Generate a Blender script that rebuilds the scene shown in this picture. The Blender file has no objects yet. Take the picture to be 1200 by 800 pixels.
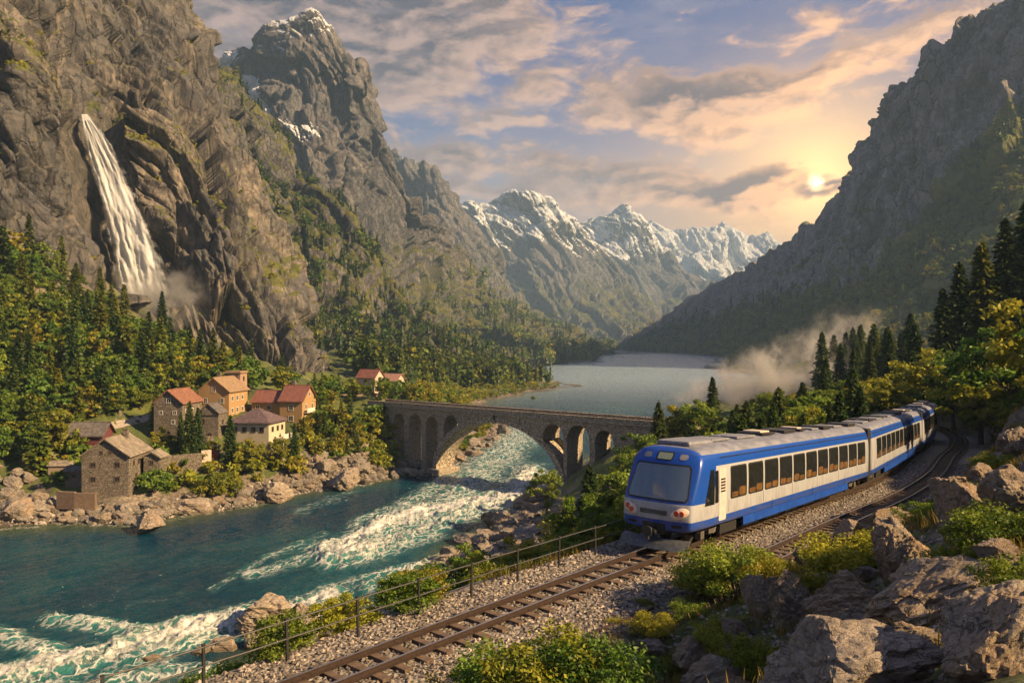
import bpy, math, random
import numpy as np
from mathutils import Vector, Matrix, Euler
rad = math.radians
F0 = 900.0                      # focal length in photo pixels (photo is 1200 wide)

# ------------------------------------------------------------------ camera, sun, exposure
sc = bpy.context.scene
COL = sc.collection
cam_d = bpy.data.cameras.new('camera'); cam = bpy.data.objects.new('camera', cam_d); COL.objects.link(cam)
cam_d.sensor_width = 36; cam_d.lens = 27.0; cam_d.clip_start = 0.1; cam_d.clip_end = 20000
cam.location = (0, 0, 0); cam.rotation_euler = (rad(90), 0, 0)
sc.camera = cam
SUN_AZ, SUN_EL = 110.0, 31.0     # degrees clockwise from the view direction (+Y), above the horizon
sun_dir = Vector((math.sin(rad(SUN_AZ))*math.cos(rad(SUN_EL)), math.cos(rad(SUN_AZ))*math.cos(rad(SUN_EL)), math.sin(rad(SUN_EL))))
sd = bpy.data.lights.new('sun', 'SUN'); sd.energy = 5.0; sd.angle = rad(0.6); sd.color = (1.0, 0.70, 0.36)
sun = bpy.data.objects.new('sun', sd); COL.objects.link(sun)
sun.rotation_euler = sun_dir.to_track_quat('Z', 'Y').to_euler()
sc.view_settings.view_transform = 'Standard'; sc.view_settings.look = 'None'
sc.view_settings.exposure = 1.3; sc.view_settings.gamma = 1.0; sc.view_settings.use_curve_mapping = False
sc.render.engine = 'CYCLES'
cy = sc.cycles
cy.use_denoising = True
try:
    cy.denoiser = 'OPENIMAGEDENOISE'
    cy.denoising_prefilter = 'FAST'
except Exception: pass
cy.max_bounces = 6; cy.diffuse_bounces = 2; cy.glossy_bounces = 3; cy.transmission_bounces = 4
cy.transparent_max_bounces = 16; cy.volume_bounces = 0; cy.caustics_reflective = False; cy.caustics_refractive = False
cy.sample_clamp_indirect = 6
cy.volume_step_rate = 2.0; cy.volume_max_steps = 64
cy.use_adaptive_sampling = True; cy.adaptive_threshold = 0.02

# ------------------------------------------------------------------ node helpers
class T:
    def __init__(s, tree): s.t = tree; s.N = tree.nodes; s.L = tree.links
    def node(s, typ, ins=None, **props):
        n = s.N.new(typ)
        for k, v in props.items(): setattr(n, k, v)
        for k, v in (ins or {}).items(): s.put(n.inputs[k], v)
        return n
    def put(s, sock, v):
        if isinstance(v, bpy.types.NodeSocket): s.L.new(v, sock)
        elif isinstance(v, bpy.types.Node): s.L.new(v.outputs[0], sock)
        else:
            if isinstance(v, (tuple, list)) and len(v) == 3 and sock.type == 'RGBA': v = (*v, 1)
            sock.default_value = v
    def m(s, op, a, b=None, c=None, clamp=False):
        n = s.N.new('ShaderNodeMath'); n.operation = op; n.use_clamp = clamp
        s.put(n.inputs[0], a)
        if b is not None: s.put(n.inputs[1], b)
        if c is not None: s.put(n.inputs[2], c)
        return n.outputs[0]
    def v(s, op, a, b=None, out=0):
        n = s.N.new('ShaderNodeVectorMath'); n.operation = op
        s.put(n.inputs[0], a)
        if b is not None:
            s.put(n.inputs['Scale' if op == 'SCALE' else 1], b)
        return n.outputs[out]
    def mix(s, f, a, b, mode='MIX'):
        n = s.N.new('ShaderNodeMix'); n.data_type = 'RGBA'; n.blend_type = mode
        s.put(n.inputs[0], f); s.put(n.inputs[6], a); s.put(n.inputs[7], b)
        return n.outputs[2]
    def ramp(s, f, stops, interp='LINEAR'):
        n = s.N.new('ShaderNodeValToRGB'); n.color_ramp.interpolation = interp
        e = n.color_ramp.elements
        while len(e) > 1: e.remove(e[-1])
        for i, (p, c) in enumerate(stops):
            if not isinstance(c, (tuple, list)): c = (c, c, c)
            el = e[0] if i == 0 else e.new(p)
            el.position = p; el.color = (*c[:3], 1)
        s.put(n.inputs[0], f)
        return n.outputs[0]
    def ss(s, x, a, b):
        n = s.N.new('ShaderNodeMapRange'); n.interpolation_type = 'SMOOTHSTEP'
        s.put(n.inputs[0], x); n.inputs[1].default_value = a; n.inputs[2].default_value = b
        return n.outputs[0]
    def noise(s, vec, scale, detail=4, rough=0.55, dist=0.0, out=0):
        n = s.N.new('ShaderNodeTexNoise')
        if vec is not None: s.put(n.inputs['Vector'], vec)
        n.inputs['Scale'].default_value = scale; n.inputs['Detail'].default_value = detail
        n.inputs['Roughness'].default_value = rough; n.inputs['Distortion'].default_value = dist
        return n.outputs[out]
    def vor(s, vec, scale, feature='F1', out=0, rnd=1.0):
        n = s.N.new('ShaderNodeTexVoronoi'); n.feature = feature
        if vec is not None: s.put(n.inputs['Vector'], vec)
        n.inputs['Scale'].default_value = scale; n.inputs['Randomness'].default_value = rnd
        return n.outputs[out]
    def mapping(s, vec, loc=(0,0,0), rot=(0,0,0), scale=(1,1,1), typ='POINT'):
        n = s.N.new('ShaderNodeMapping'); n.vector_type = typ
        s.put(n.inputs['Vector'], vec); n.inputs['Location'].default_value = loc
        n.inputs['Rotation'].default_value = rot; n.inputs['Scale'].default_value = scale
        return n.outputs[0]
    def bump(s, h, strength=0.5, dist=0.1, nrm=None):
        n = s.N.new('ShaderNodeBump'); s.put(n.inputs['Height'], h)
        n.inputs['Strength'].default_value = strength; n.inputs['Distance'].default_value = dist
        if nrm is not None: s.put(n.inputs['Normal'], nrm)
        return n.outputs[0]
    def attr(s, name, out='Color'):
        n = s.N.new('ShaderNodeAttribute'); n.attribute_name = name
        return n.outputs[out]
    def rgb(s, c):
        n = s.N.new('ShaderNodeSeparateColor'); s.put(n.inputs[0], c); return n.outputs
    def xyz(s, c):
        n = s.N.new('ShaderNodeSeparateXYZ'); s.put(n.inputs[0], c); return n.outputs
    def comb(s, x, y, z):
        n = s.N.new('ShaderNodeCombineXYZ'); s.put(n.inputs[0], x); s.put(n.inputs[1], y); s.put(n.inputs[2], z); return n.outputs[0]
    def pos(s): return s.N.new('ShaderNodeNewGeometry').outputs['Position']
    def nrm(s): return s.N.new('ShaderNodeNewGeometry').outputs['Normal']
    def obj(s): return s.N.new('ShaderNodeTexCoord').outputs['Object']
    def orand(s): return s.N.new('ShaderNodeObjectInfo').outputs['Random']

def new_mat(name):
    m = bpy.data.materials.new(name); m.use_nodes = True
    t = T(m.node_tree); t.N.clear()
    t.out = t.N.new('ShaderNodeOutputMaterial')
    return m, t
def princ(t, color, rough=0.8, normal=None, **kw):
    n = t.N.new('ShaderNodeBsdfPrincipled')
    t.put(n.inputs['Base Color'], color); t.put(n.inputs['Roughness'], rough)
    if normal is not None: t.put(n.inputs['Normal'], normal)
    for k, v in kw.items(): t.put(n.inputs[k.replace('_', ' ')], v)
    t.L.new(n.outputs[0], t.out.inputs[0])
    return n
def simple(name, color, rough=0.6, noise=0.0, nscale=4, bump=0.0, **kw):
    m, t = new_mat(name)
    c = color
    nf = t.noise(t.obj(), nscale, 5, 0.6)
    if noise > 0:
        c = t.mix(t.ramp(nf, [(0.3, 0), (0.7, 1)]), tuple(x*(1-noise) for x in color), tuple(min(1, x*(1+noise)) for x in color))
    princ(t, c, rough, t.bump(nf, bump, 0.02) if bump else None, **kw)
    return m

# ------------------------------------------------------------------ world: Nishita sky, cloud decks, low evening glow
w = bpy.data.worlds.new('World'); sc.world = w; w.use_nodes = True
wt = T(w.node_tree); wt.N.clear()
def azel(px, py):
    a = math.atan2(px-600, F0); return a, math.atan((400-py)/F0*math.cos(a))
def build_world():
    t = wt
    d = t.N.new('ShaderNodeTexCoord').outputs['Generated']
    X, Y, Z = t.xyz(d)[0:3]
    az = t.m('ARCTAN2', X, Y); el = t.m('ARCSINE', Z)
    P = t.comb(az, el, 0.0)
    grp = bpy.data.node_groups.new('cloud_density', 'ShaderNodeTree')
    grp.interface.new_socket('P', in_out='INPUT', socket_type='NodeSocketVector')
    grp.interface.new_socket('D', in_out='OUTPUT', socket_type='NodeSocketFloat')
    g = T(grp); gi = g.N.new('NodeGroupInput'); go = g.N.new('NodeGroupOutput')
    vec = gi.outputs[0]
    warp = g.v('SCALE', g.v('SUBTRACT', g.noise(vec, 7.0, 4, 0.6, 0, 1), (0.5, 0.5, 0.5)), 0.075)
    vw = g.v('ADD', vec, warp)
    blobs = [(400, 10, 340, 110, 4, 1.5), (560, 20, 120, 50, -10, 1.1), (510, 70, 150, 90, -12, 1.1), (480, 95, 130, 55, 0, .6), (300, 60, 220, 130, 0, .9),
             (800, 118, 185, 44, 3, 1.45), (950, 95, 190, 40, -14, .85), (1060, 55, 220, 36, -17, .75), (900,140,150,30,-8,.7),
             (570, 190, 190, 32, 4, .95), (700, 215, 230, 42, 2, 1.0), (640,225,260,30,0,.8), (880, 205, 110, 18, 0, .4),
             (600, 142, 60, 10, 0, .9), (700, 140, 50, 10, 0, .8), (430,150,60,12,0,.6), (880, 224, 85, 24, -3, 2.0), (800, 232, 120, 20, 2, .9),
             (968, 226, 46, 11, -6, 1.5), (1000, 208, 30, 14, -20, 1.2), (850, 262, 130, 12, 0, .6), (1000, 30, 260, 50, -10, .5), (760, 20, 120, 26, 0, .25), (520, 235, 90, 22, 0, .6)]
    acc = None
    for (px, py, rx, ry, rot, amp) in blobs:
        a, e = azel(px, py); ca = math.cos(a)
        mp = g.mapping(vw, (a, e, 0), (0, 0, rad(-rot)), (rx/F0*ca*ca*1.25, ry/F0*ca*1.35, 1), 'TEXTURE')
        gr = g.N.new('ShaderNodeTexGradient'); gr.gradient_type = 'QUADRATIC_SPHERE'
        g.put(gr.inputs[0], mp)
        val = g.m('MULTIPLY', g.m('POWER', gr.outputs[1], 0.6), amp)
        acc = val if acc is None else g.m('MAXIMUM', acc, val)
    # cloud decks outside the frame
    wide = g.ss(g.noise(g.mapping(vec, scale=(1, 2.6, 1)), 2.2, 3, 0.5), 0.50, 0.72)
    ex = g.m('ABSOLUTE', g.xyz(vec)[0]); outside = g.m('MAXIMUM', g.ss(ex, 0.62, 0.85), g.ss(g.xyz(vec)[1], 0.42, 0.6))
    acc = g.m('MAXIMUM', acc, g.m('MULTIPLY', wide, outside))
    st = g.mapping(vec, scale=(1, 2.3, 1))
    n1 = g.noise(st, 11.0, 9, 0.62, 0.4); n2 = g.noise(st, 34.0, 5, 0.6, 0.2)
    dn = g.m('ADD', g.m('MULTIPLY_ADD', g.m('SUBTRACT', n1, 0.5), 1.9, acc), g.m('MULTIPLY', g.m('SUBTRACT', n2, 0.5), 0.35))
    dn = g.m('MULTIPLY', dn, g.ss(acc, 0.0, 0.18))
    g.L.new(dn, go.inputs[0])
    def dens(vec):
        n = t.N.new('ShaderNodeGroup'); n.node_tree = grp; t.put(n.inputs[0], vec); return n.outputs[0]
    D0 = dens(P)
    sa, se = azel(956, 215)
    tos = t.v('NORMALIZE', t.v('SUBTRACT', (sa, se, 0), P))
    off = t.v('ADD', t.v('SCALE', tos, 0.010), (0.0, -0.006, 0.0))
    D1 = dens(t.v('ADD', P, off))
    sky = t.node('ShaderNodeTexSky', sky_type='NISHITA', sun_disc=False, sun_elevation=rad(SUN_EL), sun_rotation=rad(SUN_AZ), air_density=1.0, dust_density=1.5, ozone_density=2.0)
    nish = t.v('SCALE', sky.outputs[0], 0.055)
    eln = t.m('DIVIDE', el, 0.5, clamp=True)
    low = t.ramp(eln, [(0.0, (0.62, 0.40, 0.28)), (0.28, (0.44, 0.33, 0.31)), (0.42, (0.19, 0.24, 0.38)), (0.62, (0.075, 0.13, 0.32)), (1.0, (0.05, 0.10, 0.29))])
    base = t.mix(0.80, nish, low)
    sv = Vector((math.sin(sa)*math.cos(se), math.cos(sa)*math.cos(se), math.sin(se)))
    dt = t.v('DOT_PRODUCT', d, tuple(sv), out=1)
    ang = t.m('ARCCOSINE', t.m('MINIMUM', dt, 0.999999))
    glow = t.m('EXPONENT', t.m('MULTIPLY', ang, -1/0.17))
    glow2 = t.m('EXPONENT', t.m('MULTIPLY', ang, -1/0.060))
    lowf = t.m('SUBTRACT', 1.0, t.ss(el, 0.10, 0.42))
    base = t.mix(t.m('MULTIPLY', t.m('MULTIPLY', glow, 1.15), lowf, clamp=True), base, (1.25, 0.62, 0.20))
    base = t.mix(t.m('MULTIPLY', glow2, 0.95, clamp=True), base, (2.6, 1.55, 0.55))
    lit = t.m('MULTIPLY_ADD', t.m('SUBTRACT', D0, D1), 2.4, 0.30, clamp=True)
    thin = t.m('SUBTRACT', 1.0, t.ss(D0, 0.25, 1.0))
    lit2 = t.m('MULTIPLY_ADD', thin, 0.55, t.m('MULTIPLY', lit, 0.8), clamp=True)
    dark = t.mix(t.m('MULTIPLY', glow, 0.9), (0.080, 0.074, 0.100), (0.38, 0.22, 0.16))
    bright = t.mix(t.m('MULTIPLY', glow, 1.2, clamp=True), (0.50, 0.345, 0.29), (1.9, 0.95, 0.36))
    ccol = t.mix(lit2, dark, bright)
    alpha = t.m('MULTIPLY', t.ss(D0, 0.16, 0.62), 0.96)
    c = t.mix(alpha, base, ccol)
    veil = t.m('MULTIPLY', t.ss(t.noise(t.mapping(P, (3, 1, 0), (0, 0, 0.2), (1, 4, 1)), 5.0, 7, 0.65), 0.45, 0.75), 0.35)
    c = t.mix(veil, c, t.mix(glow, (0.42, 0.35, 0.38), (1.0, 0.65, 0.4)))
    disc = t.m('SUBTRACT', 1.0, t.ss(ang, 0.002, 0.0125))
    c = t.mix(t.m('MULTIPLY', disc, t.m('SUBTRACT', 1.0, t.m('MULTIPLY', alpha, .75))), c, (4.5, 3.6, 2.2))
    # below the horizon: dim ground colour
    c = t.mix(t.ss(t.m('MULTIPLY', Z, -1.0), 0.0, 0.05), c, (0.10, 0.09, 0.08))
    # behind the camera: duller evening sky
    c = t.mix(t.m('MULTIPLY', t.ss(t.m('MULTIPLY', Y, -1.0), -0.2, 0.8), 0.5), c, (0.14, 0.15, 0.21))
    bg = t.node('ShaderNodeBackground', {'Color': c, 'Strength': 0.52})
    out = t.N.new('ShaderNodeOutputWorld'); t.L.new(bg.outputs[0], out.inputs[0])
build_world()
w.cycles.sampling_method = 'MANUAL'; w.cycles.sample_map_resolution = 512

# ------------------------------------------------------------------ numpy noise
_r = np.random.RandomState(7)
PERM = np.concatenate([_r.permutation(256)]*3).astype(np.int32)
_g3 = _r.normal(size=(256, 3)).astype(np.float32); _g3 /= np.linalg.norm(_g3, axis=1)[:, None]
RV = _r.rand(256, 4).astype(np.float32)
def pnoise(P):
    """gradient noise, P (...,3) -> about -1..1"""
    P = np.asarray(P, dtype=np.float32); sh = P.shape[:-1]; P = P.reshape(-1, 3)
    out = np.empty(len(P), np.float32)
    for s in range(0, len(P), 200000):
        Q = P[s:s+200000]
        I = np.floor(Q).astype(np.int32); f = Q-I; I &= 255
        u = f*f*f*(f*(f*6-15)+10)
        r = 0
        for dx in (0, 1):
            wx = u[:, 0] if dx else 1-u[:, 0]
            a = PERM[(I[:, 0]+dx) & 255]
            for dy in (0, 1):
                wy = u[:, 1] if dy else 1-u[:, 1]
                b = PERM[a+((I[:, 1]+dy) & 255)]
                for dz in (0, 1):
                    wz = u[:, 2] if dz else 1-u[:, 2]
                    h = PERM[b+((I[:, 2]+dz) & 255)]
                    g = _g3[h]
                    r = r+wx*wy*wz*(g[:, 0]*(f[:, 0]-dx)+g[:, 1]*(f[:, 1]-dy)+g[:, 2]*(f[:, 2]-dz))
        out[s:s+200000] = r*1.6
    return out.reshape(sh)
def fbm(P, oct=4, gain=0.5, lac=2.03, seed=0.0):
    P = np.asarray(P, np.float32)+seed*17.31; a = 1.0; r = 0
    for k in range(oct):
        r = r+a*pnoise(P); P = P*lac+11.3; a *= gain
    return r
def ridged(P, oct=4, gain=0.5, lac=2.07, seed=0.0):
    P = np.asarray(P, np.float32)+seed*13.7; a = 1.0; r = 0
    for k in range(oct):
        r = r+a*(1-2*np.abs(pnoise(P))); P = P*lac+5.1; a *= gain
    return r
def xy0(x, y, z=0.0):
    x, y = np.broadcast_arrays(x, y); return np.stack([x, y, np.full_like(x, z, dtype=float)], -1)
def worley(x, y, seed=0):
    """2-D cells: returns (hash values (...,4), dx, dy, F1, F2)"""
    x = np.asarray(x, np.float32); y = np.asarray(y, np.float32)
    ix = np.floor(x).astype(np.int32); iy = np.floor(y).astype(np.int32)
    F1 = np.full(x.shape, 9., np.float32); F2 = F1.copy(); bd = np.zeros(x.shape, np.int32); bx = np.zeros_like(x); by = np.zeros_like(x)
    for ox in (-1, 0, 1):
        for oy in (-1, 0, 1):
            cx = ix+ox; cyy = iy+oy
            h = PERM[PERM[(cx+seed*31) & 255]+((cyy+seed*57) & 255)]
            px = cx+RV[h, 0]; py = cyy+RV[h, 1]
            d = (x-px)**2+(y-py)**2
            c = d < F1
            F2 = np.where(c, F1, np.minimum(F2, d)); F1 = np.where(c, d, F1)
            bd = np.where(c, h, bd); bx = np.where(c, x-px, bx); by = np.where(c, y-py, by)
    return RV[PERM[bd+37]], bx, by, np.sqrt(F1), np.sqrt(F2)
def facet(x, y, seed=0, tilt=1.4, crack=0.25):
    h, dx, dy, f1, f2 = worley(x, y, seed)
    e = f2-f1
    return (h[..., 0]-.5)*1.2+(h[..., 1]-.5)*tilt*dx*1.5+(h[..., 2]-.5)*tilt*dy*1.5-crack*np.exp(-e*14)
def sstep(x, a, b):
    t = np.clip((x-a)/(b-a), 0, 1); return t*t*(3-2*t)

# ------------------------------------------------------------------ mesh and naming helpers
def mesh_obj(name, V, F, mats=(), parent=None, smooth=False, attrs=None, midx=None, link=True):
    """V (n,3); F list of (k,3)/(k,4) index arrays or a python list of faces"""
    me = bpy.data.meshes.new(name)
    V = np.asarray(V, np.float32).reshape(-1, 3)
    if isinstance(F, np.ndarray): F = [F]
    if len(F) and isinstance(F[0], np.ndarray):
        F = [f for f in F if len(f)]
        loops = np.concatenate([f.reshape(-1) for f in F]).astype(np.int32)
        sizes = np.concatenate([np.full(len(f), f.shape[1], np.int32) for f in F])
    else:
        loops = np.array([i for f in F for i in f], np.int32); sizes = np.array([len(f) for f in F], np.int32)
    starts = np.concatenate([[0], np.cumsum(sizes)[:-1]]).astype(np.int32)
    me.vertices.add(len(V)); me.vertices.foreach_set('co', V.reshape(-1))
    me.loops.add(len(loops)); me.loops.foreach_set('vertex_index', loops)
    me.polygons.add(len(sizes)); me.polygons.foreach_set('loop_start', starts)
    if midx is not None: me.polygons.foreach_set('material_index', np.asarray(midx, np.int32))
    me.polygons.foreach_set('use_smooth', np.full(len(sizes), bool(smooth)))
    for m in (mats if isinstance(mats, (list, tuple)) else [mats]): me.materials.append(m)
    me.update(calc_edges=True)
    for k, a in (attrs or {}).items():
        a = np.asarray(a, np.float32)
        if a.ndim == 1:
            at = me.attributes.new(k, 'FLOAT', 'POINT'); at.data.foreach_set('value', a)
        else:
            if a.shape[1] == 3: a = np.concatenate([a, np.ones((len(a), 1), np.float32)], 1)
            at = me.attributes.new(k, 'FLOAT_COLOR', 'POINT'); at.data.foreach_set('color', a.reshape(-1))
    o = bpy.data.objects.new(name, me)
    if link: COL.objects.link(o)
    if parent is not None: o.parent = parent
    return o
def tag(o, label=None, cat=None, group=None, kind=None):
    if label: o['label'] = label
    if cat: o['category'] = cat
    if group: o['group'] = group
    if kind: o['kind'] = kind
    return o
def empty(name, loc=(0, 0, 0), rz=0.0, label=None, cat=None, group=None):
    o = bpy.data.objects.new(name, None); COL.objects.link(o); o.location = loc; o.rotation_euler = (0, 0, rz)
    o.empty_display_size = 0.3
    return tag(o, label, cat, group)
def grid_faces(nu, nv, flip=False):
    i = np.arange(nu-1)[:, None]*nv+np.arange(nv-1)[None, :]
    q = np.stack([i, i+nv, i+nv+1, i+1], -1).reshape(-1, 4)
    return q[:, ::-1].copy() if flip else q
def W(px, py, d):
    """a photo pixel at forward distance d as a point of the world"""
    return np.array([(px-600)/F0*d, d, (400-py)/F0*d])
def to_px(P):
    P = np.asarray(P); y = np.maximum(P[..., 1], 1e-3)
    return 600+F0*P[..., 0]/y, 400-F0*P[..., 2]/y
def in_poly(x, y, poly):
    x = np.asarray(x); inside = np.zeros(x.shape, bool); n = len(poly)
    for i in range(n):
        x0, y0 = poly[i]; x1, y1 = poly[(i+1) % n]
        c = ((y0 > y) != (y1 > y)) & (x < (x1-x0)*(y-y0)/(y1-y0+1e-12)+x0)
        inside ^= c
    return inside
# ------------------------------------------------------------------ setting materials
def rock_material(name, cols, scale=1.0, grass=((0.035, 0.055, 0.012), (0.15, 0.14, 0.022)), bumpd=0.6, streak=0.5, cs=0.42, ck=0.75):
    m, t = new_mat(name)
    p = t.pos(); at = t.rgb(t.attr('mask'))
    big = t.noise(p, 0.018*scale, 5, 0.6, 0.5)
    mid = t.noise(p, 0.16*scale, 8, 0.65, 0.3)
    st = t.noise(t.mapping(p, (0, 0, 0), (0.25, 0.3, 0), (1, 1, 0.22)), 0.35*scale, 7, 0.65, 0.6)
    crack = t.vor(t.v('ADD', t.mapping(p, (0, 0, 0), (0.4, 0.35, 0), (1, 1, 0.45)), t.v('SCALE', t.noise(p, 0.5*scale, 3, 0.6, 0, 1), 2.6/scale)), cs*scale, 'DISTANCE_TO_EDGE')
    crk = t.ss(crack, 0.0, 0.10)
    c = t.ramp(t.m('MULTIPLY_ADD', st, streak, t.m('MULTIPLY', mid, 1-streak)), [(0.30, cols[0]), (0.46, cols[1]), (0.58, cols[2]), (0.72, cols[3])])
    c = t.mix(t.ss(big, 0.42, 0.58), c, t.mix(0.75, c, cols[4]))
    c = t.mix(t.m('MULTIPLY', t.m('MULTIPLY', t.m('SUBTRACT', 1.0, crk), t.ss(big, .35, .6)), ck), c, cols[0])
    gn = t.noise(p, 0.45*scale, 6, 0.7)
    gcol = t.ramp(t.noise(p, 0.09*scale, 6, 0.7), [(0.35, grass[0]), (0.62, grass[1])])
    gm = t.ss(t.m('ADD', at[0], t.m('MULTIPLY', t.m('SUBTRACT', gn, 0.5), 1.1)), 0.42, 0.58)
    c = t.mix(gm, c, gcol)
    sm = t.ss(t.m('ADD', at[1], t.m('MULTIPLY', t.m('SUBTRACT', t.noise(p, 0.07*scale, 8, 0.72), 0.5), 1.3)), 0.46, 0.56)
    c = t.mix(sm, c, (0.78, 0.80, 0.84))
    c = t.mix(t.m('MULTIPLY', at[2], 0.75), c, (0.018, 0.017, 0.016))
    fine = t.noise(p, 1.4*scale, 8, 0.7)
    h = t.m('ADD', t.m('MULTIPLY', crk, 0.5), t.m('ADD', t.m('MULTIPLY', st, 1.4), t.m('MULTIPLY', fine, 0.7)))
    b = t.bump(h, 0.9, bumpd)
    princ(t, c, t.mix(at[2], (0.85,)*3, (0.3,)*3), b)
    return m
ROCK_NEAR = rock_material('cliff_rock', [(0.020, 0.020, 0.022), (0.095, 0.086, 0.080), (0.25, 0.21, 0.175), (0.45, 0.37, 0.29), (0.080, 0.080, 0.088)], 1.1, bumpd=0.9, cs=0.16, ck=.6)
ROCK_SHADE = rock_material('slab_rock', [(0.07, 0.062, 0.065), (0.20, 0.175, 0.17), (0.36, 0.30, 0.28), (0.50, 0.42, 0.39), (0.24, 0.21, 0.21)], 0.45, grass=((0.05, 0.075, 0.015), (0.20, 0.19, 0.03)), bumpd=3.0, cs=.2, ck=.9)
ROCK_MID = rock_material('mountain_rock', [(0.032, 0.032, 0.037), (0.10, 0.095, 0.10), (0.21, 0.19, 0.18), (0.36, 0.31, 0.27), (0.11, 0.11, 0.12)], 0.55, bumpd=3.0)
ROCK_FAR = rock_material('distant_rock', [(0.05, 0.05, 0.055), (0.12, 0.115, 0.12), (0.19, 0.17, 0.16), (0.28, 0.24, 0.22), (0.13, 0.13, 0.12)], 0.16, bumpd=9.0)

def ground_material():
    m, t = new_mat('valley_ground'); p = t.pos(); at = t.rgb(t.attr('mask'))
    n1 = t.noise(p, 0.25, 7, 0.65); n2 = t.noise(p, 3.0, 6, 0.7); n3 = t.noise(p, 0.05, 4, 0.6)
    g = t.ramp(n2, [(0.3, (0.020, 0.028, 0.008)), (0.55, (0.065, 0.085, 0.018)), (0.75, (0.19, 0.17, 0.035))])
    g = t.mix(t.ss(n3, 0.42, 0.62), g, t.ramp(n2, [(0.3, (0.045, 0.070, 0.012)), (0.7, (0.20, 0.21, 0.035))]))
    r = t.ramp(n1, [(0.3, (0.07, 0.06, 0.05)), (0.5, (0.18, 0.145, 0.11)), (0.7, (0.32, 0.26, 0.20))])
    r = t.mix(t.ss(t.vor(p, 2.2), 0.3, 0.75), r, t.mix(0.6, r, (0.05, 0.042, 0.035)))
    rf = t.ss(t.m('ADD', at[0], t.m('MULTIPLY', t.m('SUBTRACT', n1, 0.5), 1.0)), 0.42, 0.58)
    c = t.mix(rf, g, r)
    grav = t.ramp(t.vor(p, 9.0, out=1), [(0.0, (0.08, 0.07, 0.062)), (0.5, (0.20, 0.17, 0.145)), (1.0, (0.38, 0.33, 0.28))])
    c = t.mix(at[1], c, grav)
    c = t.mix(t.m('MULTIPLY', at[2], 0.8), c, (0.03, 0.027, 0.018))
    h = t.m('ADD', t.m('MULTIPLY', n2, 0.6), t.m('MULTIPLY', t.vor(p, 9.0), t.m('MULTIPLY', at[1], -0.6)))
    princ(t, c, 0.9, t.bump(h, 0.9, 0.12))
    return m
GROUND = ground_material()

# ------------------------------------------------------------------ the railway line (needed by the terrain)
RL = [(-16.2, 5.0, -8.0), (-4.9, 18.0, -8.0), (0.4, 24.0, -8.02), (6.0, 30.2, -8.08), (13.8, 40.0, -8.7), (21.7, 50.0, -9.45), (29.3, 60.3, -9.95), (36.4, 71.3, -10.4), (43.3, 81.5, -10.8),
      (49.8, 93.0, -11.2), (54.6, 105.5, -11.5), (56.2, 119, -11.7), (53.3, 132, -11.8), (46, 141, -11.9), (38, 146, -12.0)]
def catmull(P, n):
    P = np.asarray(P, float); P = np.vstack([2*P[0]-P[1], P, 2*P[-1]-P[-2]])
    out = []
    k = len(P)-3
    for i in range(k):
        t = np.linspace(0, 1, n, endpoint=False)[:, None]
        p0, p1, p2, p3 = P[i:i+4]
        out.append(0.5*((2*p1)+(-p0+p2)*t+(2*p0-5*p1+4*p2-p3)*t*t+(-p0+3*p1-3*p2+p3)*t**3))
    out.append(P[-2][None]); return np.vstack(out)
def resample(C, step):
    s = np.concatenate([[0], np.cumsum(np.linalg.norm(np.diff(C, axis=0), axis=1))])
    q = np.arange(0, s[-1], step)
    return np.stack([np.interp(q, s, C[:, k]) for k in range(C.shape[1])], 1)
LINE = resample(catmull(RL, 30), 0.5)
def offset_line(C, off):
    d = np.gradient(C, axis=0); n = np.stack([d[:, 1], -d[:, 0]], 1); n /= np.linalg.norm(n, axis=1)[:, None]
    R = C.copy(); R[:, :2] += n*off; return R
LINE2 = offset_line(LINE, 3.5)

# ------------------------------------------------------------------ valley terrain: scattered survey points, smooth interpolation
WZ = -28.0
def wl(px, py): return (px, py, 28*900/(py-400))
shoreR = [(120, 880, 52.5), (250, 805, 62), (345, 752, 71.6), (400, 722, 78), (470, 702, 83.4), (495, 668, 94), (530, 645, 103), (575, 618, 115.6), (620, 590, 132.6), (655, 562, 155), (700, 535, 187), (770, 512, 225), (850, 492, 274), (905, 474, 340), (935, 458, 434), (940, 446, 548), (900, 440, 630), (840, 436, 700), (812, 430, 840), (850, 422, 1145), (830, 416.5, 1530), (790, 413.5, 1870), (760, 411, 2290)]
shoreL = [(-400, 640, 105), (-200, 630, 109.6), (0, 618, 115.6), (100, 611, 119.4), (165, 614, 118), (215, 601, 125.4), (262, 596, 128.6), (300, 589, 133.3), (345, 578, 141.6), (390, 571, 147.4), (430, 566, 151.8), (462, 556, 161.5), (520, 546, 172.6), (550, 532, 190.9), (575, 515, 219), (592, 500, 252), (560, 490, 280), (548, 477, 327), (575, 468, 370), (620, 461, 413), (655, 456, 450), (684, 452, 484.6), (650, 447, 536), (612, 438, 663), (606, 430, 840), (640, 426, 970), (697, 424.5, 1028), (660, 421, 1200), (690, 416, 1575), (712, 413, 1940), (730, 411, 2290)]
ctrl = []   # world (x,y,z)
for s in shoreR+shoreL: ctrl.append(W(*s[:2], 28*900/(s[1]-400)))
def add(px, py, d): ctrl.append(W(px, py, d))
for q in [(60, 700, 84), (150, 640, 105), (150, 760, 70), (250, 680, 90), (350, 640, 105), (330, 700, 84), (430, 620, 114), (430, 670, 93), (480, 590, 132), (560, 575, 144), (590, 545, 174), (640, 525, 200), (620, 500, 252), (690, 490, 280), (650, 475, 336), (740, 460, 420), (700, 445, 560), (780, 440, 630), (740, 430, 840), (760, 420, 1260), (730, 416, 1575), (-150, 800, 75), (-100, 690, 90), (850, 455, 470), (800, 470, 360), (750, 490, 300)]:
    p = W(*q); p[2] = -33-2*random.random(); ctrl.append(p)
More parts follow.
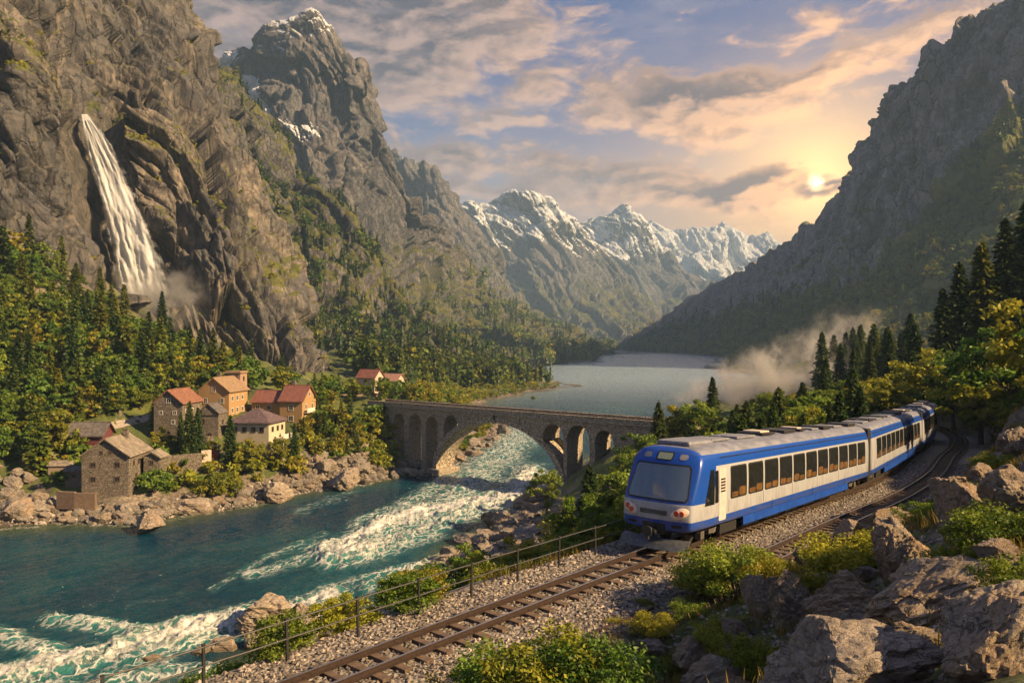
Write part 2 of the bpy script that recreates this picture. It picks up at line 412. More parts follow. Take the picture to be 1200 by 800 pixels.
# near side: bank below the fence, stands left of the line
for s in (0, 12, 24, 36, 50, 64, 80, 96, 120, 150):
    if s < len(LINE):
        a = offset_line(LINE, -2.6)[int(s*2) if s*2 < len(LINE) else -1]; ctrl.append(a-np.array([0, 0, .55]))
        b = offset_line(LINE, 5.9)[int(s*2) if s*2 < len(LINE) else -1]; ctrl.append(b-np.array([0, 0, .35]))
for (x, y, z) in [(-22, 12, -14), (-15, 24, -14.5), (-10, 32, -15), (-6, 38, -15.5), (0, 44, -15.5), (6, 55, -16), (12, 66, -16.5), (20, 80, -17), (14, 95, -20), (22, 110, -18.5), (30, 92, -15), (24, 131, -14.3), (34, 128, -13.2), (18, 137, -19), (14, 120, -22.5), (5, 100, -24.5), (-2, 80, -24), (-8, 65, -24), (-16, 50, -23), (-26, 38, -22), (-20, 62, -27), (38, 150, -14), (50, 170, -15), (60, 200, -16), (85, 260, -17), (70, 250, -22), (105, 300, -22), (130, 330, -19)]:
    ctrl.append(np.array([x, y, z], float))
# near side right: rocky slope the camera stands on
for q in [(740, 800, 15.5), (880, 800, 10.5), (1050, 800, 7.6), (1200, 800, 5.6), (860, 715, 19.5), (960, 690, 18.5), (1050, 660, 16.5), (1120, 640, 14), (1200, 640, 11), (1000, 640, 25), (1060, 620, 26), (1120, 584, 26), (1200, 540, 20), (1110, 578, 38), (1150, 552, 45), (1200, 500, 40), (1160, 505, 62), (1200, 470, 60), (1150, 490, 85), (1200, 440, 90), (1300, 500, 18), (1400, 450, 30), (1400, 350, 60), (1300, 380, 90), (1140, 478, 105), (1200, 400, 120), (1120, 466, 130), (1050, 474, 140), (1050, 462, 170), (980, 466, 190), (1120, 440, 190), (1200, 395, 190), (1300, 350, 180), (960, 456, 260), (1040, 440, 260), (1120, 420, 280), (1200, 385, 280), (1350, 330, 250), (980, 445, 380), (1060, 435, 400), (1200, 410, 420), (1400, 380, 420)]:
    add(*q)
for (x, y, z) in [(0, 0, -2.6), (3, 3, -2.5), (-4, 3, -4.5), (0, 8, -5.6), (-10, 2, -8.4), (8, 2, -1.8), (20, 5, 1), (40, 10, 7), (80, 30, 20), (-30, 0, -16), (4, 12, -6.2), (-60, -10, -26), (150, 20, 30), (200, 120, 40), (0, -10, -1)]:
    ctrl.append(np.array([x, y, z], float))
# left bank, village shelf and slope
for q in [(-200, 560, 125), (0, 585, 122), (60, 582, 124), (100, 576, 127), (150, 577, 128), (190, 575, 131), (230, 566, 136), (280, 560, 140), (330, 550, 146), (380, 545, 152), (430, 538, 158), (0, 540, 131), (60, 540, 134), (100, 527, 142), (170, 515, 147), (210, 502, 152), (255, 512, 148), (300, 520, 150), (340, 505, 156), (280, 488, 164), (340, 488, 168), (380, 495, 166), (420, 490, 172), (445, 474, 178), (470, 490, 180), (410, 472, 184), (380, 465, 200), (440, 455, 230), (500, 468, 240), (540, 466, 290), (0, 480, 146), (60, 470, 152), (120, 480, 152), (170, 475, 158), (0, 420, 160), (80, 420, 168), (150, 430, 172), (220, 450, 178), (-150, 420, 150), (-150, 300, 190), (-300, 380, 150), (0, 340, 188), (60, 360, 196), (120, 385, 204), (180, 405, 212), (240, 425, 214), (300, 445, 215), (350, 458, 220), (0, 275, 216), (50, 300, 228), (110, 345, 240), (170, 378, 256), (230, 405, 268), (300, 428, 275), (360, 445, 285), (420, 440, 300), (480, 448, 320), (530, 455, 350), (590, 457, 400), (640, 452, 460), (420, 420, 380), (500, 430, 420), (570, 440, 480), (620, 446, 530), (560, 425, 600), (600, 428, 780), (650, 420, 1060), (640, 415, 1300), (690, 410, 1800),
          (-150, 200, 240), (0, 250, 300), (200, 380, 350), (300, 420, 400), (870, 428, 880), (940, 430, 700), (980, 432, 560), (900, 418, 1200), (860, 412, 1700), (800, 409, 2200)]:
    add(*q)
ctrl = np.array(ctrl)
ca = np.arctan2(ctrl[:, 0], np.maximum(ctrl[:, 1], -99)); cr = np.maximum(np.hypot(ctrl[:, 0], ctrl[:, 1]), 2.0)
def featc(a, r): return np.stack([a*1.15, np.log(r+3)], -1)
CF = featc(ca, cr); cv = ctrl[:, 2]/(cr+6)
Dm = np.sqrt(((CF[:, None]-CF[None])**2).sum(-1)+1e-4)
n = len(CF); A = np.zeros((n+3, n+3)); A[:n, :n] = Dm-1e-3*np.eye(n); A[:n, n] = 1; A[:n, n+1:] = CF; A[n, :n] = 1; A[n+1:, :n] = CF.T
sol = np.linalg.lstsq(A, np.concatenate([cv, [0, 0, 0]]), rcond=None)[0]
def rbf(a, r):
    f = featc(a, r); sh = f.shape[:-1]; f = f.reshape(-1, 2); out = np.empty(len(f))
    for s in range(0, len(f), 20000):
        q = f[s:s+20000]
        d = np.sqrt(((q[:, None]-CF[None])**2).sum(-1)+1e-4)
        out[s:s+20000] = d@sol[:n]+sol[n]+q@sol[n+1:]
    return out.reshape(sh)*(r+6)
az_c = np.radians(np.concatenate([np.linspace(-110, -42, 40, endpoint=False), np.linspace(-42, 42, 280, endpoint=False), np.linspace(42, 110, 41)]))
rr_c = np.exp(np.linspace(np.log(1.5), np.log(6000), 330))
AZc, RRc = np.meshgrid(az_c, rr_c, indexing='ij')
Zc = rbf(AZc, RRc)
def line_dist(X, Y):
    """signed side distance to the first track (right side positive) and rail height there"""
    best = np.full(X.shape, 1e9); sd_ = np.zeros(X.shape); zz = np.zeros(X.shape)
    L = LINE[::4]; d = np.gradient(L, axis=0)
    sel = (np.hypot(X, Y) < 190)
    xs, ys = X[sel], Y[sel]; b = np.full(xs.shape, 1e9); s_ = np.zeros(xs.shape); z_ = np.zeros(xs.shape)
    for i in range(len(L)):
        dx = xs-L[i, 0]; dy = ys-L[i, 1]; dd = dx*dx+dy*dy
        c = dd < b
        nrm_ = math.hypot(d[i, 0], d[i, 1])
        side = (dx*d[i, 1]-dy*d[i, 0])/nrm_
        al = (dx*d[i, 0]+dy*d[i, 1])/nrm_
        b = np.where(c, dd, b); s_ = np.where(c, np.where(np.abs(al) > 1.6, np.sign(side)*np.sqrt(dd), side), s_); z_ = np.where(c, L[i, 2]+d[i, 2]/nrm_*np.clip(al, -1.2, 1.2), z_)
    best[sel] = b; sd_[sel] = s_; zz[sel] = z_
    sd_[~sel] = 999
    return sd_, zz
def shape_terrain(X, Y, Z):
    sd_, rz = line_dist(X, Y)
    c = sd_-1.75                                   # centre between the two tracks
    w_ = 1-sstep(np.abs(c), 4.1, 6.6)
    lf = sd_ < 0
    w_ = np.where(lf, 1-sstep(-sd_, 2.3, 4.6), w_)
    e_ = LINE[-1]; w_ = w_*sstep(np.hypot(X-e_[0], Y-e_[1]), 3, 14)
    w_ = np.where((Y < 27.5) & (sd_ > 0), np.minimum(w_, 1-sstep(sd_, 2.0, 5.0+0*Y)), w_)
    Z = Z*(1-w_)+(rz-0.25)*w_
    R = np.hypot(X, Y)
    k = np.clip(R/140, 0.05, 4)
    nz = fbm(xy0(X/38, Y/38), 5, 0.55)*2.2*np.clip(R/150, 0.0, 3)+fbm(xy0(X/5, Y/5, 3), 4, 0.55)*0.42*np.clip(R/25, 0.35, 1.6)
    land = sstep(Z, WZ-1.0, WZ+5)
    Z = Z+nz*(1-w_)*(0.12+0.88*land)
    return Z, w_, sd_
# fine grid
az_f = np.radians(np.concatenate([np.linspace(-110, -40, 90, endpoint=False), np.linspace(-40, 40, 860, endpoint=False), np.linspace(40, 110, 91)]))
rr_f = np.exp(np.linspace(np.log(1.5), np.log(6000), 800))
def bil(Zg, ag, rg, a, r):
    lr = np.log(r); lg = np.log(rg)
    ja = np.clip(np.interp(a, ag, np.arange(len(ag))), 0, len(ag)-1.001); jr = np.clip((lr-lg[0])/(lg[1]-lg[0]), 0, len(rg)-1.001)
    i = ja.astype(int); j = jr.astype(int); fa = ja-i; fr = jr-j
    return Zg[i, j]*(1-fa)*(1-fr)+Zg[i+1, j]*fa*(1-fr)+Zg[i, j+1]*(1-fa)*fr+Zg[i+1, j+1]*fa*fr
AZf, RRf = np.meshgrid(az_f, rr_f, indexing='ij')
Xf = RRf*np.sin(AZf); Yf = RRf*np.cos(AZf)
Zf = bil(Zc, az_c, rr_c, AZf.ravel(), RRf.ravel()).reshape(AZf.shape)
far = sstep(RRf, 2600, 3400); Zf = Zf*(1-far)+(-34)*far
Zf, BED, SIDE = shape_terrain(Xf, Yf, Zf)
def height(x, y):
    x = np.atleast_1d(np.asarray(x, float)); y = np.atleast_1d(np.asarray(y, float))
    return bil(Zf, az_f, rr_f, np.arctan2(x, y), np.maximum(np.hypot(x, y), 1.6))
def ground_at(px, py, dmin=3.0, dmax=2500.0):
    """where the line of sight through a photo pixel first meets the valley ground (or the water)"""
    a = math.atan2(px-600, F0); i = np.interp(a, az_f, np.arange(len(az_f))); i0 = int(i); f = i-i0
    z = Zf[i0]*(1-f)+Zf[min(i0+1, len(az_f)-1)]*f
    y = rr_f*math.cos(a); ray = (400-py)/F0*y
    hit = np.where((np.maximum(z, WZ) >= ray) & (y > dmin) & (y < dmax))[0]
    if not len(hit): return None
    j = hit[0]
    if j == 0: return None
    g0 = ray[j-1]-max(z[j-1], WZ); g1 = ray[j]-max(z[j], WZ); t = g0/(g0-g1+1e-9) if g0 > 0 else 1.0
    yy = y[j-1]+(y[j]-y[j-1])*t; xx = math.tan(a)*yy
    return np.array([xx, yy, (400-py)/F0*yy])
gy = np.gradient(Zf, axis=1)/np.gradient(RRf, axis=1); gx = np.gradient(Zf, axis=0)/(RRf*np.gradient(AZf, axis=0))
slope = np.hypot(gx, gy)
rocky = np.clip(sstep(slope, 0.42, 0.95)*0.75+(1-sstep(Zf, WZ+0.8, WZ+4.5))*0.9, 0, 1)
near_r = (RRf < 60) & (SIDE > 4.5); rocky = np.where(near_r, np.maximum(rocky, 0.42), rocky)
wet = 1-sstep(Zf, WZ-0.1, WZ+0.7)
grav = np.where(SIDE < 0, BED, BED*(1-sstep(SIDE, 5.2, 7.0)))
mask = np.stack([rocky, grav, wet], -1).reshape(-1, 3)
terrain = mesh_obj('terrain', np.stack([Xf, Yf, Zf], -1), grid_faces(*Zf.shape, flip=True), GROUND, smooth=True, attrs={'mask': mask})
tag(terrain, 'grassy and rocky valley ground around the river and lake', 'ground', kind='structure')

# ------------------------------------------------------------------ mountains: lofted from ridge and foot lines, fractured
def crow(A, t):
    """Catmull-Rom along axis 0 at parameters t in 0..n-1"""
    A = np.asarray(A, float); n_ = len(A); t = np.clip(t, 0, n_-1.0001); i = t.astype(int); f = (t-i).reshape(-1, *([1]*(A.ndim-1)))
    g = lambda k: A[np.clip(i+k, 0, n_-1)]
    p0, p1, p2, p3 = g(-1), g(0), g(1), g(2)
    return 0.5*((2*p1)+(-p0+p2)*f+(2*p0-5*p1+4*p2-p3)*f*f+(-p0+3*p1-3*p2+p3)*f**3)
def between(bottom, top, afr, bfr, back=(0.25, 0.9), extra=None):
    b = np.array(bottom, float); t_ = np.array(top, float); rows = []
    for a, q in zip(afr, bfr):
        r = np.empty_like(b); r[:, 0] = b[:, 0]+(t_[:, 0]-b[:, 0])*a; r[:, 1] = b[:, 1]+(t_[:, 1]-b[:, 1])*a; r[:, 2] = b[:, 2]+(t_[:, 2]-b[:, 2])*q
        rows.append(np.array([W(*x) for x in r]))
    top3 = rows[-1]
    for k, dn in enumerate(back):
        q = top3.copy(); h = np.maximum(q[:, 2]-WZ, 20)
        q[:, 1] += h*(0.35+0.75*k); q[:, 0] += (q[:, 0]/q[:, 1])*h*0.3; q[:, 2] -= h*dn*0.9
        rows.append(q)
    return np.array(rows)
def loft(name, R, nu, nv, amp, mat_, maskfn, label, seed=0, shear=0.35, flip=False, vdist=None):
    """R (rows, cols, 3) control points -> displaced rock surface"""
    nr, nc = R.shape[:2]
    tv = np.linspace(0, nr-1, nv) if vdist is None else np.interp(np.linspace(0, 1, nv), np.linspace(0, 1, len(vdist)), vdist)
    S = crow(R, tv); S = crow(np.swapaxes(S, 0, 1), np.linspace(0, nc-1, nu))       # (nu, nv, 3)
    du = np.gradient(S, axis=0); dv = np.gradient(S, axis=1)
    N = np.cross(du, dv); N /= np.linalg.norm(N, axis=-1, keepdims=True)+1e-9
    if flip: N = -N
    su = np.concatenate([[0], np.cumsum(np.linalg.norm(np.diff(S[:, nv//3], axis=0), axis=1))])[:, None]
    tv_ = np.concatenate([np.zeros((nu, 1)), np.cumsum(np.linalg.norm(np.diff(S, axis=1), axis=2), axis=1)], 1)
    u = (su+0*tv_)+seed*311.7; v = tv_+seed*91.3
    a = amp
    wx = fbm(S/(a*11.0), 2, 0.4, seed=seed)*a*1.6
    us = u+v*shear+wx
    D = ridged(xy0(us/(a*8), v/(a*28), seed), 4, 0.5)*a*0.75+facet(us/(a*7.5), (v+wx)/(a*19), seed+7, 2.0, 0.4)*a*2.0
    D = D+ridged(S/(a*16), 3, 0.5, seed=seed+2)*a*1.1
    D = D+facet(us/(a*3.6), (v+wx)/(a*8.5), seed+1, 2.2, 0.4)*a*1.5
    D = D+facet((us+0.3*v)/(a*1.5), (v-0.4*us)/(a*2.8), seed+2, 2.0, 0.4)*a*0.7
    D = D+facet((us)/(a*0.62), (v+0.2*us)/(a*1.1), seed+3, 1.6, 0.25)*a*0.24
    D = D+fbm(S/(a*0.5), 3, 0.6, seed=seed+5)*a*0.08
    D = D-D.mean()
    P0 = S.copy()
    px, py = to_px(S)
    m, dscale, dextra = maskfn(S, N, px, py, D/a)
    P = S+N*((D*dscale)+dextra)[..., None]
    du = np.gradient(P, axis=0); dv = np.gradient(P, axis=1)
    N2 = np.cross(du, dv); N2 /= np.linalg.norm(N2, axis=-1, keepdims=True)+1e-9
    if flip: N2 = -N2
    m = m(P, N2) if callable(m) else m
    F = grid_faces(nu, nv, flip=flip)
    o = mesh_obj(name, P, F, mat_, smooth=True, attrs={'mask': m.reshape(-1, 3)})
    tag(o, label, 'mountain', kind='structure')
    return P, N2, m
# ---- near cliff with the waterfall
cliff_rows = [
 [(-420, 380, 170), (-200, 345, 190), (-80, 315, 205), (0, 305, 214), (60, 325, 230), (110, 362, 246), (155, 392, 262), (200, 410, 272), (250, 440, 275), (300, 465, 270), (350, 480, 268), (400, 490, 275)],
 [(-420, 300, 180), (-200, 265, 203), (-80, 240, 218), (0, 230, 228), (60, 262, 243), (108, 300, 262), (150, 330, 280), (200, 335, 285), (250, 350, 290), (300, 390, 290), (345, 420, 292), (392, 455, 300)],
 [(-420, 200, 190), (-200, 165, 212), (-80, 140, 226), (0, 130, 236), (55, 160, 252), (100, 205, 274), (145, 235, 292), (190, 240, 297), (235, 262, 303), (280, 305, 308), (325, 360, 314), (378, 425, 325)],
 [(-420, 100, 196), (-200, 75, 216), (-80, 55, 230), (0, 52, 242), (50, 90, 258), (95, 135, 282), (135, 145, 305), (175, 150, 310), (215, 175, 318), (255, 225, 325), (300, 295, 335), (358, 390, 350)],
 [(-420, -60, 215), (-200, -80, 235), (-80, -70, 250), (0, -60, 268), (50, -30, 285), (92, 10, 305), (130, 30, 325), (165, 55, 335), (200, 85, 345), (240, 150, 352), (285, 240, 362), (340, 345, 375)],
 [(-420, -230, 240), (-200, -260, 260), (-80, -250, 275), (0, -230, 300), (50, -190, 315), (95, -140, 335), (135, -90, 350), (170, -45, 362), (199, 0, 372), (232, 88, 380), (268, 175, 388), (330, 312, 400)],
]
R1 = [np.array([W(*q) for q in r]) for r in cliff_rows]
b1 = R1[-1].copy(); b1[:, 1] += 55; b1[:, 0] -= 12; b1[:, 2] -= 25
b2 = b1.copy(); b2[:, 1] += 60; b2[:, 0] -= 20; b2[:, 2] -= 80
R1 = np.array(R1+[b1, b2])
def mask_cliff(S, N, px, py, D):
    fall = np.exp(-(((px-(96+0.24*(py-135)))/34.0)**2))*sstep(py, 120, 150)*(1-sstep(py, 350, 380))
    # green ledges that run down to the right
    led = np.maximum.reduce([np.exp(-((py-(140+0.95*(px-130)))/16)**2)*(px > 115)*(px < 330)*0.75,
                             np.exp(-((py-(205+1.15*(px-205)))/30)**2)*(px > 190)*(px < 310)*0.8,
                             np.exp(-((py-(60+0.9*(px-0)))/20)**2)*(px < 95)*0.9,
                             np.exp(-(((px-10)/38)**2+((py-85)/35)**2))*0.95,
                             np.exp(-(((px-275)/26)**2+((py-390)/60)**2))*0.5])
    dscale = (1-0.75*fall)
    dextra = -7.0*np.exp(-(((px-(96+0.24*(py-135)))/30.0)**2))*sstep(py, 128, 150)*(1-sstep(py, 345, 375))
    def m(P, N2):
        up = N2[..., 2]
        g = led*sstep(up, 0.15, 0.5)+0.85*sstep(up, 0.52, 0.78)*sstep(fbm(P/14, 3), -0.25, 0.35)+led*0.15
        return np.stack([g*(1-fall), np.zeros_like(g), np.clip(fall*0.7, 0, 1)], -1)
    return m, dscale, dextra
CL_P, CL_N, CL_M = loft('cliff', R1, 700, 700, 4.6, ROCK_NEAR, mask_cliff, 'steep brown rock wall with a waterfall left of the valley', seed=1, shear=0.42, flip=False)

# ---- wooded shoulder behind it
topB = [(150, -120, 560), (185, -45, 565), (206, 8, 575), (228, 42, 585), (250, 78, 595), (272, 108, 605), (298, 140, 615), (325, 178, 622), (355, 212, 625), (395, 240, 620), (420, 272, 610), (450, 315, 600), (485, 352, 590), (525, 388, 575), (575, 422, 545), (630, 448, 510)]
botB = [(150, 440, 330), (175, 440, 332), (195, 440, 335), (215, 440, 338), (235, 442, 340), (258, 445, 343), (280, 447, 346), (305, 450, 350), (335, 452, 355), (365, 453, 360), (395, 454, 365), (425, 456, 375), (460, 458, 385), (500, 460, 400), (550, 460, 425), (610, 460, 460)]
def mask_shoulder(S, N, px, py, D):
    cl = np.exp(-(((py-(330+0.75*(px-400)))/38.)**2))*(px > 300)*0.9+np.exp(-(((px-330)/22)**2+((py-250)/70)**2))
    def m(P, N2):
        up = N2[..., 2]
        g = 0.98*sstep(up, 0.12, 0.5)+0.25-0.35*sstep(cl, 0.3, 0.9)*(1-sstep(up, .35, .6))
        return np.stack([np.clip(g, 0, 1), np.zeros_like(g), np.zeros_like(g)], -1)
    return m, 0.75+0*px, 0*px
SH_P, SH_N, SH_M = loft('hillside', between(botB, topB, (0, .12, .30, .52, .78, 1), (0, .22, .45, .66, .86, 1)), 460, 380, 7.0, ROCK_MID, mask_shoulder, 'green wooded mountain shoulder between the cliff and the high peak', seed=3)

# ---- the high peak
topP = [(180, 200, 1200), (215, 130, 1190), (245, 80, 1170), (262, 66, 1150), (290, 60, 1130), (304, 42, 1110), (320, 31, 1100), (345, 27, 1090), (368, 14, 1080), (384, 34, 1080), (401, 72, 1085), (415, 100, 1090), (424, 80, 1092), (433, 122, 1100), (452, 165, 1110), (475, 215, 1130), (505, 262, 1160), (545, 305, 1220), (590, 350, 1320), (640, 383, 1480), (700, 404, 1650), (720, 412, 1700)]
botP = [(120, 430, 620), (150, 430, 620), (180, 430, 620), (205, 430, 620), (232, 430, 620), (250, 430, 620), (270, 432, 620), (292, 433, 620), (315, 434, 620), (335, 435, 620), (352, 435, 620), (368, 436, 620), (380, 437, 620), (395, 438, 615), (418, 440, 610), (450, 440, 605), (490, 442, 610), (540, 442, 625), (585, 440, 660), (625, 434, 800), (668, 427, 980), (700, 422, 1150)]
def mask_peak(S, N, px, py, D):
    snow = np.maximum.reduce([np.exp(-(((px-(292+0.45*(py-100)))/11.)**2))*sstep(py, 75, 100)*(1-sstep(py, 175, 195))*1.6,
        np.exp(-(((px-262)/24)**2+((py-70)/12)**2))*1.2, (1-sstep(py, 30, 70))*0.54,
        np.exp(-(((px-345)/34)**2+((py-155)/16)**2))*0.8, np.exp(-(((px-325)/30)**2+((py-60)/18)**2))*0.68])
    low = sstep(py, 250, 380)
    gl = np.exp(-(((py-(300+0.85*(px-420)))/22)**2))*(px > 360)*0.8
    def m(P, N2):
        up = N2[..., 2]
        g = (low*0.9+gl+0.25)*sstep(up, 0.22, 0.55)+low*0.3
        s = snow*(0.55+0.6*sstep(up, 0.1, 0.5))
        return np.stack([np.clip(g, 0, 1)*(1-snow.clip(0, 1)), np.clip(s, 0, 1), 0*g], -1)
    return m, (1-0.25*low)*(1-.78*(1-sstep(py, 20, 130))), 0*px
PK_P, PK_N, PK_M = loft('mountain', between(botP, topP, (0, .07, .18, .36, .62, .85, 1), (0, .25, .48, .68, .84, .95, 1), back=(.3, .9)), 680, 600, 7.5, ROCK_MID, mask_peak, 'tall pointed rock peak with thin snow left of the lake', seed=4, shear=0.3)

# ---- ridge behind the peak
topR = [(425, 210, 2000), (455, 178, 1980), (470, 181, 1960), (490, 194, 1950), (515, 206, 1950), (535, 226, 1960), (555, 262, 1980), (580, 300, 2010), (610, 340, 2050), (645, 374, 2100), (690, 398, 2200)]
botR = [(420, 415, 1500), (450, 415, 1500), (470, 415, 1500), (495, 415, 1500), (520, 415, 1500), (545, 415, 1500), (570, 415, 1520), (598, 415, 1560), (625, 414, 1620), (658, 414, 1700), (700, 413, 1800)]
def mask_far(snowline, softness, gl=0.5, bias=0.0):
    def f(S, N, px, py, D):
        def m(P, N2):
            up = N2[..., 2]; z = P[..., 2]
            s = sstep(z+fbm(P/160, 4)*110, snowline, snowline+softness)*(0.45+0.5*sstep(up, 0.30, 0.7))+bias
            g = gl*(1-sstep(z, 150, 330))*sstep(up, 0.25, 0.6)
            return np.stack([np.clip(g, 0, 1), np.clip(s, 0, 1), 0*g], -1)
        return m, .6+0*px, 0*px
    return f
loft('mountain', between(botR, topR, (0, .15, .45, .75, 1), (0, .4, .7, .9, 1)), 240, 240, 15., ROCK_FAR, mask_far(520, 300, .8), 'dark rounded ridge just right of the high peak', seed=5)
top4 = [(470, 300, 3000), (500, 275, 3000), (525, 255, 3000), (545, 243, 3000), (572, 236, 3000), (590, 229, 2990), (612, 231, 2980), (630, 220, 2980), (648, 230, 3000), (662, 248, 3020), (680, 268, 3040), (700, 292, 3060), (722, 317, 3080), (745, 342, 3100), (770, 370, 3100), (800, 394, 3100)]
bot4 = [(x, 413, 2350) for x in (470, 500, 530, 550, 575, 600, 620, 640, 660, 680, 700, 725, 745, 765, 790, 815)]
loft('mountain', between(bot4, top4, (0, .12, .38, .72, 1), (0, .35, .65, .88, 1)), 420, 320, 20., ROCK_FAR, mask_far(250, 230, .9, .05), 'blue snow capped mountain at the head of the lake', seed=6, shear=0.6)
top5 = [(600, 300, 3900), (640, 272, 3900), (672, 254, 3900), (700, 252, 3900), (725, 247, 3880), (742, 252, 3880), (760, 272, 3900), (782, 298, 3900), (805, 322, 3900), (830, 347, 3900), (860, 372, 3900), (900, 395, 3900)]
bot5 = [(x, 411, 3150) for x in (620, 650, 680, 705, 730, 752, 775, 798, 820, 845, 870, 905)]
loft('mountain', between(bot5, top5, (0, .12, .38, .72, 1), (0, .35, .65, .88, 1)), 320, 260, 22., ROCK_FAR, mask_far(260, 260, .9, .05), 'jagged snowy mountain right of the snow capped one', seed=7, shear=0.6)
top6 = [(700, 285, 5000), (745, 266, 5000), (765, 262, 5000), (800, 271, 5000), (820, 267, 4980), (843, 262, 4970), (858, 271, 5000), (875, 281, 5000), (892, 274, 5000), (902, 274, 5000), (915, 286, 5000), (950, 303, 5000), (1000, 325, 5000), (1060, 340, 5000)]
bot6 = [(x, 409, 4100) for x in (700, 745, 770, 800, 822, 845, 862, 880, 897, 912, 930, 960, 1000, 1060)]
loft('mountain', between(bot6, top6, (0, .12, .38, .72, 1), (0, .35, .65, .88, 1)), 300, 220, 24., ROCK_FAR, mask_far(330, 160, .4, 0.18), 'farthest low snowy range under the setting sun', seed=8, shear=0.6)

# ---- right mountain
topM = [(716, 406, 2950), (735, 397, 2700), (770, 377, 2400), (800, 353, 2200), (840, 331, 1950), (880, 311, 1750), (905, 292, 1600), (940, 270, 1450), (975, 243, 1300), (1003, 208, 1150), (1016, 175, 1050), (1026, 130, 980), (1042, 106, 950), (1086, 74, 900), (1102, 45, 880), (1130, 20, 860), (1165, 0, 840), (1230, -45, 800), (1310, 10, 770), (1400, 170, 740), (1500, 300, 720), (1600, 400, 720)]
botM = [(722, 412.5, 2300), (742, 413, 2050), (765, 415, 1900), (790, 416, 1750), (820, 418, 1550), (850, 421, 1300), (875, 425, 1050), (895, 429, 900), (915, 433, 790), (935, 438, 680), (950, 441, 630), (970, 445, 570), (990, 448, 520), (1020, 450, 500), (1050, 450, 480), (1090, 450, 450), (1130, 450, 430), (1200, 450, 410), (1330, 450, 400), (1450, 450, 400), (1560, 450, 410), (1650, 450, 420)]
def forest_line(px): return np.interp(px, [700, 760, 800, 860, 905, 960, 1010, 1035, 1060, 1100, 1150, 1200, 1300], [420, 395, 378, 365, 350, 345, 335, 310, 275, 232, 165, 115, 60])
def mask_right(S, N, px, py, D):
    fl = sstep(py-forest_line(px), -22, 22)
    def m(P, N2):
        up = N2[..., 2]
        g = np.maximum(fl*0.95, 0.55*sstep(up, 0.45, 0.75))
        return np.stack([np.clip(g, 0, 1), 0*g, 0*g], -1)
    return m, (1-0.45*fl)*np.interp(px, [740, 940, 1060], [.3, .3, .85]), 0*px
RM_P, RM_N, RM_M = loft('mountain', between(botM, topM, (0, .10, .26, .48, .75, 1), (0, .26, .50, .72, .90, 1), back=(.25, .9)), 620, 460, 8.0, ROCK_SHADE, mask_right, 'huge dark grey rock mountain rising right of the lake', seed=9, shear=-0.3)

# ------------------------------------------------------------------ water
def foam_mask(X, Y):
    px, py = 600+F0*X/np.maximum(Y, 1), 400+28*F0/np.maximum(Y, 1)
    f = np.zeros_like(px)
    strokes = [  # centre line of white water as photo pixels on the river surface, half-width px, strength
        ([(600, 515), (585, 535), (560, 555), (540, 580), (520, 600)], 26, .55),
        ([(620, 560), (600, 583), (550, 594), (500, 604), (450, 615), (415, 640), (385, 650)], 17, 1.0),
        ([(560, 592), (500, 622), (440, 645), (400, 655)], 14, .85),
        ([(530, 560), (470, 595), (420, 615)], 12, .45),
        ([(400, 640), (340, 660), (290, 675)], 9, .45), ([(250, 690), (310, 655), (380, 625)], 7, .3),
        ([(385, 705), (330, 722), (275, 730), (215, 745), (160, 758), (90, 780), (0, 800)], 19, 1.0),
        ([(300, 716), (240, 735), (190, 745), (130, 735), (60, 728)], 11, .7),
        ([(190, 770), (110, 775), (40, 760), (0, 745)], 15, .6), ([(250, 790), (200, 790), (120, 800)], 14, .6), ([(-200, 790), (0, 800), (100, 820)], 22, .6),
        ([(480, 545), (440, 555), (400, 580), (350, 600)], 10, .25), ([(380, 690), (420, 680), (460, 670)], 9, .5), ([(505, 660), (470, 670), (430, 690)], 10, .55)]
    for pts, hw, a in strokes:
        pts = np.array(pts, float); best = np.full(px.shape, 1e9)
        for i in range(len(pts)-1):
            p, q = pts[i], pts[i+1]; v = q-p; L = v@v
            t = np.clip(((px-p[0])*v[0]+(py-p[1])*v[1])/L, 0, 1)
            best = np.minimum(best, np.hypot(px-(p[0]+t*v[0]), (py-(p[1]+t*v[1]))*1.6))
        f = np.maximum(f, a*np.exp(-(best/(hw*1.35))**2))
    return f
azw = np.radians(np.concatenate([np.linspace(-110, -42, 30, endpoint=False), np.linspace(-42, 42, 900, endpoint=False), np.linspace(42, 80, 20)]))
rw = np.concatenate([np.exp(np.linspace(np.log(14), np.log(420), 620, endpoint=False)), np.exp(np.linspace(np.log(420), np.log(5800), 120))])
AZw, RW = np.meshgrid(azw, rw, indexing='ij'); Xw = RW*np.sin(AZw); Yw = RW*np.cos(AZw)
inb = (Yw > 20) & (RW < 420)
fm = np.where(inb, foam_mask(Xw, np.maximum(Yw, 1)), 0)
rough_a = np.where(RW < 420, 1-sstep(RW, 170, 420), 0)*np.clip(0.25+fm*1.3, 0, 1.3)
flow = np.stack([Xw*0.53+Yw*0.85, -Xw*0.85+Yw*0.53, 0*Xw], -1)
Zw = WZ+rough_a*(fbm(flow*np.array([.16, .32, 1]), 4, 0.55, seed=2)*0.50+ridged(flow*np.array([.45, .8, 1]), 4, 0.55, seed=3)*0.22*np.clip(fm*2, .2, 1.6)+fm*0.25)
fl1 = fbm(flow*np.array([.22, .42, 1]), 4, 0.6, seed=8); 
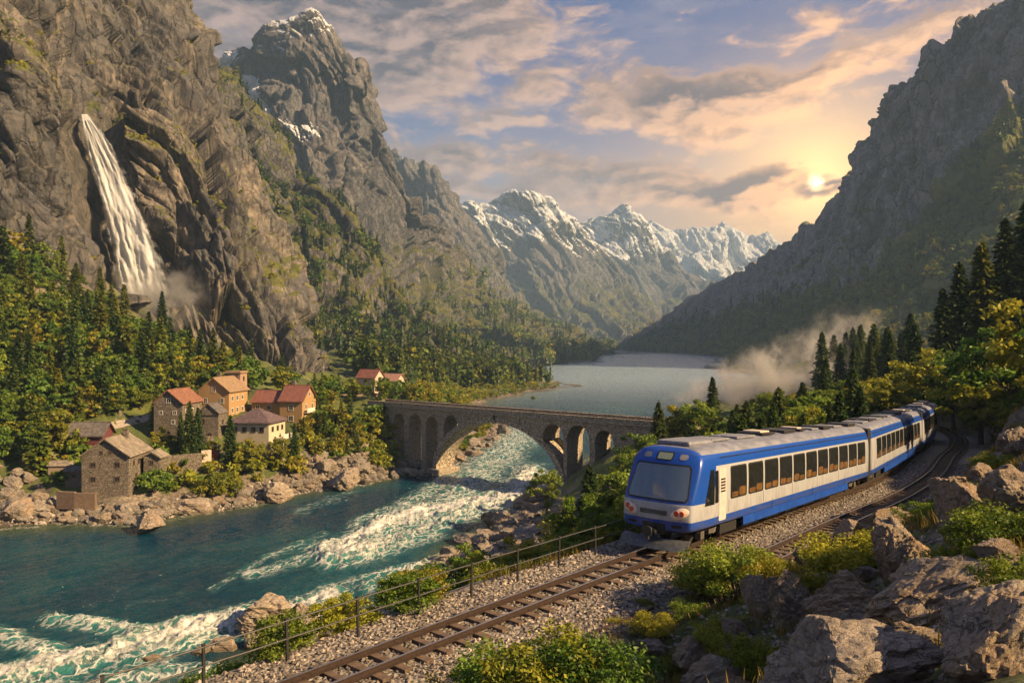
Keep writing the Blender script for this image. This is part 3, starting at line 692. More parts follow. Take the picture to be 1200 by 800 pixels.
def water_material():
    m, t = new_mat('river_water'); p = t.pos(); fo = t.attr('foam', 'Fac')
    x, y, z = t.xyz(p)[0:3]
    fl = t.comb(t.m('ADD', t.m('MULTIPLY', x, .53), t.m('MULTIPLY', y, .85)), t.m('ADD', t.m('MULTIPLY', x, -.85), t.m('MULTIPLY', y, .53)), z)
    fl = t.v('ADD', fl, t.v('SCALE', t.noise(fl, 0.12, 3, .5, 0, 1), 5.0))
    n1 = t.noise(t.mapping(fl, scale=(.35, 1, 1)), 0.75, 8, 0.72, 0.8)
    n2 = t.noise(t.mapping(fl, scale=(.45, 1, 1)), 2.6, 6, 0.7, 0.5)
    lac = t.ss(t.vor(t.v('ADD', t.mapping(fl, scale=(.4, 1, 1)), t.v('SCALE', t.noise(fl, 1.1, 3, .5, 0, 1), 1.2)), 0.9, 'DISTANCE_TO_EDGE'), 0.0, 0.16)
    lac = t.m('SUBTRACT', 1.0, lac)
    ff = t.m('ADD', t.m('MULTIPLY', fo, 0.95), t.m('ADD', t.m('MULTIPLY', t.m('SUBTRACT', n1, 0.5), 2.3), t.m('MULTIPLY', t.m('SUBTRACT', n2, .5), 1.05)))
    foam = t.ss(ff, 0.60, 1.05)
    foam2 = t.m('MULTIPLY', lac, t.ss(t.m('ADD', fo, t.m('MULTIPLY', t.m('SUBTRACT', n1, .5), .9)), 0.16, 0.5))
    foam = t.m('MAXIMUM', foam, t.m('MULTIPLY', foam2, 0.7))
    deep = t.mix(t.ss(t.noise(p, 0.035, 3, .5), .4, .62), (0.002, 0.030, 0.062), (0.005, 0.060, 0.085))
    teal = (0.05, 0.22, 0.20)
    c = t.mix(t.m('MULTIPLY', t.ss(t.m('ADD', fo, t.m('MULTIPLY', t.m('SUBTRACT', n1, .5), .8)), 0.05, 0.7), 0.85), deep, teal)
    c = t.mix(t.ss(t.m('SUBTRACT', 1.0, t.attr('depth', 'Fac')), 0.35, 1.0), c, (0.055, 0.075, 0.030))
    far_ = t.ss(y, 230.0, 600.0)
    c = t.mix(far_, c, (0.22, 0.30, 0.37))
    c = t.mix(foam, c, (0.80, 0.78, 0.74))
    w1 = t.noise(t.mapping(fl, scale=(.5, 1, 1)), 0.9, 8, 0.72, 0.6); w2 = t.noise(t.mapping(p, (0,0,0), (0,0,0.2), (.35, 1, 1)), 0.22, 8, 0.68)
    h = t.m('ADD', t.m('MULTIPLY', w1, 1.0), t.m('ADD', t.m('MULTIPLY', w2, 1.2), t.m('MULTIPLY', foam, 0.35)))
    b = t.bump(t.m('MULTIPLY', h, t.m('SUBTRACT', 1.0, t.m('MULTIPLY', t.ss(y, 180.0, 500.0), .6))), 0.85, 0.9)
    princ(t, c, t.mix(foam, t.mix(far_, (0.12,)*3, (0.22,)*3), (0.7,)*3), b, IOR=1.33)
    return m
WATER = water_material()
bedz = bil(Zf, az_f, rr_f, AZw.ravel(), RW.ravel()).reshape(AZw.shape)
depth = np.clip((Zw-bedz)/4.5, 0, 1); foam_v = np.clip(fm+0.10*(fl1 > 0.55)*(RW < 260)+0.32*np.exp(-((Zw-bedz-0.4)/0.45)**2)*(RW < 230), 0, 1.2)
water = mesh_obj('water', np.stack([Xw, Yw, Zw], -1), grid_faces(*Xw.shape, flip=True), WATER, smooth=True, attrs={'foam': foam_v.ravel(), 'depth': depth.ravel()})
tag(water, 'teal river with white rapids widening into the pale lake', 'river', kind='structure')

# ------------------------------------------------------------------ haze: one closed box of thin even air
def box_mesh(name, a, b, mat_):
    (x0, y0, z0), (x1, y1, z1) = a, b
    V = [(x, y, z) for x in (x0, x1) for y in (y0, y1) for z in (z0, z1)]
    Fc = [(0, 1, 3, 2), (4, 6, 7, 5), (0, 4, 5, 1), (2, 3, 7, 6), (0, 2, 6, 4), (1, 5, 7, 3)]
    return mesh_obj(name, V, Fc, mat_)
mh = bpy.data.materials.new('haze_air'); mh.use_nodes = True; th = T(mh.node_tree); th.N.clear(); th.out = th.N.new('ShaderNodeOutputMaterial')
pv = th.N.new('ShaderNodeVolumePrincipled'); pv.inputs['Color'].default_value = (0.42, 0.66, 1.0, 1); pv.inputs['Density'].default_value = 0.00016; pv.inputs['Anisotropy'].default_value = 0.0
th.L.new(pv.outputs[0], th.out.inputs['Volume'])
HAZE = box_mesh('haze', (-3200, -300, -60), (3400, 6100, 830), mh); tag(HAZE, 'thin bluish evening haze filling the valley', 'haze', kind='stuff')
# ------------------------------------------------------------------ foliage materials
def leaf_mat(name, dark, mid, light, transl=0.35):
    m, t = new_mat(name)
    tn = t.attr('tint', 'Fac'); orr = t.orand()
    f = t.m('ADD', t.m('MULTIPLY', tn, 0.8), t.m('MULTIPLY', orr, 0.25))
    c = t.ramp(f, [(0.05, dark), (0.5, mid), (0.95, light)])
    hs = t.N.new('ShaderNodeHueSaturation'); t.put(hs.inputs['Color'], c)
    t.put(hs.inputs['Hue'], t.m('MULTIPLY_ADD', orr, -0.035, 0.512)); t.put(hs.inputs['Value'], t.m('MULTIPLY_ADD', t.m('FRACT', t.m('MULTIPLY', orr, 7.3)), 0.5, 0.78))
    d = t.node('ShaderNodeBsdfDiffuse', {'Color': hs.outputs[0]})
    tr = t.node('ShaderNodeBsdfTranslucent', {'Color': hs.outputs[0]})
    gl = t.node('ShaderNodeBsdfGlossy', {'Color': (0.5, 0.5, 0.5, 1), 'Roughness': 0.5})
    mx = t.N.new('ShaderNodeMixShader'); mx.inputs[0].default_value = transl; t.L.new(d.outputs[0], mx.inputs[1]); t.L.new(tr.outputs[0], mx.inputs[2])
    m2 = t.N.new('ShaderNodeMixShader'); m2.inputs[0].default_value = 0.035; t.L.new(mx.outputs[0], m2.inputs[1]); t.L.new(gl.outputs[0], m2.inputs[2])
    t.L.new(m2.outputs[0], t.out.inputs[0])
    return m
F_CON = leaf_mat('needles_dark', (0.018, 0.036, 0.012), (0.045, 0.084, 0.018), (0.13, 0.165, 0.025), .28)
F_CONY = leaf_mat('needles_golden', (0.035, 0.055, 0.012), (0.095, 0.130, 0.018), (0.27, 0.26, 0.028), .32)
F_GRN = leaf_mat('leaves_green', (0.030, 0.058, 0.010), (0.085, 0.155, 0.018), (0.22, 0.30, 0.030))
F_YEL = leaf_mat('leaves_yellow', (0.070, 0.085, 0.010), (0.20, 0.22, 0.018), (0.42, 0.38, 0.035))
F_GRASS = leaf_mat('grass_blades', (0.05, 0.055, 0.012), (0.16, 0.13, 0.025), (0.36, 0.25, 0.06))
BARK = simple('bark', (0.07, 0.05, 0.035), 0.9, 0.4, 6, 0.5)

# ------------------------------------------------------------------ plant meshes
RNG = np.random.RandomState(11)
def tubes(segs, sides=5):
    """segs: list of (p0, p1, r0, r1)"""
    V = []; Fq = []; b = 0
    for p0, p1, r0, r1 in segs:
        p0 = np.array(p0, float); p1 = np.array(p1, float); d = p1-p0; L = np.linalg.norm(d)+1e-9; d /= L
        u = np.cross(d, [0.3, 0.1, 1.0] if abs(d[2]) < .9 else [1, 0, 0]); u /= np.linalg.norm(u); v = np.cross(d, u)
        a = np.linspace(0, 2*math.pi, sides, endpoint=False)
        ring = np.cos(a)[:, None]*u+np.sin(a)[:, None]*v
        V += [p0+ring*r0, p1+ring*r1]
        for k in range(sides): Fq.append((b+k, b+(k+1) % sides, b+sides+(k+1) % sides, b+sides+k))
        b += 2*sides
    return np.vstack(V), np.array(Fq)
def cards(C, U, Vv, tint):
    """diamond shaped leaf cards: centre C, half vectors U (long), V (short)"""
    n = len(C); P = np.stack([C-U, C+Vv, C+U, C-Vv], 1).reshape(-1, 3)
    return P, np.arange(n*4).reshape(n, 4), np.repeat(tint, 4)
def unit(a): return a/(np.linalg.norm(a, axis=-1, keepdims=True)+1e-9)
def conifer_mesh(rng, h, r, nb, nc, cs, base=0.08, ragged=0.35):
    t = base+(0.985-base)*(np.arange(nb)/nb)**0.92; t = np.clip(t+rng.normal(0, .008, nb), base, .99)
    ang = np.arange(nb)*2.4+rng.rand(nb)*0.8
    L = r*(1-t)**0.78*(1-ragged*rng.rand(nb))*np.where(t < base+0.12, 0.75, 1)+0.04*r
    up = 0.35*t-0.12
    s = (np.arange(nc)+rng.rand(nb, nc))/nc; s = s**0.75
    d = np.stack([np.cos(ang), np.sin(ang), 0*ang], -1)
    rad_ = L[:, None]*s
    drop = -0.22*L[:, None]*s**2+up[:, None]*rad_
    side = np.stack([-np.sin(ang), np.cos(ang), 0*ang], -1)
    lat = rng.normal(0, 1, (nb, nc))*(0.10+0.20*(1-s))*L[:, None]
    C = np.stack([np.zeros((nb, nc)), np.zeros((nb, nc)), t[:, None]*h+drop], -1)+d[:, None]*rad_[..., None]+side[:, None]*lat[..., None]
    C[..., 2] += rng.normal(0, cs*0.25, (nb, nc))
    out = unit(d[:, None]+side[:, None]*(lat/(L[:, None]+.01))[..., None]*1.4+rng.normal(0, .25, (nb, nc, 3))+np.array([0, 0, -0.25]))
    size = cs*(0.65+0.7*rng.rand(nb, nc))*np.clip(1.15-0.6*t[:, None], .45, 1)
    nrm_ = unit(np.array([0, 0, 1.0])+rng.normal(0, .5, (nb, nc, 3)))
    V = unit(np.cross(out, nrm_))*size[..., None]*0.42; U = out*size[..., None]
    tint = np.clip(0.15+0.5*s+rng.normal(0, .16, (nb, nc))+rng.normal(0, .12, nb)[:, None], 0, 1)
    P, Fq, ti = cards(C.reshape(-1, 3), U.reshape(-1, 3), V.reshape(-1, 3), tint.reshape(-1))
    tv, tf = tubes([((0, 0, -0.5), (0, 0, h*.5), h*.020, h*.012), ((0, 0, h*.5), (0, 0, h*.985), h*.012, h*.002)], 6)
    return (P, Fq, ti), (tv, tf)
def broad_mesh(rng, h, r, ncl, nl, ls, zc=0.62, zs=0.40, trunk=True, clr=0.27, low=0.0):
    a = rng.rand(ncl)*2*math.pi; cz = rng.uniform(-1, 1, ncl); q = rng.rand(ncl)**0.4
    lob = 1+0.22*np.sin(a*2+rng.rand()*6)+0.12*np.sin(a*3+rng.rand()*6)
    CC = np.stack([np.cos(a)*np.sqrt(1-cz**2*.92)*r*q*lob, np.sin(a)*np.sqrt(1-cz**2*.92)*r*q*lob, h*zc+cz*h*zs*q], -1)
    cr_ = r*clr*(0.6+0.8*rng.rand(ncl))
    ct = rng.rand(ncl)
    off = rng.normal(0, 1, (ncl, nl, 3)); off = unit(off)*(rng.rand(ncl, nl, 1)**0.45)
    off[..., 2] *= 0.62
    C = CC[:, None]+off*cr_[:, None, None]
    if low: C[..., 2] = np.maximum(C[..., 2], low*rng.rand(ncl, nl))
    nn = unit(off*0.8+rng.normal(0, .6, (ncl, nl, 3))+np.array([0, 0, 0.35]))
    U = unit(np.cross(nn, rng.normal(0, 1, (ncl, nl, 3))))
    V = np.cross(nn, U); sz = ls*(0.6+0.8*rng.rand(ncl, nl, 1))
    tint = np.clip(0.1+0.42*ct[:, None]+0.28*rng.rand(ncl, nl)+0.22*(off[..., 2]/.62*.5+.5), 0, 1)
    P, Fq, ti = cards(C.reshape(-1, 3), (U*sz).reshape(-1, 3), (V*sz*0.55).reshape(-1, 3), tint.reshape(-1))
    segs = []
    if trunk:
        top = h*(zc-zs*0.35); segs.append(((0, 0, -0.4), (0.02*h, 0, top*.6), h*.028, h*.020)); segs.append(((0.02*h, 0, top*.6), (0, 0.01*h, top*1.2), h*.020, h*.010))
        for k in range(min(ncl, 9)): segs.append(((0.01*h, 0, top*(.55+.07*k)), tuple(CC[k]), h*.009, h*.003))
    else:
        for k in range(min(ncl, 12)): segs.append(((rng.normal(0, .05*r), rng.normal(0, .05*r), -0.15), tuple(CC[k]), 0.022*r, 0.007*r))
    tv, tf = tubes(segs, 5)
    return (P, Fq, ti), (tv, tf)
class Proto:
    """a plant whose copies share mesh data; near ones are an Empty with trunk and crown, small ones a single mesh"""
    def __init__(s, name, parts, leaf, whole=False):
        (P, Fq, ti), (tv, tf) = parts; s.name = name; s.whole = whole
        if whole:
            o = mesh_obj(name, np.vstack([P, tv]), np.vstack([Fq, tf+len(P)]), [leaf, BARK], midx=[0]*len(Fq)+[1]*len(tf), attrs={'tint': np.concatenate([ti, 0*tv[:, 0]])}, link=False)
            s.me = [o.data]; bpy.data.objects.remove(o)
        else:
            a = mesh_obj('crown', P, Fq, leaf, attrs={'tint': ti}, link=False); b = mesh_obj('trunk', tv, tf, BARK, smooth=True, link=False)
            s.me = [a.data, b.data]; bpy.data.objects.remove(a); bpy.data.objects.remove(b)
    def place(s, loc, sc_, rz, label, cat, group=None, sz=None, woody='trunk'):
        if s.whole:
            o = bpy.data.objects.new(s.name, s.me[0]); COL.objects.link(o)
        else:
            o = bpy.data.objects.new(s.name, None); COL.objects.link(o)
            for nm, me in (('crown' if woody == 'trunk' else 'foliage', s.me[0]), (woody, s.me[1])):
                c = bpy.data.objects.new(nm, me); COL.objects.link(c); c.parent = o
        o.location = tuple(float(q) for q in loc); o.rotation_euler = (0, 0, rz); o.scale = (sc_, sc_, sc_*(sz or 1))
        tag(o, label, cat, group); return o
def R_(k): return np.random.RandomState(k)
# near and middle tree kinds (unit: metres at scale 1)
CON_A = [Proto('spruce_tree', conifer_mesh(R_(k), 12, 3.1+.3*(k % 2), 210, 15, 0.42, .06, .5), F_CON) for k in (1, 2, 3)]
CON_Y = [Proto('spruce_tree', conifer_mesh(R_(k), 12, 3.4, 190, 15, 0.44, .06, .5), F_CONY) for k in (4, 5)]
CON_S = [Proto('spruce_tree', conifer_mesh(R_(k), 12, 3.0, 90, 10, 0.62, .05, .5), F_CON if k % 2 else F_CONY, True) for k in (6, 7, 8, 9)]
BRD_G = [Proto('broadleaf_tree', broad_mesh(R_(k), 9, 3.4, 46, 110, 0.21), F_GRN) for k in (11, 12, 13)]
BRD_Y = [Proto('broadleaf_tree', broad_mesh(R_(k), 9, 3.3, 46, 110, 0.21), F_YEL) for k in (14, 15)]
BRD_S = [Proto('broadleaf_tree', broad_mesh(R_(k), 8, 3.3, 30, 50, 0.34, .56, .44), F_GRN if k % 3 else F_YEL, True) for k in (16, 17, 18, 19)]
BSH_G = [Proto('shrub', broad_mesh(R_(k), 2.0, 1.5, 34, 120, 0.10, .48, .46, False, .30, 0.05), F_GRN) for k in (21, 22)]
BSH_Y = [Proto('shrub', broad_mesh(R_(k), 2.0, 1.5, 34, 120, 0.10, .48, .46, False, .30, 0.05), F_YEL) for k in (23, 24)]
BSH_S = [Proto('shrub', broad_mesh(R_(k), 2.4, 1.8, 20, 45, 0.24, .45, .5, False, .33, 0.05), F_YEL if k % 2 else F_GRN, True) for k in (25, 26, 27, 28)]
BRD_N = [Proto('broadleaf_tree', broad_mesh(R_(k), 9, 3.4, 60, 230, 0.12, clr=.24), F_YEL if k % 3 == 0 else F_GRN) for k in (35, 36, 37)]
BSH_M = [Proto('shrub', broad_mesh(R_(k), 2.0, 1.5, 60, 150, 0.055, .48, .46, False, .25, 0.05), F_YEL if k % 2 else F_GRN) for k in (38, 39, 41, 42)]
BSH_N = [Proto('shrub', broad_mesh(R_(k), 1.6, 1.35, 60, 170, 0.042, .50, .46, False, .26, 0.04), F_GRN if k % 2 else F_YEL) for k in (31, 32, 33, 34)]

# ------------------------------------------------------------------ far woods: thousands of small trees merged, one object per slope
def low_conifer(rng):
    P, Fq, ti = conifer_mesh(rng, 1.0, 0.25, 22, 2, 0.13, .04, .4)[0]
    # closed ragged cone inside so the sprays read as a body
    a = np.linspace(0, 2*math.pi, 6, endpoint=False); V = []; Ft = []; b = len(P)
    for k, (z, rr) in enumerate(((0.05, .17), (.35, .12), (.62, .075))):
        V.append(np.stack([np.cos(a+k)*rr, np.sin(a+k)*rr, 0*a+z], -1)); V.append(np.array([[0, 0, z+.38-(.04*k)]]))
        for i in range(6): Ft.append((b+i, b+(i+1) % 6, b+6, b+6))
        b += 7
    V = np.vstack(V); Ft = np.array(Ft)
    return np.vstack([P, V]), Fq, Ft[:, :3], np.concatenate([ti, np.full(len(V), .25)])
def low_broad(rng):
    P, Fq, ti = broad_mesh(rng, 1.0, 0.42, 10, 12, 0.085, .52, .44, False, .42)[0]
    return P, Fq, np.zeros((0, 3), int), ti
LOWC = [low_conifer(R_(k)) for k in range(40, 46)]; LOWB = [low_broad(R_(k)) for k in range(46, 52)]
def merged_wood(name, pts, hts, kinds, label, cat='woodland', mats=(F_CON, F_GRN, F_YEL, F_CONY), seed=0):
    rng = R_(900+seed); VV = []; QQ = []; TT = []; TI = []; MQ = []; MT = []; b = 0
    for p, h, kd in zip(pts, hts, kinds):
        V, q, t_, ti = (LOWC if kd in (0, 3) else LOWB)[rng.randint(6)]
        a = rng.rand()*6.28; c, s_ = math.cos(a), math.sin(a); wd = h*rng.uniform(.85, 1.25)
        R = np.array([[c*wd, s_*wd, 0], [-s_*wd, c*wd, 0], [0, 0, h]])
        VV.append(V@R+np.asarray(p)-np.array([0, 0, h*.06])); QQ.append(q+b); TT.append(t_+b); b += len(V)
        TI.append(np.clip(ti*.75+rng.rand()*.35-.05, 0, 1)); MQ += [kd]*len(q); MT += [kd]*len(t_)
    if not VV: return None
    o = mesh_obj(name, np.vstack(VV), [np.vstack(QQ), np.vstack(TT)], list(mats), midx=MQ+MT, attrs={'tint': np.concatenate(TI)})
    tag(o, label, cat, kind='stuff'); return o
def scatter_loft(P, N2, weight, n, rng):
    """random points of a lofted surface, by area times weight"""
    du = np.linalg.norm(np.diff(P, axis=0)[:, :-1], axis=-1); dv = np.linalg.norm(np.diff(P, axis=1)[:-1], axis=-1)
    wgt = (du*dv*weight[:-1, :-1]).ravel(); cdf = np.cumsum(wgt); k = np.searchsorted(cdf, rng.rand(n)*cdf[-1])
    i, j = np.unravel_index(np.clip(k, 0, len(wgt)-1), du.shape); f = rng.rand(n, 1); g = rng.rand(n, 1)
    return P[i, j]*(1-f)*(1-g)+P[i+1, j]*f*(1-g)+P[i, j+1]*(1-f)*g+P[i+1, j+1]*f*g
rng = R_(77)
def kinds_for(n, pc, py_=0.3): 
    u = rng.rand(n); y = rng.rand(n); return np.where(u < pc, np.where(y < py_, 3, 0), np.where(y < py_, 2, 1)).tolist()
def hts_for(n, lo, hi): return rng.uniform(lo, hi, n)
# right mountain forest
px, py = to_px(RM_P); wgt = sstep(py-forest_line(px), -15, 25)*(RM_N[..., 2] > 0.22)*(px < 1420)*(RM_P[..., 2] > WZ+1)
wgt = wgt+0.05*(RM_N[..., 2] > 0.5)*(px < 1400)*(py > forest_line(px)-90)*(py > np.interp(px, [720, 900, 1000, 1100, 1200], [420, 330, 260, 120, 60]))
wgt = wgt*np.where(py > 455, 0.05, 1)/np.clip(RM_P[..., 1]/600, .6, 2.2)
pts = scatter_loft(RM_P, RM_N, wgt, 7500, rng)
merged_wood('forest', pts, hts_for(len(pts), 8, 15)*np.clip(pts[:, 1]/700, .8, 1.6), kinds_for(len(pts), .45, .45), 'dense mixed forest on the lower slope of the right mountain', seed=1)
# hillside behind the cliff
px, py = to_px(SH_P); wgt = (SH_M[..., 0] > .45)*(SH_N[..., 2] > .2)*(py > 30)*sstep(py, 60, 330)+0.25*(SH_M[..., 0] > .45)*(SH_N[..., 2] > .3)
pts = scatter_loft(SH_P, SH_N, wgt*np.where(py > 445, .3, 1), 2600, rng)
merged_wood('forest', pts, hts_for(len(pts), 6, 12), kinds_for(len(pts), .72, .3), 'dark conifer forest covering the shoulder below the high peak', seed=2)
# foot of the high peak
px, py = to_px(PK_P); wgt = sstep(py, 290, 380)*(PK_N[..., 2] > .25)*(px < 740)*(PK_P[..., 2] > WZ+1)
pts = scatter_loft(PK_P, PK_N, wgt, 2300, rng)
merged_wood('forest', pts, hts_for(len(pts), 9, 17)*np.clip(pts[:, 1]/800, .8, 1.5), kinds_for(len(pts), .7, .3), 'conifer forest along the foot of the high peak by the lake', seed=3)
# shrubs on the ledges of the cliff
px, py = to_px(CL_P); wgt = (CL_M[..., 0] > .42)*(CL_N[..., 2] > .25)*(px > -100)*(py > -10)
pts = scatter_loft(CL_P, CL_N, wgt, 1500, rng)
merged_wood('undergrowth', pts, hts_for(len(pts), 1.0, 3.2), kinds_for(len(pts), .15, .75), 'golden green shrubs growing on the ledges of the left cliff', 'shrubs', seed=4)
# headlands of the valley floor
def poly_points(poly, n, rng, minz=WZ+0.8, dmin=3, dmax=2500, spacing=0.0):
    xs = [q[0] for q in poly]; ys = [q[1] for q in poly]; out = []; tries = 0
    while len(out) < n and tries < n*12:
        tries += 1
        x, y = rng.uniform(min(xs), max(xs)), rng.uniform(min(ys), max(ys))
        if not in_poly(np.array([x]), np.array([y]), poly)[0]: continue
        p = ground_at(x, y, dmin, dmax)
        if p is None or p[2] < minz: continue
        if spacing and any((p[0]-q[0])**2+(p[1]-q[1])**2 < spacing**2 for q in out): continue
        out.append(p)
    return np.array(out).reshape(-1, 3)
pts = poly_points([(400, 418), (440, 418), (520, 425), (600, 432), (655, 445), (668, 452), (560, 455), (500, 452), (430, 440)], 620, rng)
merged_wood('forest', pts, hts_for(len(pts), 7, 14), kinds_for(len(pts), .85, .2), 'dark conifer wood on the headland behind the bridge', seed=5)
pts = poly_points([(470, 458), (600, 448), (678, 451), (640, 458), (580, 466), (540, 476), (480, 470)], 420, rng, WZ+.4)
merged_wood('undergrowth', pts, hts_for(len(pts), 1.5, 4.5), kinds_for(len(pts), .1, .6), 'yellow green bushes along the near headland shore behind the bridge', 'shrubs', seed=6)
pts = poly_points([(600, 414), (640, 414), (700, 408), (730, 409), (698, 423), (640, 425), (600, 425)], 300, rng, WZ+.4)
merged_wood('forest', pts, hts_for(len(pts), 8, 20), kinds_for(len(pts), .6, .3), 'trees on the second headland reaching into the lake', seed=7)
pts = poly_points([(820, 411), (960, 418), (975, 445), (900, 436), (820, 430), (800, 418)], 420, rng, WZ+.3)
merged_wood('undergrowth', pts, hts_for(len(pts), 2, 9), kinds_for(len(pts), .3, .5), 'low trees on the flat far shore under the right mountain', 'shrubs', seed=8)

# ------------------------------------------------------------------ trees one can tell apart
def tree_at(p, kind, h, label, cat, group=None, rz=None, wide=1.0):
    """kind: list of Proto; h: height in metres"""
    k = kind[rng.randint(len(kind))]; base_h = {'spruce_tree': 12, 'broadleaf_tree': 9, 'shrub': 2.0}[k.name]
    if kind is BRD_S: base_h = 8
    if kind is BSH_S: base_h = 2.4
    if kind is BSH_N: base_h = 1.6
    o = k.place(p, h/base_h, rng.rand()*6.28 if rz is None else rz, label, cat, group, woody='stems' if k.name == 'shrub' else 'trunk')
    o.scale = (o.scale[0]*wide, o.scale[1]*wide, o.scale[2]); return o
def stand(poly, n, spec, spacing, dmin=3, dmax=2500, minz=WZ+1):
    """spec: list of (weight, protos, hlo, hhi, label, cat, group)"""
    pts = poly_points(poly, n, rng, minz, dmin, dmax, spacing); ws = np.array([s[0] for s in spec]); ws = ws/ws.sum()
    for p in pts:
        s = spec[rng.choice(len(spec), p=ws)]
        tree_at(p-np.array([0, 0, .15]), s[1], rng.uniform(s[2], s[3]), s[4], s[5], s[6], wide=rng.uniform(.85, 1.2))
    return pts
# left slope above the village
stand([(-70, 300), (0, 292), (60, 318), (130, 362), (150, 385), (150, 430), (60, 450), (0, 470), (-70, 480)], 120,
      [(3, CON_S, 8, 13.5, 'conifer among the many on the upper slope under the left cliff', 'conifer', 'conifers on the slope under the cliff'),
       (5, BRD_S, 5, 9, 'bushy broadleaf tree among conifers on the upper slope under the left cliff', 'tree', 'broadleaf trees on the slope under the cliff')], 2.6, 100, 300)
stand([(130, 385), (190, 402), (250, 425), (310, 445), (350, 462), (340, 472), (280, 462), (200, 468), (130, 455)], 75,
      [(3, CON_S, 8, 13, 'conifer in the belt of trees between the waterfall foot and the houses', 'conifer', 'conifers above the houses'),
       (4, BRD_S, 5, 8.5, 'yellow green broadleaf tree in the belt above the houses', 'tree', 'broadleaf trees above the houses')], 2.8, 100, 300)
stand([(-70, 480), (0, 470), (150, 440), (180, 462), (175, 478), (120, 490), (85, 515), (75, 530), (0, 545), (-70, 545)], 105,
      [(2, CON_S, 7, 11, 'conifer in the wood left of the grey roofed barn', 'conifer', 'conifers left of the barn'),
       (5, BRD_S, 4.5, 8, 'round leafy tree in the wood left of the grey roofed barn', 'tree', 'leafy trees left of the barn')], 2.2, 90, 300)
stand([(365, 455), (440, 462), (500, 462), (480, 474), (455, 470), (400, 468), (370, 485)], 34,
      [(2, CON_S, 4, 7, 'small conifer between the far houses and the bridge head', 'conifer', 'conifers by the bridge head'),
       (5, BRD_S, 3.5, 6, 'round leafy tree between the far houses and the bridge head', 'tree', 'leafy trees by the bridge head')], 2.8, 120, 330)
stand([(360, 490), (450, 488), (462, 520), (455, 548), (400, 540), (350, 525)], 42,
      [(1, CON_S, 4, 7.5, 'small conifer on the rocky bank left of the bridge', 'conifer', 'conifers on the bank left of the bridge'),
       (4, BSH_S, 1.8, 3.6, 'yellow green bush on the rocky bank left of the bridge', 'shrub', 'bushes on the bank left of the bridge')], 1.8, 120, 330)
stand([(60, 525), (350, 525), (350, 560), (230, 578), (185, 572), (170, 545), (60, 572)], 40,
      [(1, BSH_S, 1.6, 3.4, 'low bush on the village bank above the shore boulders', 'shrub', 'bushes on the village bank'),
       (.35, BSH_S, 2.5, 4, 'low bush on the village bank above the shore boulders', 'shrub', 'bushes on the village bank')], 1.8, 90, 300)
def one(px, py, kind, h, label, cat, wide=1.0, group=None, dmin=3):
    p = ground_at(px, py, dmin)
    if p is None: return
    return tree_at(p-np.array([0, 0, .15]), kind, h, label, cat, group, wide=wide)
one(191, 532, BRD_Y, 5.2, 'yellow green round tree behind the stone house with slab roof', 'tree', 1.1)
one(190, 395, CON_A, 14, 'tall dark spruce standing out against the waterfall spray', 'conifer', .8)
one(222, 540, CON_A, 11, 'dark spruce in front of the stone house with red roof', 'conifer', .8)
one(232, 540, CON_A, 10, 'dark spruce left of the ruined stone tower', 'conifer', .75)
one(212, 532, CON_A, 8, 'slim dark conifer beside the field wall', 'conifer', .7)
one(270, 546, CON_A, 9.5, 'dark spruce in front of the cream house with purple roof', 'conifer', .95)
one(183, 505, CON_A, 8.5, 'dark spruce at the left corner of the stone house with red roof', 'conifer', .9)
one(292, 552, BRD_Y, 6.2, 'golden bushy tree below the cream house', 'tree', 1.15)
one(328, 548, BRD_Y, 6.0, 'golden green tree right below the cream house', 'tree', .9)
one(345, 540, CON_A, 7.5, 'dark conifer on the bank right of the cream house', 'conifer', .8)
one(262, 580, BSH_Y, 4.3, 'orange yellow bush at the waterline above the shore boulders', 'shrub', 1.0)
one(245, 580, BSH_Y, 3.2, 'low yellow bush left of the orange yellow waterline bush', 'shrub', 1.2)
one(180, 575, BSH_G, 3.8, 'green yellow bush at the right corner of the slab roofed stone house', 'shrub', 1.1)
one(165, 480, BRD_Y, 4.5, 'bright yellow tree behind the grey roofed barn', 'tree', 1.5)
one(130, 482, BRD_Y, 4.2, 'bright yellow tree straight above the barn roof', 'tree', 1.5)
one(45, 555, CON_S, 12, 'tall conifer at the waterside left of the retaining terrace', 'conifer')
one(640, 602, BRD_G, 6.5, 'lone small tree on the rocks below the right end of the bridge arch', 'tree', .9)
one(625, 470, BRD_G, 3.0, 'small green tree rising behind the bridge parapet', 'tree', 1.0)
# right near hill stand
stand([(955, 462), (1010, 458), (1060, 462), (1075, 448), (1010, 440), (955, 446)], 34,
      [(1, CON_A, 11, 17, 'dark spruce in the misty stand behind the last carriage', 'conifer', 'spruces behind the last carriage')], 4.0, 110, 420)
for (px, py, h, wd, kind, lab) in [(968, 458, 15, .9, CON_A, 'small dark spruce at the left end of the stand over the train'), (1000, 458, 17, .9, CON_A, 'second dark spruce from the left end of the stand over the train'),
        (1020, 462, 19, .85, CON_A, 'dark spruce rising over the last carriage roof'), (1043, 460, 22, .85, CON_A, 'tall dark spruce in the middle of the stand over the train'),
        (1072, 462, 23, .9, CON_A, 'tall dark spruce left of the yellow leafy tree'), (1105, 462, 27, .9, CON_A, 'broad dark spruce behind the yellow leafy tree'),
        (1125, 458, 32, .82, CON_A, 'spruce with the highest tip over the bend'), (1150, 452, 34, .95, CON_Y, 'large spruce right of the highest tip'), (1178, 448, 36, .9, CON_A, 'very tall dark spruce near the frame edge'), (1204, 440, 36, 1, CON_A, 'dark spruce cut by the picture edge')]:
    a = math.atan2(px-600, F0); d = 145 if px < 1060 else 120
    xx = (px-600)/F0*d; z = float(height(xx, d)[0]); tree_at((xx, d, z-.3), kind, h*.62, lab, 'conifer', wide=wd)
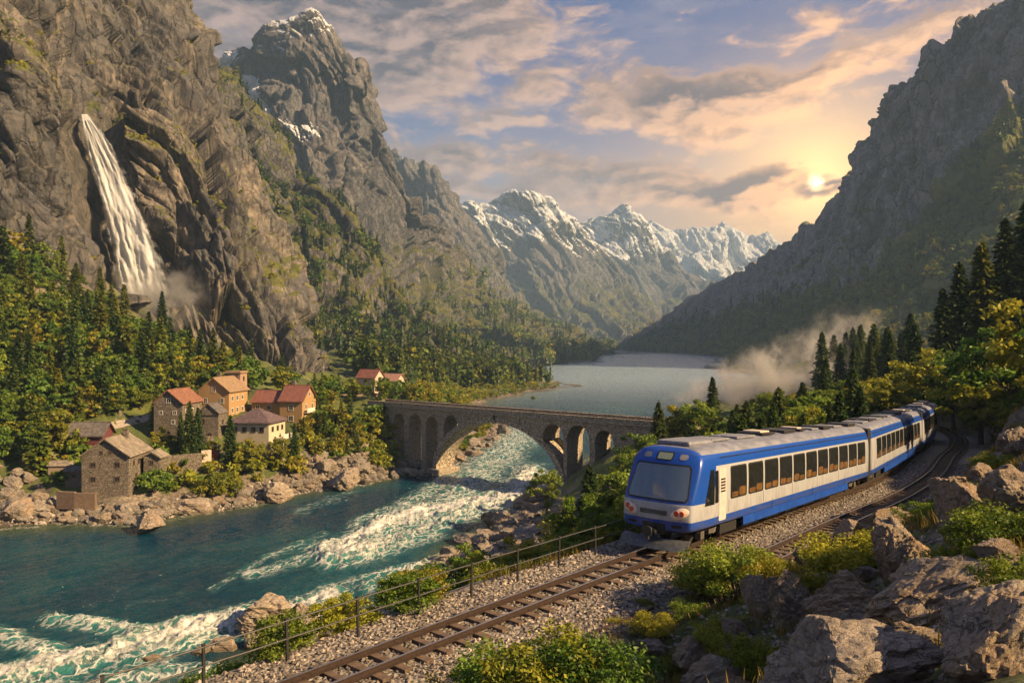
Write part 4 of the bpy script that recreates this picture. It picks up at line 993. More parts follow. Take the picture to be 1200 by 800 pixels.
for (px, py, d, h, wd, kind, lab) in [(1062, 470, 112, 9, 1.1, BRD_Y, 'yellow leafy tree at the left edge of the wood by the bend'), (1088, 470, 104, 11, 1.1, BRD_Y, 'tall golden tree above the bend of the railway'), (1118, 470, 98, 11, 1.1, BRD_G, 'large green tree above the bend of the railway'),
        (1150, 480, 84, 10, 1.15, BRD_Y, 'golden green tree on the slope right of the bend'), (1185, 470, 72, 10, 1.2, BRD_G, 'large leafy tree at the right picture edge'), (1035, 472, 125, 6, 1.2, BRD_Y, 'low yellow tree just above the last carriage'), (1012, 470, 132, 5, 1.2, BRD_G, 'low green tree left above the last carriage'), (1210, 480, 60, 9, 1.1, BRD_Y, 'leafy tree half outside the right picture edge')]:
    xx = (px-600)/F0*d; tree_at((xx, d, float(height(xx, d)[0])-.3), kind, h, lab, 'tree', wide=wd)
stand([(1095, 470), (1140, 462), (1200, 450), (1205, 500), (1170, 505), (1135, 490)], 46,
      [(2, BSH_Y, 2.0, 4.0, 'yellow bush on the slope beside the railway bend', 'shrub', 'bushes beside the railway bend'), (2, BSH_G, 1.8, 3.5, 'yellow bush on the slope beside the railway bend', 'shrub', 'bushes beside the railway bend')], 2.0, 76, 140)
# river bank between the line and the river
def bank(x0, x1, y0, y1, n, spec, spacing, off=(-3.0, -16)):
    """plants on the bank left of the line, between along-line distances x0..x1"""
    L = LINE; s = np.arange(len(L))*0.5; out = []; tries = 0; ws = np.array([q[0] for q in spec]); ws = ws/ws.sum()
    while len(out) < n and tries < n*20:
        tries += 1; q = rng.uniform(x0, x1); i = int(q*2); o_ = rng.uniform(y0, y1)
        if i >= len(L)-1: continue
        d = L[i+1]-L[i]; nn = np.array([d[1], -d[0]])/np.hypot(d[0], d[1]); p = L[i, :2]+nn*(-o_)
        if any((p[0]-a[0])**2+(p[1]-a[1])**2 < spacing**2 for a in out): continue
        z = float(height(p[0], p[1])[0])
        if z < WZ+1.5: continue
        out.append((p[0], p[1])); sp = spec[rng.choice(len(spec), p=ws)]
        tree_at((p[0], p[1], z-.12), sp[1], rng.uniform(sp[2], sp[3]), sp[4], sp[5], sp[6], wide=rng.uniform(.9, 1.25))
bank(17, 25, 2.7, 4.4, 7, [(1, BSH_M, .9, 1.5, 'low bush on the bank at the foot of the fence', 'shrub', 'low bushes at the fence foot')], 1.1)
bank(28, 46, 2.8, 8, 20, [(1, BSH_M, 0.9, 1.7, 'leafy bush on the bank just outside the railway fence', 'shrub', 'bushes outside the fence'), (1.5, BSH_M, 0.9, 1.9, 'leafy bush on the bank just outside the railway fence', 'shrub', 'bushes outside the fence')], 1.5)
bank(34, 62, 3.2, 13, 30, [(1.2, BRD_N, 3.0, 4.8, 'leafy tree on the river bank left of the train', 'tree', 'leafy trees left of the train'), (2, BSH_M, 1.4, 2.6, 'leafy bush on the river bank left of the train', 'shrub', 'bushes left of the train')], 2.3)
bank(60, 140, 4.5, 26, 75, [(3, BRD_G, 4.0, 6.5, 'leafy tree in the wood between the train and the lake', 'tree', 'leafy trees beyond the train'), (2.5, CON_A, 5, 8.5, 'conifer in the wood between the train and the lake', 'conifer', 'conifers beyond the train'), (1, BRD_Y, 4, 7, 'yellow tree in the wood between the train and the lake', 'tree', 'yellow trees beyond the train')], 3.2)

for (px, d, kind, h, lab) in [(752, 112, BRD_G, 7.5, 'leafy tree covering the right end of the bridge'), (772, 116, CON_A, 9.5, 'dark conifer standing at the right end of the bridge'), (790, 120, BRD_Y, 7.5, 'yellow green tree just right of the bridge end'), (812, 118, BRD_G, 8, 'round green tree behind the front carriage roof'),
        (735, 104, BRD_G, 6.5, 'leafy tree below the right bridge parapet'), (765, 98, BRD_Y, 6.5, 'yellow tree close behind the train front roof'), (835, 124, CON_A, 9, 'small conifer above the middle of the front carriage'), (718, 98, BRD_Y, 5, 'golden tree in front of the last small bridge arch')]:
    xx = (px-600)/F0*d; tree_at((xx, d, float(height(xx, d)[0])-.3), kind, h, lab, 'conifer' if kind is CON_A else 'tree')
# ------------------------------------------------------------------ box helpers for built things
class MB:
    """collects simple shapes into one mesh"""
    def __init__(s): s.V = []; s.F = []; s.M = []
    def add(s, V, F, m=0):
        b = len(s.V); s.V += [tuple(map(float, v)) for v in V]; s.F += [tuple(b+i for i in f) for f in F]; s.M += [m]*len(F); return s
    def box(s, c, size, rz=0.0, m=0, bev=0.0, ry=0.0):
        sx, sy, sz = size[0]/2, size[1]/2, size[2]/2
        V = [(x*sx, y*sy, z*sz) for x in (-1, 1) for y in (-1, 1) for z in (-1, 1)]
        Fc = [(0, 1, 3, 2), (4, 6, 7, 5), (0, 4, 5, 1), (2, 3, 7, 6), (0, 2, 6, 4), (1, 5, 7, 3)]
        if bev > 0:
            bm = bmesh.new(); bmesh.ops.create_cube(bm, size=2)
            for v in bm.verts: v.co = Vector((v.co.x*sx, v.co.y*sy, v.co.z*sz))
            bmesh.ops.bevel(bm, geom=bm.edges[:], offset=bev, segments=2, affect='EDGES', profile=.5)
            bm.verts.ensure_lookup_table(); bm.verts.index_update()
            V = [tuple(v.co) for v in bm.verts]; Fc = [tuple(v.index for v in f.verts) for f in bm.faces]; bm.free()
        R = Euler((0, ry, rz)).to_matrix()
        return s.add([Vector(c)+R@Vector(v) for v in V], Fc, m)
    def tube(s, p0, p1, r0, r1=None, sides=8, m=0, caps=True):
        r1 = r0 if r1 is None else r1; V, Fq = tubes([(p0, p1, r0, r1)], sides); Fl = [tuple(f) for f in Fq]
        if caps: Fl += [tuple(range(sides))[::-1], tuple(range(sides, 2*sides))]
        return s.add(V, Fl, m)
    def prism(s, poly, y0, y1, axis='y', m=0):
        """poly in (a,b); extruded along axis"""
        n_ = len(poly); f = {'y': lambda a, b, t: (a, t, b), 'x': lambda a, b, t: (t, a, b), 'z': lambda a, b, t: (a, b, t)}[axis]
        V = [f(a, b, y0) for a, b in poly]+[f(a, b, y1) for a, b in poly]
        Fl = [tuple(range(n_)), tuple(range(2*n_-1, n_-1, -1))]+[(i, i+n_, (i+1) % n_+n_, (i+1) % n_) for i in range(n_)]
        return s.add(V, Fl, m)
    def build(s, name, mats, parent=None, smooth=False):
        return mesh_obj(name, s.V, s.F, mats, parent, smooth, midx=s.M)
import bmesh
# ------------------------------------------------------------------ built materials
def masonry(name, c0, c1, mortar, scale=1.5, flat=(1, 1, 1.7), warp=0.35, bumpd=0.10):
    m, t = new_mat(name); p = t.obj()
    q = t.v('ADD', t.mapping(p, scale=flat), t.v('SCALE', t.noise(p, 1.1*scale, 3, .6, 0, 1), warp))
    e = t.vor(q, scale, 'DISTANCE_TO_EDGE'); cell = t.vor(q, scale, 'F1', 1)
    cc = t.ramp(t.rgb(cell)[0], [(0, c0), (1, c1)])
    cc = t.mix(t.m('MULTIPLY', t.noise(p, 0.5, 5, .65), 0.7), cc, tuple(x*.55 for x in c0))
    cc = t.mix(t.m('MULTIPLY', t.noise(p, 6, 6, .7), 0.35), cc, c1)
    k = t.ss(e, 0.02, 0.10); c = t.mix(k, mortar, cc)
    princ(t, c, .9, t.bump(t.m('ADD', t.m('MULTIPLY', k, 1.0), t.m('MULTIPLY', t.noise(p, 7, 6, .7), .4)), .9, bumpd))
    return m
STONE = masonry('rubble_stone', (0.12, 0.10, 0.08), (0.34, 0.28, 0.22), (0.055, 0.046, 0.038), 2.6, (1, 1, 1.6), .3, .08)
STONEB = masonry('bridge_stone', (0.34, 0.28, 0.21), (0.56, 0.47, 0.36), (0.14, 0.115, 0.085), 1.5, (1, 1, 1.9), .15, .10)
def roofmat(name, c0, c1, scale=7.0, lichen=0.3):
    m, t = new_mat(name); p = t.obj()
    br = t.N.new('ShaderNodeTexBrick'); t.put(br.inputs['Vector'], t.mapping(p, scale=(1, 1, 1)))
    v = t.vor(t.mapping(p, scale=(1, 1, .5)), scale*.45, 'F1', 1); n_ = t.noise(p, 1.2, 6, .7)
    wv = t.N.new('ShaderNodeTexWave'); wv.wave_type = 'BANDS'; wv.bands_direction = 'Z'; t.put(wv.inputs[0], p); wv.inputs['Scale'].default_value = scale*.35; wv.inputs['Distortion'].default_value = 1.5
    c = t.mix(t.rgb(v)[0], c0, c1); c = t.mix(t.m('MULTIPLY', t.ss(n_, .45, .7), lichen), c, (0.20, 0.17, 0.12))
    c = t.mix(t.m('MULTIPLY', t.ss(wv.outputs[1], .0, .35), -.35), c, c0)
    princ(t, c, .8, t.bump(t.m('ADD', t.rgb(v)[0], wv.outputs[1]), .7, .08)); return m
R_SLAB = roofmat('roof_slabs', (0.16, 0.135, 0.11), (0.32, 0.26, 0.20), 4, .4)
R_RED = roofmat('roof_orange_tile', (0.20, 0.080, 0.048), (0.32, 0.145, 0.09), 9, .15)
R_TAN = roofmat('roof_tan_tile', (0.24, 0.15, 0.085), (0.38, 0.25, 0.15), 9, .15)
R_PURP = roofmat('roof_purple_slate', (0.075, 0.05, 0.06), (0.17, 0.11, 0.115), 8, .1)
R_CRIM = roofmat('roof_crimson', (0.17, 0.055, 0.045), (0.28, 0.11, 0.08), 9, .15)
R_GREY = roofmat('roof_grey_board', (0.08, 0.07, 0.07), (0.17, 0.15, 0.145), 6, .2)
def plaster(name, c, dirt=0.35):
    m, t = new_mat(name); p = t.obj(); n_ = t.noise(t.mapping(p, scale=(1, 1, .4)), 0.9, 7, .7); k = t.m('MULTIPLY', t.ss(n_, .42, .75), dirt)
    cc = t.mix(k, c, tuple(x*.45 for x in c)); princ(t, cc, .9, t.bump(t.noise(p, 9, 5, .7), .5, .03)); return m
P_CREAM = plaster('cream_plaster', (0.52, 0.44, 0.32)); P_OCH = plaster('ochre_plaster', (0.36, 0.22, 0.10)); P_PINK = plaster('pale_plaster', (0.55, 0.42, 0.35))
WOOD_M = plaster('maroon_boards', (0.12, 0.030, 0.030), .5); WOOD_G = plaster('grey_boards', (0.14, 0.12, 0.11), .5); WOOD_D = simple('dark_timber', (0.05, 0.035, 0.025), .8, .3, 5)
GLASSD = simple('window_glass', (0.018, 0.022, 0.026), .08); FRAMEW = simple('white_frames', (0.6, 0.56, 0.5), .6, .2); FRAMEB = simple('brown_frames', (0.10, 0.065, 0.04), .7, .2)
METAL_D = simple('dark_metal', (0.03, 0.03, 0.032), .5, .3, 8, .2, Metallic=.3)
RUST = simple('rusty_steel', (0.045, 0.028, 0.022), .55, .4, 12, .3, Metallic=.35)
RAILTOP = simple('worn_rail', (0.50, 0.44, 0.40), .3, .3, 20, .1, Metallic=.9)

# ------------------------------------------------------------------ railway tracks
SLEEP = simple('sleeper_wood', (0.10, 0.066, 0.044), .85, .45, 5, .5)
def rail_mesh(C, off, name, parent):
    L = offset_line(C, off); d = np.gradient(C, axis=0); nn = np.stack([d[:, 1], -d[:, 0], 0*d[:, 0]], 1); nn /= np.linalg.norm(nn, axis=1)[:, None]
    prof = [(-.075, -.16), (.075, -.16), (.075, -.135), (.015, -.12), (.015, -.045), (.038, -.035), (.038, 0), (-.038, 0), (-.038, -.035), (-.015, -.045), (-.015, -.12), (-.075, -.135)]
    k = len(prof); V = np.stack([L+nn*a+np.array([0, 0, b]) for a, b in prof], 1).reshape(-1, 3)
    Fq = []; mi = []
    for i in range(len(L)-1):
        for j in range(k):
            Fq.append((i*k+j, i*k+(j+1) % k, (i+1)*k+(j+1) % k, (i+1)*k+j)); mi.append(1 if j == 6 else 0)
    return mesh_obj(name, V, np.array(Fq)[:, ::-1].copy(), [RUST, RAILTOP], parent, midx=mi)
def track(C, label, spacing, seed, show):
    root = empty('railway_track', tuple(C[0]), 0, label, 'railway track')
    inv = -np.array(C[0])
    for o_ in (-.5, .5):
        r = rail_mesh(C+inv, o_, 'rail', root)
    s = np.concatenate([[0], np.cumsum(np.linalg.norm(np.diff(C, axis=0), axis=1))]); rg = R_(seed)
    cand = np.arange(0.2, s[-1], spacing); d = np.gradient(C, axis=0); ind = []; rest = MB()
    vis = [q for q in cand if show(np.interp(q, s, C[:, 0]), np.interp(q, s, C[:, 1]))][:100]
    me = [(lambda b: b)(MB().box((0, 0, 0), (.22+.02*k, 1.95, .16), bev=.012).build('sleeper', SLEEP)) for k in range(3)]
    datas = [o.data for o in me]
    for o in me: bpy.data.objects.remove(o)
    for q in cand:
        p = np.array([np.interp(q, s, C[:, k]) for k in range(3)])+inv; dd = [np.interp(q, s, d[:, k]) for k in range(2)]; a = math.atan2(dd[1], dd[0])+rg.normal(0, .012)
        z = p[2]-.16-.085+rg.normal(0, .006)
        if q in vis:
            o = bpy.data.objects.new('sleeper', datas[rg.randint(3)]); COL.objects.link(o); o.parent = root; o.location = (p[0], p[1], z); o.rotation_euler = (0, 0, a)
        else: rest.box((p[0], p[1], z), (.23, 1.95, .16), a)
    if rest.V:
        r = rest.build('sleepers', SLEEP, root); r['kind'] = 'stuff'
    return root
TRK = resample(LINE, 0.5)
track(LINE[LINE[:, 1] < 134], 'rusty single track in front of and under the blue train', .72, 1, lambda x, y: y > 15 and y < 36)
L2 = LINE2[(LINE2[:, 1] > 27.0) & (LINE2[:, 1] < 134)]
track(L2, 'empty second track curving right of the train into the bend', .72, 2, lambda x, y: y > 27)
# half buried rail end among the stones
q = [ground_at(690, 745), ground_at(765, 714)]
mb = MB()
for k in range(6):
    a = q[0]+(q[1]-q[0])*k/6; b = q[0]+(q[1]-q[0])*(k+1)/6
    mb.box((a+b)/2+np.array([0, 0, .04]), (np.linalg.norm(b-a)*1.01, .06, .10), math.atan2(b[1]-a[1], b[0]-a[0]))
tag(mb.build('scrap_rail', RUST), 'half buried rusty rail lying in the stones near the yellow tufts', 'rail')
# loose stones of the track bed
def stones(name, pts, lo, hi, mat_, label, seed, cat='gravel', kind='stuff'):
    rg = R_(seed); n_ = len(pts); o8 = np.array([[1, 0, 0], [-1, 0, 0], [0, 1, 0], [0, -1, 0], [0, 0, 1], [0, 0, -1]], float)
    f8 = np.array([[0, 2, 4], [2, 1, 4], [1, 3, 4], [3, 0, 4], [2, 0, 5], [1, 2, 5], [3, 1, 5], [0, 3, 5]])
    sz = rg.uniform(lo, hi, (n_, 1, 1))*rg.uniform(.6, 1.3, (n_, 1, 3)); V = o8[None]*sz*rg.uniform(.7, 1.25, (n_, 6, 1))
    a = rg.rand(n_)*6.28; c, s_ = np.cos(a)[:, None], np.sin(a)[:, None]; tl = rg.normal(0, .5, (n_, 1))
    V = np.stack([V[..., 0]*c-V[..., 1]*s_, V[..., 0]*s_+V[..., 1]*c, V[..., 2]*.75+V[..., 0]*tl*.4], -1)+pts[:, None]
    Fq = (f8[None]+np.arange(n_)[:, None, None]*6).reshape(-1, 3)
    o = mesh_obj(name, V.reshape(-1, 3), Fq, mat_, attrs={'tint': np.repeat(rg.rand(n_), 6)}); return tag(o, label, cat, kind=kind)
mg, tg = new_mat('ballast_stone'); tc = tg.ramp(tg.attr('tint', 'Fac'), [(0, (0.07, 0.06, 0.052)), (.45, (0.17, 0.14, 0.12)), (.8, (0.30, 0.25, 0.21)), (1, (0.45, 0.38, 0.31))]); princ(tg, tc, .9, tg.bump(tg.noise(tg.pos(), 30, 4, .7), .5, .02))
BALL = mg
rg = R_(5); NS = 30000
s_ = rg.rand(NS)**1.4; i_ = np.clip((s_*150+14).astype(int), 0, len(LINE)-2); off = rg.uniform(-2.5, 6.0, NS); P_ = LINE[i_]+(LINE[i_+1]-LINE[i_])*rg.rand(NS, 1); dd = LINE[i_+1]-LINE[i_]; nn = np.stack([dd[:, 1], -dd[:, 0]], 1); nn /= np.linalg.norm(nn, axis=1)[:, None]
XY = P_[:, :2]+nn*off[:, None]; kk = (XY[:, 1] > 27) | (off < 4.8); XY = XY[kk]; off = off[kk]; zz = height(XY[:, 0], XY[:, 1])
bal = stones('gravel', np.column_stack([XY, zz+.02]), .035, .085, BALL, 'loose grey brown ballast stones of the track bed', 6)
gr = np.repeat(np.clip(R_(9).rand(len(XY))*np.where((np.abs(off) < .75) | (np.abs(off-3.5) < .75), .55, 1), 0, 1), 6).astype(np.float32); bal.data.attributes['tint'].data.foreach_set('value', gr)

# ------------------------------------------------------------------ fence along the river side
rootf = empty('metal_fence', (0, 0, 0), 0, 'dark metal fence with two rails between the track and the river', 'fence')
FL = offset_line(LINE, -1.85); FL = resample(FL, .25); iy = np.where((FL[:, 1] > 10.5) & (FL[:, 1] < 60))[0]; FL = FL[iy]
FL[:, 2] = height(FL[:, 0], FL[:, 1])
def sm(a, k): return np.convolve(np.pad(a, k, mode='edge'), np.ones(2*k+1)/(2*k+1), 'valid')
FL[:, 2] = sm(FL[:, 2], 6)
pm = MB().box((0, 0, .42), (.07, .06, 1.36), bev=.006).box((0, 0, 1.115), (.085, .075, .03)).build('post', METAL_D); pd = pm.data; bpy.data.objects.remove(pm)
for k in range(4, len(FL), 9):
    o = bpy.data.objects.new('post', pd); COL.objects.link(o); o.parent = rootf; o.location = tuple(FL[k]); o.rotation_euler = (R_(k).normal(0, .015), R_(k+1).normal(0, .015), .85)
for h_, nm in ((1.06, 'rail'), (.60, 'rail')):
    mb = MB(); pts_ = FL[::3]+np.array([0, 0, h_]); pts_[:, 2] += np.array([R_(k).normal(0, .008) for k in range(len(pts_))])
    for a, b in zip(pts_[:-1], pts_[1:]): mb.tube(a, b, .024, sides=6, caps=False)
    mb.build(nm, METAL_D, rootf)

# ------------------------------------------------------------------ the train
def body_profile():
    half = [(0, .80), (.7, .80), (1.28, .81), (1.345, .87), (1.372, .98), (1.38, 1.15), (1.385, 1.5), (1.385, 2.0), (1.38, 2.5), (1.365, 2.9), (1.34, 3.2), (1.29, 3.48), (1.19, 3.72), (1.01, 3.88), (.74, 3.98), (.40, 4.05), (0, 4.07)]
    h = np.array(half); s = np.concatenate([[0], np.cumsum(np.hypot(*np.diff(h, axis=0).T))]); q = np.linspace(0, s[-1], 46)
    h = np.stack([np.interp(q, s, h[:, 0]), np.interp(q, s, h[:, 1])], 1)
    h[:, 0] *= 1.13
    return np.vstack([h, np.stack([-h[::-1][1:-1, 0], h[::-1][1:-1, 1]], 1)])
PROF = body_profile()
hh = PROF[:46]
def ywall(z): return float(np.interp(z, hh[2:, 1], hh[2:, 0]))
def xfront(y, z):
    z = np.asarray(z, float); y = np.abs(np.asarray(y, float))
    r = np.interp(z, [.5, .9, 1.25, 1.75, 2.0, 3.25, 3.45, 3.8, 4.07], [.22, .06, 0, .03, .12, .72, .84, 1.15, 1.75])
    return r+.26*(y/1.47)**3.2
def nose_scale(x): return 1-.06*(1-sstep(x, 0, 2.0))**1.6
def paint_body(nose):
    m, t = new_mat('train_paint_nose' if nose else 'train_paint'); X, Y, Z = t.xyz(t.obj())[0:3]
    blue = t.mix(t.noise(t.obj(), 1.3, 6, .7), (0.006, 0.050, 0.31), (0.012, 0.075, 0.42)); white = t.mix(t.noise(t.mapping(t.obj(), scale=(1, 1, .3)), 2.0, 6, .7), (0.31, 0.32, 0.35), (0.43, 0.44, 0.48))
    roof = t.mix(t.ss(t.noise(t.mapping(t.obj(), scale=(.5, 1, 1)), 2.5, 7, .7), .35, .65), (0.115, 0.125, 0.175), (0.21, 0.215, 0.265)); dk = (0.02, 0.02, 0.022)
    def step(v, e): return t.ss(v, e-.008, e+.008)
    c = t.mix(step(Z, .62), dk, blue); c = t.mix(step(Z, 1.20), c, white)
    if nose:
        upper = t.mix(step(Z, 1.84), white, blue)
        front = t.m('SUBTRACT', 1.0, step(t.m('ADD', X, t.m('MULTIPLY', Z, -.22)), 1.62))
        c = t.mix(t.m('MULTIPLY', front, step(Z, 1.20)), c, upper)
    c = t.mix(step(Z, 3.20), c, blue); c = t.mix(step(Z, 3.66), c, roof)
    if nose: 
        ff = t.m('SUBTRACT', 1.0, step(X, 1.35)); c = t.mix(t.m('MULTIPLY', ff, step(Z, 3.2)), c, blue)
    dirt = t.m('MULTIPLY', t.ss(t.m('SUBTRACT', t.noise(t.mapping(t.obj(), scale=(2, 2, .5)), 2.2, 7, .7), t.m('MULTIPLY', Z, .10)), .25, .55), .35)
    c = t.mix(dirt, c, (0.10, 0.085, 0.07))
    rr = t.mix(step(Z, 3.66), (.28,)*3, (.6,)*3)
    hb = t.noise(t.mapping(t.obj(), scale=(.35, 1, 1)), 1.2, 3, .5)
    wv = t.N.new('ShaderNodeTexWave'); wv.bands_direction = 'X'; t.put(wv.inputs[0], t.obj()); wv.inputs['Scale'].default_value = 1.1
    hb = t.m('ADD', hb, t.m('MULTIPLY', t.m('MULTIPLY', wv.outputs[1], step(Z, 3.7)), .6))
    princ(t, c, rr, t.bump(hb, .25, .03)); return m
PAINT_N, PAINT = paint_body(True), paint_body(False)
BLACK = simple('black_rubber', (0.012, 0.012, 0.013), .55); GREYM = simple('light_metal', (0.19, 0.195, 0.23), .5, .3, 6, .2); PANEL = simple('pale_roof_panel', (0.55, 0.47, 0.38), .6, .25, 6)
def train_glass(name, col, amt):
    m, t = new_mat(name); d = t.node('ShaderNodeBsdfDiffuse', {'Color': (*col, 1)}); g = t.node('ShaderNodeBsdfGlossy', {'Color': (.95, .95, .95, 1), 'Roughness': .03})
    mx = t.N.new('ShaderNodeMixShader'); fr = t.node('ShaderNodeFresnel', {'IOR': 1.5}); t.put(mx.inputs[0], t.m('ADD', fr.outputs[0], amt)); t.L.new(d.outputs[0], mx.inputs[1]); t.L.new(g.outputs[0], mx.inputs[2]); t.L.new(mx.outputs[0], t.out.inputs[0]); return m
def pane_glass():
    m, t = new_mat('side_window_glass'); d = t.N.new('ShaderNodeBsdfTransparent'); d.inputs[0].default_value = (.8, .85, .8, 1); g = t.node('ShaderNodeBsdfGlossy', {'Color': (.95, .95, .95, 1), 'Roughness': .03})
    mx = t.N.new('ShaderNodeMixShader'); fr = t.node('ShaderNodeFresnel', {'IOR': 1.5}); t.put(mx.inputs[0], t.m('ADD', fr.outputs[0], .14)); t.L.new(d.outputs[0], mx.inputs[1]); t.L.new(g.outputs[0], mx.inputs[2]); t.L.new(mx.outputs[0], t.out.inputs[0]); return m
PANE = pane_glass(); REFL_PAINT = simple('amber_reflection_paint', (0.34, 0.15, 0.045), .8, .35, 3)  # amber is the ground's reflection put into colour for the side windows
TG = train_glass('tinted_side_glass', (.010, .012, .010), .30); TW = train_glass('windscreen_glass', (.06, .09, .125), .12)
LAMP = simple('lamp_red_lens', (0.55, 0.10, 0.05), .15); LAMPW = simple('lamp_clear_lens', (0.75, 0.62, 0.5), .12)
DISP = simple('display_glass', (0.20, 0.25, 0.19), .2)
def wall_patch(x0, x1, z0, z1, side, proud, rnd=.09, n=7):
    """rounded rectangle following the body side; side -1 faces the camera"""
    cx, cz = (x0+x1)/2, (z0+z1)/2; pts = []
    for (sx, sz) in ((1, 1), (-1, 1), (-1, -1), (1, -1)):
        for k in range(5):
            a = math.atan2(sz, sx)-math.pi/4+math.pi/2*k/4
            pts.append(((x1-rnd if sx > 0 else x0+rnd)+rnd*math.cos(a), (z1-rnd if sz > 0 else z0+rnd)+rnd*math.sin(a)))
    # rows across the height so that the patch bends with the wall
    zs = np.linspace(z0, z1, n); V = []; F_ = []
    def xr(z):
        e = max(0, rnd-(z-z0), rnd-(z1-z)); ins = rnd-math.sqrt(max(rnd*rnd-e*e, 0)) if e > 0 else 0
        return x0+ins, x1-ins
    zs = np.concatenate([np.linspace(z0, z0+rnd, 5), np.linspace(z0+rnd, z1-rnd, 5)[1:-1], np.linspace(z1-rnd, z1, 5)])
    for z in zs:
        a, b = xr(z); y = ywall(z)+proud
        V += [(a, side*y, z), (b, side*y, z)]
    for i in range(len(zs)-1): F_.append((2*i, 2*i+1, 2*i+3, 2*i+2) if side < 0 else (2*i, 2*i+2, 2*i+3, 2*i+1))
    # thin rim back to the wall
    for i in range(len(zs)-1):
        for e in (0, 1):
            k0, k1 = 2*i+e, 2*i+2+e; b = len(V); V += [(V[k0][0], V[k0][1]-side*proud*1.5, V[k0][2]), (V[k1][0], V[k1][1]-side*proud*1.5, V[k1][2])]; F_.append((k0, k1, b+1, b))
    return V, F_
def front_patch(y0, y1, z0, z1, proud, taper=0.0, rnd=.1, n=16, m=10):
    V = []; F_ = []
    for i in range(m+1):
        z = z0+(z1-z0)*i/m; e = max(0, rnd-(z-z0), rnd-(z1-z)); ins = rnd-math.sqrt(max(rnd*rnd-e*e, 0)); tp = 1-taper*i/m
        for k in range(n+1):
            y = (y0+ins+(y1-y0-2*ins)*k/n)*tp; V.append((float(xfront(y, z))-proud, y, z))
    for i in range(m):
        for k in range(n): a = i*(n+1)+k; F_.append((a, a+1, a+n+2, a+n+1))
    return V, F_
def bogie(x, parent):
    mb = MB()
    for dx in (-.95, .95):
        for sy in (-1, 1):
            mb.tube((x+dx, sy*.55, .43), (x+dx, sy*.47, .43), .43, sides=20, m=0); mb.tube((x+dx, sy*.47, .43), (x+dx, sy*.43, .43), .47, sides=20)
            mb.box((x+dx, sy*1.0, .45), (.34, .26, .34), bev=.03, m=1); mb.tube((x+dx-.25, sy*1.0, .55), (x+dx-.25, sy*1.0, .85), .075, sides=8, m=1); mb.tube((x+dx+.25, sy*1.0, .55), (x+dx+.25, sy*1.0, .85), .075, sides=8, m=1)
        mb.tube((x+dx, -1.0, .43), (x+dx, 1.0, .43), .07, sides=8)
    for sy in (-1, 1): mb.box((x, sy*1.02, .66), (2.5, .16, .16), bev=.02, m=1); mb.box((x, sy*1.02, .52), (.7, .2, .22), bev=.02, m=1); mb.tube((x, sy*1.12, .4), (x+.5, sy*1.12, .8), .04, sides=6, m=1)
    mb.box((x, 0, .66), (.9, 2.0, .25), bev=.02)
    return mb.build('bogie', [METAL_D, simple('bogie_frame', (0.075, 0.065, 0.058), .7, .4, 10)], parent)
